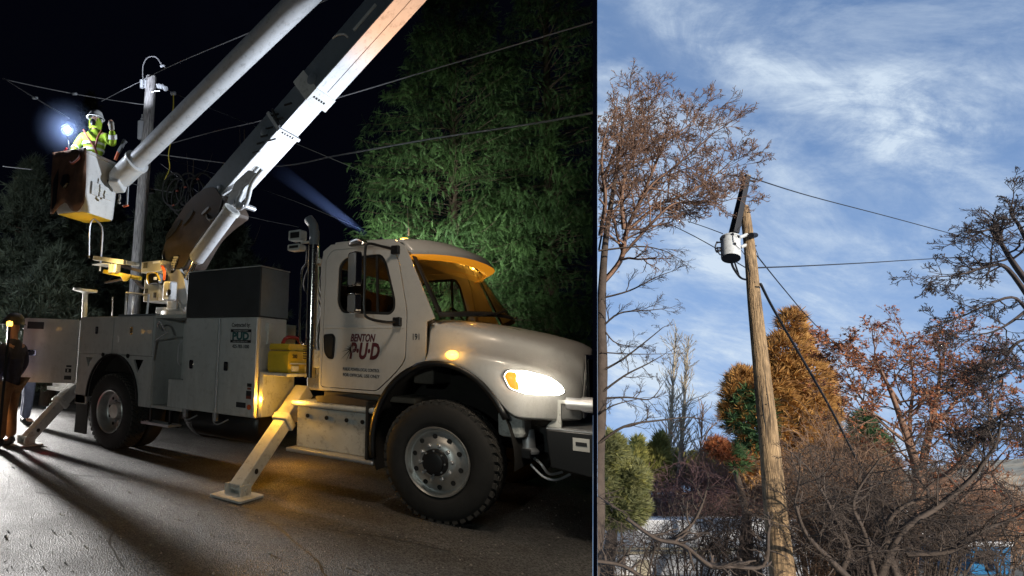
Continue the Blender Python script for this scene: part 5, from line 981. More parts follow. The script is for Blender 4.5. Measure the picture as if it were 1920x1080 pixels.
wire([(321, 262), (316, 290), (318, 315), (309, 337)], 13.9, 13.9, .016, 'lower length of yellow rope dangling below the upper boom', 'yellowrope', kindname='yellow_rope', group='yellow rope')
for px, py, dd_, r_ in ((140, 176, 13.5, .035), (66, 184, 12, .03), (305, 124, 14.1, .035), (281, 143, 14.2, .05), (325, 175, 13.9, .05)):
    q = G(px, py, dd_); mb = MB(); mb.lathe([(0, -.08), (r_, -.06), (r_, .06), (0, .08)], q, (1, .3, -.1), n=10); tag(mb.build('wire_clamp', 'porcelain', smooth='all'), {140: 'small clamp on the grey wire left of the pole', 66: 'tiny splice on the sloping wire at the left edge', 305: 'bright clamp where the jumper loop meets the wire', 281: 'white clamp on the wire over the pole top', 325: 'white clamp holding the yellow rope on its wire'}[px], 'clamp', 'clamps on the night wires')
# coil of black cable hanging by the boom
Tq = T('cable_coil', G(350, 365, 13.5), 'coils of black cable with orange ties hanging left of the boom elbow', 'cable coil')
for k in range(7): c = G(325+k*9, 355+(k % 3)*9, 13.4); mb = MB(); mb.lathe([(.28+.02*math.cos(t), .02*math.sin(t)) for t in np.linspace(0, 2*PI, 7)], c, (.5+.1*k, -1, .1), n=22); mb.v = [(a, b, c.z+(z-c.z)*1.5) for a, b, z in mb.v]; Tq.p('loop', mb, 'black', smooth='all')
for px, py in ((332, 358), (371, 336), (325, 385), (347, 351)): q = G(px, py, 13.1); mb = MB(); mb.box(q, (.07, .04, .04)); Tq.p('tie', mb, 'strap', bevel=.01)
# ------------------------------------------------------------------ foliage builders
def nrmz(a): return a/(np.linalg.norm(a, axis=-1, keepdims=True)+1e-9)
def fronds(name, C_, D, Nn, size, template):
    """flat sprays: template is a list of triangles in (along, across) units"""
    C_, D, Nn = map(np.asarray, (C_, D, Nn)); D = nrmz(D); Sd = nrmz(np.cross(Nn, D)); Nn = np.cross(D, Sd)
    tp = np.array(template); m = len(C_); sz = np.asarray(size)[:, None, None, None]
    al, ac = tp[..., 0][None, ..., None], tp[..., 1][None, ..., None]
    V = C_[:, None, None]+sz*(D[:, None, None]*al+Sd[:, None, None]*ac-Nn[:, None, None]*(al**2+np.abs(ac)*.5)*.35)
    V = V.reshape(-1, 3); F = np.arange(len(V)).reshape(-1, 3); return raw_mesh(name, V, F)
CED = []
for i in range(9):
    t = .06+i*.10; w_ = .27*(1-t*.72)
    for s_ in (-1, 1): CED.append([(t-.022, 0), (t+.022, 0), (t+w_*.95, s_*w_*.85)]); CED.append([(t+w_*.3, s_*w_*.25), (t+w_*.42, s_*w_*.36), (t+w_*.95, s_*w_*.32)])
CED.append([(.86, -.02), (.86, .02), (1.12, 0)]); CED.append([(0, -.010), (0, .010), (.9, 0)])
def needles(name, C_, D, size, k=14, w_=.05, spread=1.0):
    """tufts of needles: k thin triangles fanned round each direction"""
    C_, D = np.asarray(C_), nrmz(np.asarray(D)); m = len(C_); r_ = RN.normal(size=(m, k, 3)); dd = nrmz(D[:, None]+r_*spread*.6); sd = nrmz(np.cross(dd, RN.normal(size=(m, k, 3))))
    sz = np.asarray(size)[:, None, None]*RN.uniform(.7, 1.1, (m, k, 1)); c = C_[:, None]+r_*sz*.06
    V = np.stack([c-sd*sz*w_, c+sd*sz*w_, c+dd*sz], axis=2).reshape(-1, 3); return raw_mesh(name, V, np.arange(len(V)).reshape(-1, 3))
def leafmat(name, c, c2, vs=1.5, rough=.7, tl=0.25):
    m = mat(name, c, rough, var=.3, vs=vs, col2=c2, thr=(.35, .62)); n = m.node_tree.nodes; l = m.node_tree.links
    return m
mat('bark', (.085, .062, .046), .9, var=.3, vs=6, bump=.5, bs=30)
mat('barkred', (.235, .135, .085), .9, var=.4, vs=5)
mat('barkdark', (.058, .041, .032), .9, var=.3, vs=6)
mat('barkpale', (.42, .36, .27), .85, var=.2, vs=6)
mat('twigbrown', (.25, .15, .09), .9, var=.4, vs=1.5)
mat('twigpurple', (.14, .078, .075), .9, var=.4, vs=1.5)
mat('twigtan', (.36, .22, .13), .9, var=.4, vs=1.5)
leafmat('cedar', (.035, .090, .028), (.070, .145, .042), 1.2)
leafmat('cedarshade', (.030, .065, .028), (.045, .09, .035), 1.2)  # darker copy of the cedar green, shade put into the colour
leafmat('pinenight', (.045, .062, .045), (.085, .11, .07), .9)
leafmat('pinegold', (.27, .105, .024), (.60, .31, .075), 2.6)
leafmat('pinegreen', (.035, .09, .03), (.08, .16, .05), .8)
leafmat('juniper', (.10, .12, .04), (.25, .25, .10), 2.6)
leafmat('cypress', (.10, .13, .03), (.30, .28, .07), 1.8)
leafmat('rust', (.34, .085, .03), (.46, .17, .06), 1.5)
def put(name, me, m, parent, loc): me.transform(Matrix.Translation(-Vector(loc))); o = link(name, me, m, parent); o['kind'] = 'stuff'; return o
# ------------------------------------------------------------------ night trees
def cedar(base, Rb, Ht, nb, label, m, seed, group):
    rg = np.random.default_rng(seed); Tq = T('cedar_tree', base, label, 'tree', group); b0 = np.array(base)
    mb = MB(); mb.tube([Vector(base)+Vector((0, 0, z)) for z in (-.1, 2, 5, Ht*.98)], [.22, .17, .11, .02], 10); Tq.p('trunk', mb, 'bark', smooth=True)
    C_, D, Nn, sz, P0, P1, R0, R1 = [], [], [], [], [], [], [], []
    for i in range(nb):
        z = Ht*(rg.uniform()**1.15); a = math.atan2(CAM.y-base[1], CAM.x-base[0])+(rg.uniform(-1.9, 1.9) if rg.uniform() < .9 else rg.uniform(0, 2*PI)); rr = Rb*(1-(z/Ht)**1.5)*(.74+.34*rg.uniform()+.13*math.sin(a*3+z*1.3)); o_ = np.array([math.cos(a), math.sin(a), 0])
        st = b0+[0, 0, z]; pts = [st+o_*rr*t+np.array([0, 0, rr*(.10*t-.30*t*t+.18*t**4)]) for t in np.linspace(0, 1, 6)]
        for k in range(5): P0.append(pts[k]); P1.append(pts[k+1]); R0.append(.02*(1-k*.17)); R1.append(.02*(1-(k+1)*.17))
        nf = int(16+rr*27)
        for _ in range(nf):
            t = 1-.62*rg.uniform()**1.4; q = st+o_*rr*t+np.array([0, 0, rr*(.10*t-.30*t*t+.18*t**4)]); sd = np.array([-o_[1], o_[0], 0]); s_ = rg.normal()*.5*(1.15-t*.6)
            c = q+sd*s_*.55*rr*.45+np.array([0, 0, rg.normal()*.07]); d = o_*rg.uniform(.3, .9)+sd*s_*.9+rg.normal(size=3)*.3+np.array([0, 0, -.38+.40*rg.normal()])
            C_.append(c); D.append(d); Nn.append(np.array([o_[0]*.7, o_[1]*.7, .8])+rg.normal(size=3)*.45); sz.append(rg.uniform(.11, .23))
    put('foliage', fronds('foliage', C_, D, Nn, sz, CED), m, Tq.o, base); put('branch', segs_mesh('branch', P0, P1, R0, R1), 'bark', Tq.o, base); return Tq
def base_at(px, d): q = G(px, 620, d); return (q.x, q.y, .05)
cg = 'evergreens behind the truck'
cedar(base_at(850, 13.2), 3.35, 12.8, 720, 'broad cedar rising behind the truck cab, bright green in the floodlight', 'cedar', 1, cg)
cedar(base_at(1035, 12.2), 2.7, 12.8, 520, 'dark cedar beside the brighter one, at the edge of the night street', 'cedar', 2, cg)
cedar(base_at(1190, 12.6), 2.6, 11.5, 260, 'rightmost cedar, almost black in shadow above the bonnet', 'cedarshade', 3, cg)
def pine(base, Rb, Ht, nb, label, m, seed, group, tuft=.26, droop=.1, clumps=26, k=13, crownlow=.12):
    rg = np.random.default_rng(seed); Tq = T('pine_tree', base, label, 'tree', group); b0 = np.array(base)
    mb = MB(); mb.tube([Vector(base)+Vector((0, 0, z)) for z in (-.1, Ht*.4, Ht*.97)], [.2, .13, .02], 10); Tq.p('trunk', mb, 'bark', smooth=True)
    C_, D, sz, P0, P1, R0, R1 = [], [], [], [], [], [], []
    for i in range(nb):
        f = crownlow+(1-crownlow)*rg.uniform(); z = Ht*f; a = rg.uniform(0, 2*PI); rr = Rb*(1-f**1.8)*(.6+.5*rg.uniform()); o_ = np.array([math.cos(a), math.sin(a), 0]); st = b0+[0, 0, z]
        cur = lambda t: st+o_*rr*t+np.array([0, 0, rr*(.35*t*t-droop*t)])
        for t in range(4): P0.append(cur(t/4)); P1.append(cur((t+1)/4)); R0.append(.03*(1-t*.2)); R1.append(.03*(1-(t+1)*.2))
        for _ in range(clumps):
            t = 1-.7*rg.uniform()**1.3; sd = np.array([-o_[1], o_[0], 0]); c = cur(t)+sd*rg.normal()*.22*rr*(1.2-t*.7)+rg.normal(size=3)*.10; C_.append(c); D.append(o_*.8+np.array([0, 0, .7])+rg.normal(size=3)*.4); sz.append(tuft*rg.uniform(.75, 1.2))
    put('needles', needles('needles', C_, D, sz, k), m, Tq.o, base); put('branch', segs_mesh('branch', P0, P1, R0, R1), 'bark', Tq.o, base)
pg = 'pines behind the raised bucket'
for px, d, Rb, Ht, nb, lab, sd in ((40, 15.5, 2.1, 6.6, 200, 'dark pine at the left edge of the night street behind the crew', 11), (165, 17., 2.4, 6.9, 220, 'dim grey green pine directly behind the bucket', 12), (300, 18., 2.1, 7.1, 170, 'dark pine behind the foot of the lit pole', 13), (430, 17, 2.3, 5.4, 170, 'black pine behind the boom elbow and lift cylinder', 14), (105, 13.5, 1.7, 3.6, 110, 'low pine behind the open truck door', 15)):
    q = G(px, 560, d); pine((q.x, q.y, .05), Rb, Ht, nb, lab, 'pinenight', sd, pg, tuft=.24)
q = G(140, 560, 19.0); pine((q.x, q.y, .05), .85, 10.3, 80, 'tall thin bluish conifer tip standing out against the black sky', 'pinenight', 21, pg, tuft=.2, clumps=16, crownlow=.55)
for px, hh_, lab in ((350, 8.2, 'bare dark tree stem left of the lower boom'), (446, 9.4, 'bare dark tree stem between the two booms')):
    q = G(px, 560, 19.0); Tq = T('bare_tree', (q.x, q.y, 0), lab, 'tree', 'bare stems in the dark'); mb = MB(); mb.tube([(q.x, q.y, 0), (q.x+.1, q.y, hh_*.5), (q.x-.05, q.y, hh_)], [.10, .06, .02], 8); Tq.p('trunk', mb, 'bark', smooth=True)
    mb = MB()
    for k in range(12): z = hh_*(.35+.05*k); a = k*2.4; mb.tube([(q.x, q.y, z), (q.x+.5*math.cos(a), q.y+.5*math.sin(a), z+.55), (q.x+.7*math.cos(a), q.y+.7*math.sin(a), z+1.2)], [.025, .015, .005], 5)
    Tq.p('branch', mb, 'bark')
# thin mist added in a cone to draw the beam of the roof lamp
bo, be = Vector((-1.66, 1.62, 3.06)), Y(508, 309, 1.62); dbe = (be-bo).normalized()
L__ = (be-bo).length*1.05; mistmat('glow', .22, (.35, .5, 1), 'beam', L__)
mb = MB(); mb.lathe([(.0, .06), (.05, .08), (.15, L__), (0, L__)], (0, 0, 0), (0, 0, 1), n=24); o = mb.build('glow', 'glow'); o.matrix_world = Matrix.Translation(bo) @ dbe.to_track_quat('Z', 'Y').to_matrix().to_4x4(); kind(tag(o, 'faint blue mist added in a cone as the beam of the lamp on the cab roof', 'glow'), 'stuff')
light('beam_lamp', 'SPOT', bo+dbe*.05, 230, (.50, .62, 1.0), be, spot_size=R(9.5), spot_blend=1.0, shadow_soft_size=.02)
NIGHT = set(o.name for o in COL.objects)
# ------------------------------------------------------------------ day place
NG = cc(0, .917, .398).normalized()
def gdown(p, n=NG, h=2.0):
    """drop a point along the day place's up direction to its slope"""
    p = Vector(p); t = ((p-CAM).dot(n)+h)/UPD.dot(n); return p-UPD*t
def frame(up): 
    z = up.normalized(); x = (e_x-z*e_x.dot(z)).normalized(); return Matrix((x, z.cross(x), z)).transposed().to_4x4()
FR = frame(UPD)
sf = lambda u, d_: CAM+(e_x*u+CF*1-0*e_y)*d_
mb = MB(); rows = []
for d in (1.5, 4, 8, 14, 22, 34, 50, 75, 110):
    row = []
    for u in np.linspace(.30, 2.0, 24):
        c = (e_x*u+CF)*d; t = (c.dot(NG)+2.0)/e_y.dot(NG); bump_ = (.12*math.sin(u*9+d)+.1*math.sin(d*.7+u*17))*min(1, d/10); row.append(CAM+c-e_y*(t-bump_))
    rows.append(row)
leafmat('drygrass', (.13, .10, .05), (.22, .17, .09), 2)
mb.grid(rows); g_ = mb.build('hillside', 'drygrass', smooth='all'); kind(g_, 'structure')
# the far tan hill
leafmat('tanhill', (.34, .26, .16), (.52, .43, .29), .35)
rows = []
for i, t in enumerate(np.linspace(0, 1, 22)):
    row = []
    for px in np.linspace(1000, 2080, 60):
        ridge = np.interp(px, [1000, 1300, 1560, 1800, 1860, 1915, 2080], [935, 930, 920, 905, 890, 884, 850])+3*math.sin(px*.05)+2*math.sin(px*.13)
        py = 1010-(1010-ridge)*t; row.append(G(px, py, 70+50*t+4*math.sin(px*.03+t*5)*(1-t)))
    rows.append(row)
rows.append([p+CF*30-UPD*12 for p in rows[-1]])
mb = MB(); mb.grid(rows); kind(mb.build('far_hill', 'tanhill', smooth='all'), 'structure')
# ---- twig grower
class Tw:
    def __init__(s, seed): s.P0 = []; s.P1 = []; s.R0 = []; s.R1 = []; s.r = random.Random(seed); s.tips = []
    def seg(s, a, b, r0, r1): s.P0.append(tuple(a)); s.P1.append(tuple(b)); s.R0.append(r0); s.R1.append(r1)
    def path(s, pts, r0, r1):
        n = len(pts)-1
        for i in range(n): s.seg(pts[i], pts[i+1], r0+(r1-r0)*i/n, r0+(r1-r0)*(i+1)/n)
    def rv(s): g = s.r.gauss; return Vector((g(0, 1), g(0, 1), g(0, 1)))
    def grow(s, p, d, L_, r_, lv, kids=(6, 5, 4, 3), wob=.22, up=.12, ratio=.55, ang=.75, nseg=4, flat=0., rmin=.0022):
        d = d.normalized(); q = Vector(p); pts = [q.copy()]
        for i in range(nseg):
            d = (d+s.rv()*wob+UPD*up*s.r.uniform(-.3, 1)).normalized(); q = q+d*(L_/nseg); pts.append(q.copy())
        s.path(pts, r_, max(rmin, r_*.45))
        if lv <= 0: s.tips.append((tuple(q), tuple(d))); return
        k = kids[-lv] if lv <= len(kids) else kids[0]
        for j in range(k):
            t = .18+.82*(j+s.r.random())/k; x = t*nseg; i = min(nseg-1, int(x)); b_ = pts[i].lerp(pts[i+1], x-i); dd = (pts[i+1]-pts[i]).normalized()
            sd = s.rv(); sd = (sd-dd*sd.dot(dd)).normalized()
            if flat: sd = (sd-CF*sd.dot(CF)*flat).normalized()
            nd_ = (dd*math.cos(ang)+sd*math.sin(ang)); s.grow(b_, nd_, L_*ratio*s.r.uniform(.6, 1.15)*(1.15-.5*t), max(rmin, r_*.5), lv-1, kids, wob, up, ratio, ang, max(3, nseg-1), flat, rmin)
    def limb(s, px, r0, r1, lv, n, L_, side=1., kids=(6, 5, 4, 3), t0=.2, rc=.03, **k):
        """a main limb along pixel points with depths, sprouting n branches"""
        pts = catmull([G(*q) for q in px], 5); s.path(pts, r0, r1); m = len(pts)-1
        for j in range(n):
            t = t0+(1-t0)*(j+s.r.random())/n; x = t*m; i = min(m-1, int(x)); b_ = pts[i].lerp(pts[i+1], x-i); dd = (pts[i+1]-pts[i]).normalized(); sd = s.rv(); sd = (sd-dd*sd.dot(dd)).normalized()
            s.grow(b_, dd*.55+sd*.85*side, L_*s.r.uniform(.6, 1.15)*(1.1-.35*t), min(rc, max(.003, (r0+(r1-r0)*t)*.55)), lv, kids, **k)
        s.grow(pts[-1], pts[-1]-pts[-2], L_*.8, r1, lv, kids, **k)
    def mesh(s, name, n=3): return segs_mesh(name, s.P0, s.P1, s.R0, s.R1, n)
def tree(name, base, label, cat='tree', group=None): return T(name, gdown(base), label, cat, group)
def flush(Tq, tw, name, m): return put(name, tw.mesh(name), m, Tq.o, Tq.loc)
# large bare tree on the left
tw = Tw(1); tr = Tw(2); b_ = G(1112, 1010, 8.4)
Tq = tree('bare_tree', b_, 'large bare tree with spreading reddish twigs at the left of the daylit sky')
gl = Tq.loc; tk = catmull([gl, G(1116, 1010, 8.4), G(1120, 860, 8.7), G(1128, 700, 9.0), G(1127, 600, 9.2), G(1130, 520, 9.3), G(1138, 430, 9.4), G(1156, 320, 9.5), G(1168, 220, 9.6)], 4)
mb = MB(); nn = len(tk); mb.tube(tk, [.13-.115*(i/(nn-1))**1.0 for i in range(nn)], 14); Tq.p('trunk', mb, 'bark', smooth=True)
K4 = (4, 5, 4)
kw = dict(kids=K4, wob=.20, up=.16, ratio=.60, ang=.72, rmin=.0038)
for px, r0, r1, n_, L_ in (
    ([(1122, 540, 9.3), (1164, 488, 9.3), (1176, 430, 9.2), (1215, 355, 9.1), (1262, 315, 9.1), (1325, 262, 9.0)], .055, .010, 14, .85),
    ([(1170, 430, 9.2), (1166, 380, 9.3), (1172, 330, 9.4), (1190, 270, 9.4), (1180, 200, 9.5)], .04, .008, 13, .8),
    ([(1120, 470, 9.3), (1135, 380, 9.0), (1128, 300, 8.9), (1140, 230, 8.8)], .045, .01, 12, .8),
    ([(1180, 430, 9.2), (1235, 385, 9.3), (1290, 362, 9.4), (1340, 330, 9.4), (1372, 300, 9.4)], .035, .006, 14, .7),
    ([(1165, 480, 9.3), (1230, 410, 9.0), (1270, 380, 9.0), (1320, 385, 9.0), (1378, 372, 9.0)], .032, .005, 12, .55),
    ([(1190, 400, 9.2), (1225, 320, 9.3), (1245, 270, 9.3), (1285, 240, 9.4), (1310, 215, 9.4)], .03, .006, 12, .7),
    ([(1130, 350, 9.4), (1160, 270, 9.6), (1210, 240, 9.7), (1215, 190, 9.7)], .03, .006, 11, .65)):
    tw.limb(px, r0, r1, 3, int(n_*1.95), L_*.95, **kw)
flush(Tq, tw, 'limb', 'barkred')
for px, r0, r1, n_, L_ in (
    ([(1124, 560, 9.3), (1180, 545, 9.1), (1230, 520, 9.0), (1262, 508, 9.0)], .02, .004, 8, .40),
    ([(1122, 470, 9.2), (1200, 462, 9.0), (1245, 470, 9.0), (1268, 482, 9.0)], .02, .004, 8, .38),
    ([(1122, 620, 9.2), (1160, 588, 9.0), (1215, 582, 9.0), (1252, 578, 9.0)], .022, .004, 9, .42),
    ([(1122, 600, 9.2), (1150, 640, 9.0), (1190, 650, 8.9)], .018, .004, 8, .35),
    ([(1120, 700, 9.0), (1165, 675, 8.8), (1205, 645, 8.7), (1243, 614, 8.6)], .022, .006, 3, .22),
    ([(1120, 742, 8.9), (1170, 705, 8.7), (1215, 682, 8.6), (1245, 665, 8.6)], .022, .005, 6, .30),
    ([(1118, 748, 8.9), (1175, 745, 8.7), (1220, 748, 8.6), (1244, 718, 8.6)], .022, .004, 7, .32),
    ([(1118, 780, 8.8), (1150, 760, 8.6), (1210, 745, 8.5)], .02, .004, 5, .3),
    ([(1116, 836, 8.7), (1170, 800, 8.5), (1240, 788, 8.4), (1300, 783, 8.4), (1345, 800, 8.4)], .026, .004, 7, .42),
    ([(1118, 660, 9.0), (1190, 664, 8.9), (1262, 663, 8.9)], .015, .003, 6, .25)):
    tr.limb(px, r0, r1, 2, n_, L_, kids=(5, 4), wob=.16, up=.10, ratio=.55, ang=.6)
flush(Tq, tr, 'lower_limb', 'bark')
tz = Tw(3)   # rusty dead needles kept inside the crown
C_, D, sz = [], [], []
for i in range(900):
    a, b_, d = RN.normal(1165, 34), RN.normal(330, 55), RN.uniform(9.3, 10.2); C_.append(tuple(G(a, b_, d))); D.append(RN.normal(size=3)); sz.append(.07)
put('dead_needles', needles('dead_needles', C_, D, sz, 6, .08), 'twigtan', Tq.o, Tq.loc)
# dark tree on the right
tw = Tw(5); Tq = tree('bare_tree', G(1965, 900, 8.0), 'dark bare tree reaching in from the right edge, dense black twigs')
mb = MB(); tk = catmull([Tq.loc, G(1960, 900, 8.0), G(1950, 700, 8.2), G(1945, 520, 8.4), G(1930, 360, 8.5)], 4); mb.tube(tk, [.17-.12*i/(len(tk)-1) for i in range(len(tk))], 12); Tq.p('trunk', mb, 'barkdark', smooth=True)
kw = dict(kids=(4, 4, 4), wob=.17, up=-.04, ratio=.66, ang=.70, rmin=.0034)
for px, r0, r1, n_, L_ in (
    ([(1950, 560, 8.3), (1905, 500, 8.2), (1880, 460, 8.1), (1860, 430, 8.0), (1820, 445, 8.0)], .05, .008, 14, .50),
    ([(1950, 590, 8.3), (1890, 505, 8.2), (1850, 500, 8.1), (1800, 515, 8.0), (1740, 520, 8.0)], .04, .004, 14, .42),
    ([(1950, 620, 8.2), (1905, 560, 8.0), (1850, 572, 8.0), (1800, 595, 8.0), (1768, 606, 8.0)], .03, .004, 8, .35),
    ([(1950, 560, 8.2), (1900, 600, 8.0), (1850, 625, 8.0), (1780, 625, 8.0)], .03, .004, 8, .4),
    ([(1945, 500, 8.3), (1915, 430, 8.2), (1895, 400, 8.2), (1900, 370, 8.2)], .035, .006, 9, .38),
    ([(1950, 700, 8.0), (1900, 690, 7.9), (1860, 720, 7.9), (1820, 700, 7.9)], .03, .004, 10, .5),
    ([(1955, 760, 7.9), (1900, 770, 7.8), (1855, 800, 7.8), (1840, 880, 7.8)], .045, .006, 12, .5),
    ([(1955, 640, 8.0), (1910, 640, 7.9), (1880, 680, 7.9), (1850, 730, 7.9)], .03, .005, 10, .5),
    ([(1955, 840, 7.9), (1900, 800, 7.8), (1850, 790, 7.8)], .04, .005, 9, .45)):
    tw.limb(px, r0, r1, 3, int(n_*1.35), L_, t0=.3, **kw)
flush(Tq, tw, 'limb', 'barkdark')
# tree with rusty leaves
tw = Tw(7); Tq = tree('rusty_leaved_tree', G(1700, 1080, 13), 'bare tree hung with rust red dry leaves right of the pole')
kw = dict(kids=(4, 4, 4), wob=.2, up=.12, ratio=.58, ang=.66, rmin=.0040)
bs_ = G(1700, 1090, 13.0)
tw.path([Tq.loc, bs_], .30, .25)
for px, r0, r1, n_, L_ in (
    ([(1700, 1090, 13), (1712, 980, 13), (1722, 900, 13), (1700, 820, 13), (1672, 740, 13), (1640, 670, 13)], .22, .015, 17, 1.3),
    ([(1722, 900, 13), (1745, 800, 13.3), (1760, 720, 13.4), (1772, 655, 13.5)], .12, .015, 15, 1.25),
    ([(1718, 930, 13), (1790, 880, 12.6), (1850, 800, 12.4), (1860, 740, 12.4)], .12, .012, 14, 1.2),
    ([(1715, 900, 13), (1705, 800, 13.8), (1712, 720, 14), (1705, 650, 14)], .08, .012, 14, 1.15),
    ([(1700, 830, 13), (1650, 790, 13.2), (1610, 740, 13.3), (1585, 690, 13.3)], .06, .010, 15, 1.05),
    ([(1745, 810, 13), (1800, 740, 13.8), (1820, 690, 14)], .06, .010, 13, 1.1),
    ([(1712, 1000, 13), (1800, 940, 12.5), (1880, 850, 12.3)], .12, .012, 10, 1.1),
    ([(1690, 760, 13.2), (1650, 700, 13.4), (1600, 650, 13.4), (1585, 640, 13.4)], .04, .008, 13, .8)):
    tw.limb(px, r0*.8, r1, 3, n_, L_, t0=.32, **kw)
flush(Tq, tw, 'limb', 'barkred')
tips = [t for t in tw.tips if tw.r.random() < .28]; C_ = [t[0] for t in tips]+[tuple(Vector(t[0])-Vector(t[1])*.12) for t in tips]; D = [t[1] for t in tips]*2
put('dry_leaves', needles('dry_leaves', C_, D, [.065]*len(C_), 3, .30), 'rust', Tq.o, Tq.loc)
# conifers with golden dying needles
def conifer(name, blobs, label, mA, mB, gsel, d, n_, tuft, seed, trunk, group=None, k=20, w_=.07):
    rg = np.random.default_rng(seed); Tq = tree(name, G(*trunk[0], d), label, group=group); A, DA, B, DB = [], [], [], []
    mb = MB(); tk = [Tq.loc]+[G(a, b, d) for a, b in trunk]; mb.tube(tk, [.24]+[.2*(1-i/(len(tk))) for i in range(1, len(tk))], 10); Tq.p('trunk', mb, 'bark', smooth=True)
    ax = np.array(blobs, float); wts = (ax[:, 2]*ax[:, 3]); wts /= wts.sum(); S_ = d/FPX
    for i in rg.choice(len(ax), n_, p=wts):
        cx, cy, rx, ry = ax[i]; v = nrmz(rg.normal(size=3))*rg.uniform(.7, 1.08); px, py, dz_ = cx+v[0]*rx, cy+v[1]*ry, v[2]*rx*S_*.9
        p = G(px, py, d+dz_); dd = e_x*v[0]-e_y*v[1]+CF*v[2]+UPD*.8
        (A if not gsel(px, py, rg) else B).append(tuple(p)); (DA if not gsel else (DA if A and A[-1] == tuple(p) else DB)).append(tuple(dd))
    put('needles', needles('needles', A, DA, [tuft]*len(A), k, w_, .9), mA, Tq.o, Tq.loc)
    if B: put('green_needles', needles('green_needles', B, DB, [tuft*1.1]*len(B), k, w_, .9), mB, Tq.o, Tq.loc)
    tw = Tw(seed)
    for i in range(70): cx, cy, rx, ry = ax[rg.integers(len(ax))]; a = G(cx+rg.normal()*rx*.3, cy+ry*.4, d); b = G(cx+rg.normal()*rx*.7, cy+rg.normal()*ry*.6, d); tw.seg(a, b, .035, .01)
    flush(Tq, tw, 'branch', 'bark'); return Tq
conifer('pine_tree', [(1488, 612, 26, 32), (1480, 660, 50, 38), (1502, 705, 60, 42), (1460, 735, 70, 48), (1535, 760, 44, 50), (1540, 850, 46, 60), (1400, 735, 42, 42), (1385, 780, 34, 34), (1430, 790, 60, 50), (1500, 780, 66, 60), (1420, 860, 50, 42), (1510, 860, 60, 60), (1388, 715, 24, 22)],
    'golden brown pine with dying needles and one green patch behind the day pole', 'pinegold', 'pinegreen', lambda x, y, rg: ((x-1405)/46)**2+((y-790)/62)**2 < 1 and rg.uniform() < .8, 24, 3900, .36, 31, ((1470, 1000), (1475, 800), (1486, 600)), 'conifers behind the day pole')
conifer('pine_tree', [(1618, 800, 20, 26), (1630, 840, 38, 34), (1640, 890, 46, 40), (1600, 880, 30, 40)], 'small dark green pine with rusty patches in front of the red leaved tree', 'pinegreen', 'rust', lambda x, y, rg: y > 830 and rg.uniform() < .55, 18, 1100, .26, 33, ((1625, 960), (1622, 790)), 'conifers behind the day pole')
conifer('pine_tree', [(1345, 838, 18, 16), (1368, 850, 24, 14), (1388, 868, 18, 14)], 'rusty pine bough showing left of the pole above the hedge', 'rust', 'pinegreen', lambda x, y, rg: x > 1372 and rg.uniform() < .8, 20, 300, .26, 34, ((1400, 960), (1370, 850)), 'conifers behind the day pole', k=12)
# poplars
for i, (xb, xt, yt, wd, lab) in enumerate(((1250, 1268, 622, .20, 'left of two pale bare poplars on the skyline'), (1272, 1291, 636, .22, 'right of two pale bare poplars on the skyline'), (1312, 1316, 770, .2, 'faint short bare sapling right of the two poplars'))):
    tw = Tw(40+i); d = 30; Tq = tree('poplar_tree', G(xb, 905, d), lab, group='bare poplars'); n_ = 95 if i < 2 else 40
    base, top = G(xb, 915, d), G(xt, yt, d); ax = top-base
    tw.path([Tq.loc, base, base+ax*.5, top], .22 if i < 2 else .08, .012)
    for j in range(n_): t = .15+.83*j/n_; tw.grow(base+ax*t, (ax.normalized()*1.0+tw.rv()*.32), 2.0*(1-t*.55)*tw.r.uniform(.5, 1.1), .035*(1-t*.6), 1, kids=(4,), wob=.08, up=.05, ratio=.4, ang=.35, rmin=.010)
    flush(Tq, tw, 'branch', 'barkpale' if i < 2 else 'twigtan')
# hedge of columnar cypresses and junipers
cyp = [(1196, 822, 15, 95), (1224, 840, 13, 80), (1238, 816, 14, 90), (1214, 850, 10, 70), (1300, 852, 11, 60), (1318, 858, 9, 55), (1330, 850, 10, 60), (1346, 852, 10, 60), (1362, 856, 9, 60), (1378, 858, 9, 60), (1395, 862, 8, 55), (1270, 848, 20, 60)]
CYL = ['tallest dark cypress at the left end of the hedge line', 'second dark cypress, between the tallest one and the one under the poplars', 'dark cypress just left of the left poplar trunk', 'low cypress tucked in the gap behind the first two of the hedge', 'first slim cypress right of the poplar trunks', 'second slim cypress right of the poplars, slightly lower than its neighbours', 'slim cypress in the middle of the hedge, left of the rusty bough', 'slim cypress directly left of the rusty pine bough', 'slim cypress just behind the left side of the rusty bough', 'slim cypress behind the right side of the rusty bough', 'last and smallest cypress of the hedge, next to the green needles by the pole', 'wide bushy cypress standing between the two poplar trunks']
for i, (x, y, rx, h) in enumerate(cyp):
    rg = np.random.default_rng(60+i); d = 32 if i > 3 else 27; S_ = d/FPX; Tq = tree('cypress_tree', G(x, y+h, d), CYL[i], group='cypresses in the hedge line')
    mb = MB(); mb.tube([Tq.loc, G(x, y+6, d)], [.12, .02], 6); Tq.p('trunk', mb, 'bark')
    C_, D = [], []
    for _ in range(380):
        t = rg.uniform()**.8; a = rg.uniform(0, 2*PI); r_ = rx*min(1, (t*2.2)**.7)*(.8+.3*rg.uniform()); px = x+math.cos(a)*r_; C_.append(tuple(G(px, y+t*h, d+math.sin(a)*r_*S_))); D.append(tuple(UPD*1.1+e_x*math.cos(a)*.5+CF*math.sin(a)*.5))
    put('foliage', needles('foliage', C_, D, [.42]*len(C_), 9, .10, .7), 'cypress', Tq.o, Tq.loc)
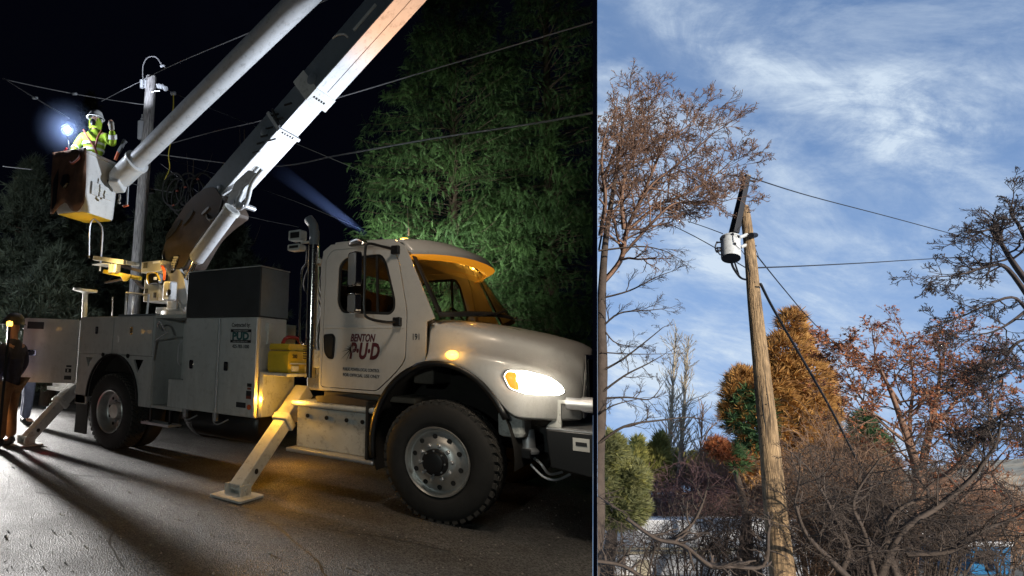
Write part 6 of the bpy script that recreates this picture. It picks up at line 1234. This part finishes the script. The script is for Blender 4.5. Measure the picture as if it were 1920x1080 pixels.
conifer('juniper_tree', [(1140, 850, 34, 36), (1130, 905, 40, 50), (1180, 900, 34, 34), (1170, 950, 44, 40), (1125, 960, 30, 30)], 'olive green juniper at the lower left of the day garden', 'juniper', 'cypress', lambda x, y, rg: rg.uniform() < .15, 17, 5200, .22, 71, ((1150, 980), (1145, 860)), k=12, w_=.09)
# brush along the bottom
def shrub(px, py, d, wpx, hpx, n_, m, seed, label, name='shrub', kids=(5, 4), wob=.30, r0=.014, group='leafless shrubs along the bottom', lean=0., up=.05, rmin=.003, lv=1):
    tw = Tw(seed); Tq = tree(name, G(px, py, d), label, 'shrub', group); S_ = d/FPX; c = G(px, py+20, d); base = Tq.loc; 
    for j in range(n_):
        a = tw.r.uniform(-1, 1); b_ = tw.r.uniform(-1, 1); hh_ = hpx*(1-.45*a*a)*tw.r.uniform(.45, 1.0)
        x0 = px+a*wpx*.45; p0 = G(x0, py+30, d+b_*wpx*S_*.4); p3 = G(px+(a+lean)*wpx*tw.r.uniform(.75, 1.1), py-hh_, d+b_*wpx*S_*.8); p1 = p0.lerp(p3, .4)+UPD*hpx*S_*.12
        pts = catmull([p0, p1+tw.rv()*.12, p0.lerp(p3, .75)+UPD*hpx*S_*.14+tw.rv()*.12, p3], 3); tw.path(pts, r0*tw.r.uniform(.6, 1.4), .005)
        for q in range(7): t = tw.r.uniform(.15, 1); x = t*(len(pts)-1); i = min(len(pts)-2, int(x)); tw.grow(pts[i].lerp(pts[i+1], x-i), (pts[i+1]-pts[i]).normalized()*.6+tw.rv()*.75, hpx*S_*tw.r.uniform(.2, .5), .006, lv, kids, wob=wob, up=up, ratio=.6, ang=.8, rmin=rmin)
    flush(Tq, tw, 'stem', m)
sh = [(1180, 1090, 9, 80, 110, 15, 'bark', 'bare brown shrub tangle at the lower left corner of the daylit garden'),
      (1290, 1090, 10, 110, 150, 28, 'barkdark', 'dense purplish shrub in front of the white building'),
      (1395, 1090, 9.5, 70, 150, 28, 'barkdark', 'purplish brown shrub left of the pole, taller than its neighbour'),
      (1290, 990, 28, 190, 120, 230, 'twigpurple', 'maroon thicket behind the white roof'),
      (1430, 985, 28, 120, 150, 160, 'twigbrown', 'brown thicket behind the pole at roof height'),
      (1545, 1090, 11, 80, 240, 85, 'twigbrown', 'tall feathery brown shrub right of the pole'),
      (1620, 1090, 9, 90, 200, 60, 'barkdark', 'brown shrub at the foot of the black cable'),
      (1560, 1000, 15, 90, 190, 80, 'twigtan', 'pale brown thicket below the golden pine'),
      (1730, 1090, 10, 110, 170, 60, 'bark', 'tangled shrub under the red leaved tree'),
      (1870, 1030, 17, 90, 130, 80, 'twigtan', 'tan brush at the lower right corner round the blue trailer'),
      (1800, 1000, 16, 90, 110, 70, 'barkred', 'rust brown brush below the far hill'),
      (1868, 1090, 11, 60, 120, 13, 'bark', 'thin bare shrub standing directly in front of the blue trailer'),
      (1650, 1000, 16, 90, 140, 50, 'twigbrown', 'brown brush behind the small green pine')]
for i, s_ in enumerate(sh): shrub(*s_[:7], 100+i, s_[7], rmin=max(.003, s_[2]*.00033), r0=.014 if s_[2] < 20 else .03)
# a few thick arching branches across the bottom
tw = Tw(90); Tq = tree('bare_tree', G(1560, 1090, 7.5), 'low spreading bare tree whose thick grey branches arch across the bottom of the daylit garden')
for px, r0, r1 in (([(1560, 1100, 7.5), (1590, 1030, 7.4), (1560, 960, 7.4), (1530, 900, 7.4)], .045, .015), ([(1640, 1100, 7.5), (1690, 1000, 7.4), (1760, 950, 7.4), (1820, 900, 7.4), (1850, 860, 7.4)], .06, .02), ([(1700, 1040, 7.5), (1780, 1035, 7.3), (1830, 1000, 7.2), (1880, 980, 7.2)], .05, .018), ([(1600, 1095, 7.5), (1555, 1050, 7.3), (1510, 1000, 7.2), (1490, 940, 7.2)], .06, .015),
    ([(1640, 1090, 7.5), (1620, 1000, 7.5), (1600, 940, 7.5), (1650, 860, 7.5)], .04, .012), ([(1680, 1080, 7.5), (1660, 1010, 7.6), (1680, 960, 7.6), (1740, 930, 7.6)], .06, .02)):
    tw.limb(px, r0, r1, 3, 13, .85, rc=.011, kids=(4, 4, 4), wob=.25, up=.05, ratio=.55, ang=.8)
flush(Tq, tw, 'limb', 'bark')
tw = Tw(91); Tq = tree('fallen_branch', G(1340, 1075, 7.0), 'thick fallen grey branch lying slanted across the purple shrubs', 'branch')
for px, r0, r1 in (([(1175, 972, 7), (1230, 1010, 6.9), (1280, 1022, 6.9), (1330, 1060, 6.9), (1365, 1062, 6.9)], .028, .05), ([(1260, 1015, 7), (1300, 980, 7), (1322, 930, 7)], .03, .012), ([(1360, 1060, 7), (1430, 1062, 7), (1440, 1000, 7)], .04, .02), ([(1116, 1052, 7), (1165, 1060, 7), (1200, 1080, 7)], .035, .03), ([(1116, 925, 7.6), (1135, 938, 7.6), (1150, 950, 7.6)], .02, .015)):
    tw.limb(px, r0, r1, 1, 7, .35, kids=(4, 3), wob=.2, up=.1)
flush(Tq, tw, 'limb', 'bark')
# ---- day pole
woodm = 'poleday'
pT, pB = G(1397, 388, 11.0), G(1467, 1078, 7.5); axp = (pB-pT).normalized(); pG = pT+axp*((-(pT-CAM).dot(NG)-2.0)/axp.dot(NG))
Tq = T('utility_pole', pG, 'weathered brown wooden pole standing against the blue sky, leaning left', 'utility pole')
Mp = Matrix.Translation(pG) @ frame(-axp); LP = (pT-pG).length
mb = MB(); zz = np.linspace(0, LP, 26); fr = (pB-pG).length
rr = [float(np.interp(z, [0, fr, LP-.05, LP], [.175, .142, .078, .066])) for z in zz]
mb.tube([(.004*math.sin(z*2), .004*math.cos(z*3), z) for z in zz], rr, 28); po = mb.build('shaft', 'poleday', smooth=True, angle=60); po.parent = Tq.o; po.matrix_parent_inverse = Matrix(); po.matrix_local = Matrix.Translation(-pG) @ Mp
def onpole(t, ang, off=0.):   # t metres below the top; ang degrees from the side that faces the camera (+ = right)
    z = LP-t; r_ = float(np.interp(z, [0, fr, LP-.05, LP], [.175, .142, .078, .066])); c = Mp @ Vector((0, 0, z)); f = (CAM-c); up_ = -axp; f = (f-up_*f.dot(up_)).normalized(); s_ = up_.cross(f)
    return c+(f*math.cos(R(ang))+s_*math.sin(R(ang)))*(r_+off), (f*math.cos(R(ang))+s_*math.sin(R(ang)))
rk = random.Random(4)
for k in range(34):
    t = .35+k*.165+rk.uniform(-.05, .05); a = rk.uniform(-70, 70); c, nn_ = onpole(t, a, -.004); mb = MB(); mb.lathe([(0, -.005), (.008, .006), (.010, .004), (.011, 0)], c, nn_, n=8); Tq.p('nail', mb, 'black')
# long drying cracks
for t0, t1, a in ((3.4, 5.0, 20), (1.2, 2.0, -20), (2.2, 3.1, 42), (4.0, 5.2, -12), (.5, 1.1, 10)):
    mb = MB(); pts = []
    for i in range(13): c, nn_ = onpole(t0+(t1-t0)*i/12, a+3*math.sin(i*.9), -.0005); pts.append(c)
    mb.tube(pts, [.0008+.0035*math.sin(PI*i/12) for i in range(13)], 5); Tq.p('crack', mb, 'black')
# black arm, brackets
mat('blackwood', (.006, .006, .009), .6, var=.3)
aT, aB = G(1400, 331, 10.55), G(1376, 437, 10.35)
mb = MB(); mb.beam(aT, aB, .085, .10, CF, .11, .13); arm = Tq.p('side_arm', mb, 'blackwood', bevel=.006)
mb = MB(); mb.beam(aT+(aT-aB).normalized()*.02, aT, .086, .10, CF); Tq.p('arm_end', mb, 'poleday', parent=arm)
mb = MB(); mb.beam(G(1405, 338, 10.5), G(1417, 341, 10.5), .03, .05, CF); Tq.p('end_bracket', mb, 'blackwood', parent=arm, bevel=.01)
for (x0, y0), (x1, y1), r_, m in (((1386, 446), (1400, 440), .032, 'worn'), ((1388, 464), (1402, 458), .032, 'worn'), ((1408, 441), (1416, 441), .05, 'blackwood')):
    mb = MB(); mb.tube([G(x0, y0, 10.4), G(x1, y1, 10.5)], r_, 8); Tq.p('bracket', mb, m)
for (x, y) in ((1405, 398), (1416, 461), (1420, 480), (1403, 368)): mb = MB(); mb.tube([G(x-4, y, 10.7), G(x+2, y, 10.7)], .012, 6); Tq.p('bolt', mb, 'black')
mb = MB(); mb.tube(catmull([G(1390, 420, 10.4), G(1387, 427, 10.3), G(1382, 431, 10.3)], 3), .012, 6); mb.tube(catmull([G(1412, 445, 10.5), G(1416, 465, 10.4), G(1421, 478, 10.4)], 3), .006, 5); mb.tube(catmull([G(1389, 468, 10.3), G(1396, 478, 10.3), G(1398, 486, 10.4)], 3), .006, 5); Tq.p('lead', mb, 'wireday')
# transformer
tcn = G(1370, 466, 10.2); vw = (tcn-CAM).normalized(); upi = (e_y*1-e_x*.03); upi = (upi-vw*upi.dot(vw)).normalized(); ta = (upi*.74+vw*.67).normalized()
Tq = T('transformer', tcn-ta*.25, 'grey cylindrical pole transformer with dark underside hung on the day pole', 'transformer')
D2 = .148
mb = MB(); mb.lathe([(0, -.245), (D2*.96, -.245), (D2, -.225), (D2, .22), (D2*.98, .235)], tcn, ta, n=36); tk_ = Tq.p('tank', mb, 'worn', smooth=True, angle=40)
mb = MB(); mb.lathe([(0, -.2465), (D2*.93, -.2465)], tcn, ta, n=36); Tq.p('tank_bottom', mb, 'black', parent=tk_)
mb = MB(); mb.lathe([(D2*.98, .225), (D2*1.07, .235), (D2*1.06, .26), (D2*.8, .29), (0, .30)], tcn, ta, n=36); Tq.p('lid', mb, 'worn', parent=tk_, smooth=True, angle=40)
mb = MB(); mb.lathe([(.04, .29), (.04, .34), (.032, .36), (.02, .38), (0, .38)], tcn-e_x*.01, ta, n=14); Tq.p('bushing', mb, 'worn', parent=tk_, smooth=True)
sdv = ta.cross(vw).normalized()
sdv = sdv if sdv.dot(e_x) > 0 else -sdv; fv = sdv.cross(ta); fv = fv if fv.dot(CF) < 0 else -fv
def tp(s_, f_, h): return tcn+sdv*s_*D2+fv*f_*D2+ta*h
for s_, f_, h in ((-.6, .85, .20), (.25, 1.0, .22), (.8, .65, .20), (-.95, .3, .21)): mb = MB(); mb.box(tp(s_, f_, h), (.035, .035, .05)); Tq.p('lid_clamp', mb, 'ink', parent=tk_, bevel=.005)
for h in (.14, .0, -.08): mb = MB(); a = tp(-.95, .25, h); mb.tube([a, a-sdv*.05], .016, 8); mb.tube([a-sdv*.05, a-sdv*.07], .022, 8); Tq.p('terminal', mb, 'ink', parent=tk_)
mb = MB(); mb.tube(catmull([tp(-1.35, .25, .16), tp(-1.55, .2, .02), tp(-1.35, .3, -.12), tp(-1.0, .4, -.05)], 4), .012, 6); mb.tube(catmull([tp(-1.3, .3, -.05), tp(-1.1, .5, -.2), tp(-.6, .7, -.25)], 4), .010, 6); Tq.p('terminal_lead', mb, 'ink', parent=tk_)
mb = MB(); mb.tube(catmull([tp(.25, 1.03, .18), tp(.30, 1.05, .05), tp(.45, 1.0, -.03), tp(.9, .7, -.12)], 4), .005, 5); mb.box(tp(.45, 1.0, -.02), (.03, .03, .04)); Tq.p('ground_lead', mb, 'ink', parent=tk_)
dgp = 'wires at the day pole'
wire([(1300, 318), (1345, 325), (1400, 333)], 14, 10.6, .008, 'short wire coming from the bare tree to the black arm of the day pole', 'wireday', group=dgp)
wire([(1408, 333), (1520, 368), (1680, 410), (1845, 455)], 10.6, 20, .013, 'upper black wire running from the day pole to the right across the sky', 'wireday', group=dgp)
wire([(1422, 502), (1500, 499), (1620, 493), (1700, 488), (1800, 482)], 10.4, 20, .015, 'middle nearly level wire from the day pole to the right tree', 'wireday', group=dgp)
wire([(1290, 415), (1320, 425), (1355, 438)], 14, 10.4, .009, 'wire from behind the bare tree to the top of the transformer', 'wireday', group=dgp)
wire([(1255, 420), (1300, 442), (1350, 470), (1372, 486), (1400, 503)], 13, 10.3, .010, 'lower wire from the left passing under the transformer', 'wireday', group=dgp)
wire([(1419, 479), (1470, 542), (1520, 600), (1578, 656)], 10.3, 16, .011, 'thin wire slanting down from the pole towards the golden pine', 'wireday', group=dgp)
wire([(1370, 482), (1374, 500), (1388, 520), (1402, 525)], 10.1, 10.4, .020, 'thick black service cable looping from the transformer to the pole', 'wireday', kindname='service_cable')
wire([(1375, 484), (1380, 500), (1385, 515)], 10.1, 10.3, .014, 'second thinner cable loop beside the thick one under the transformer', 'wireday', kindname='service_cable')
wire([(1426, 532), (1445, 570), (1478, 628), (1520, 700), (1562, 775), (1600, 850), (1640, 925)], 9.8, 12.5, .022, 'long black drop cable sweeping down from the pole past the golden pine', 'wireday', kindname='drop_cable')
# ---- white building behind the shrubs
def gbox(name, px0, px1, py0, py1, d0, d1, thick, m, Tq, parent=None, fwd=0., **k):
    a, b, c, e = G(px0, py0, d0), G(px1, py0, d1), G(px1, py1, d1), G(px0, py1, d0); n_ = (b-a).cross(e-a).normalized(); n_ = (CF-UPD*CF.dot(UPD)).normalized()
    f = -n_*fwd; q = [p+f for p in (a, b, c, e)]; mb = MB(); mb.add(q+[p+n_*thick for p in q], [(0, 1, 2, 3), (7, 6, 5, 4), (0, 4, 5, 1), (1, 5, 6, 2), (2, 6, 7, 3), (3, 7, 4, 0)]); return Tq.p(name, mb, m, parent=parent, **k)
mat('whitewall', (.80, .80, .80), .6, var=.04, dirt=.08); mat('cream', (.62, .55, .40), .6, var=.08); mat('bluepaint', (.03, .17, .36), .4, var=.15); mat('windark', (.02, .025, .03), .1, var=.1)
Tq = T('white_building', gdown(G(1280, 1080, 23)), 'low white building with pale roof behind the leafless shrubs', 'building')
rf = gbox('roof', 1080, 1580, 975, 1026, 22.6, 22.6, 4.0, 'whitewall', Tq, bevel=.02)
gbox('fascia', 1080, 1580, 1027, 1031, 22.4, 22.4, .12, 'cream', Tq, parent=rf)
wl_ = gbox('wall', 1080, 1580, 1032, 1110, 22.7, 22.7, 3.6, 'whitewall', Tq)
for k in range(8): gbox('siding_board', 1080, 1372, 1034+k*6, 1039.2+k*6, 22.66, 22.66, .05, 'cream' if k < 1 else 'whitewall', Tq, parent=wl_)
wf = gbox('window', 1374, 1432, 1042, 1095, 22.6, 22.6, .08, 'whitewall', Tq, parent=wl_)
w2 = T_win = gbox('window', 1195, 1218, 1050, 1095, 22.6, 22.6, .08, 'cream', Tq, parent=wl_)
for a, b in ((1377, 1402), (1405, 1429)): gbox('pane', a, b, 1045, 1092, 22.55, 22.55, .03, 'windark', Tq, parent=rf and wl_)
Tq = T('white_shed', gdown(G(1710, 1010, 24)), 'small white shed glimpsed through the branches right of the black cable', 'shed')
gbox('roof', 1655, 1745, 958, 968, 24, 24, 2.4, 'whitewall', Tq); gbox('wall', 1660, 1740, 969, 1025, 24.1, 24.1, 2.2, 'whitewall', Tq)
Tq = T('blue_trailer', gdown(G(1860, 1070, 15)), 'blue and white trailer half hidden by brush at the lower right corner', 'trailer')
bt = gbox('body', 1822, 1896, 1026, 1078, 14.5, 14.9, 1.6, 'bluepaint', Tq, bevel=.03); gbox('top', 1816, 1902, 1016, 1025, 14.4, 14.8, 1.8, 'whitewall', Tq, bevel=.02)
for a, b in ((1838, 1862),): gbox('window', a, b, 1032, 1056, 14.42, 14.5, .04, 'windark', Tq, parent=bt)
gbox('panel', 1865, 1893, 1032, 1070, 14.46, 14.6, .04, 'bluepaint', Tq, parent=bt, bevel=.01)
# ------------------------------------------------------------------ cut both places off at the wall between them
dgz = bpy.context.evaluated_depsgraph_get(); dgz.update()
for o in list(COL.objects):
    if o.type != 'MESH' or o.name in ('night_sky',): continue
    night = o.name in NIGHT; n_ = WN if night else -WD
    mw = o.matrix_world; me = o.data; nv = len(me.vertices)
    if not nv: continue
    co = np.empty(nv*3, np.float32); me.vertices.foreach_get('co', co); co = co.reshape(-1, 3); m_ = np.array(mw); wv = co @ m_[:3, :3].T+m_[:3, 3]; dd = (wv-np.array(CAM)) @ np.array(n_)-.003
    if (dd > 0).all(): continue
    if (dd <= 0).all(): bpy.data.objects.remove(o); continue
    if nv > 4000:
        k = len(me.polygons[0].vertices); F = np.empty(len(me.loops), np.int32); me.loops.foreach_get('vertex_index', F)
        if len(me.loops) == k*len(me.polygons):
            F = F.reshape(-1, k); F = F[(dd[F] > 0).all(axis=1)]; used, inv = np.unique(F, return_inverse=True); nm_ = raw_mesh(me.name, co[used], inv.reshape(-1, k)); [nm_.materials.append(x) for x in me.materials]; o.data = nm_; continue
    bm = bmesh.new(); bm.from_mesh(me); mi = mw.inverted(); pn = mi.to_3x3() @ n_ if 0 else (mw.to_3x3().transposed() @ n_)
    bmesh.ops.bisect_plane(bm, geom=bm.verts[:]+bm.edges[:]+bm.faces[:], plane_co=mi @ (CAM+n_*.003), plane_no=pn, clear_inner=True); bm.to_mesh(me); bm.free()
for o in COL.objects:
    if 'sh' in o: del o['sh']
print('faces', sum(len(o.data.polygons) for o in COL.objects if o.type == 'MESH'))
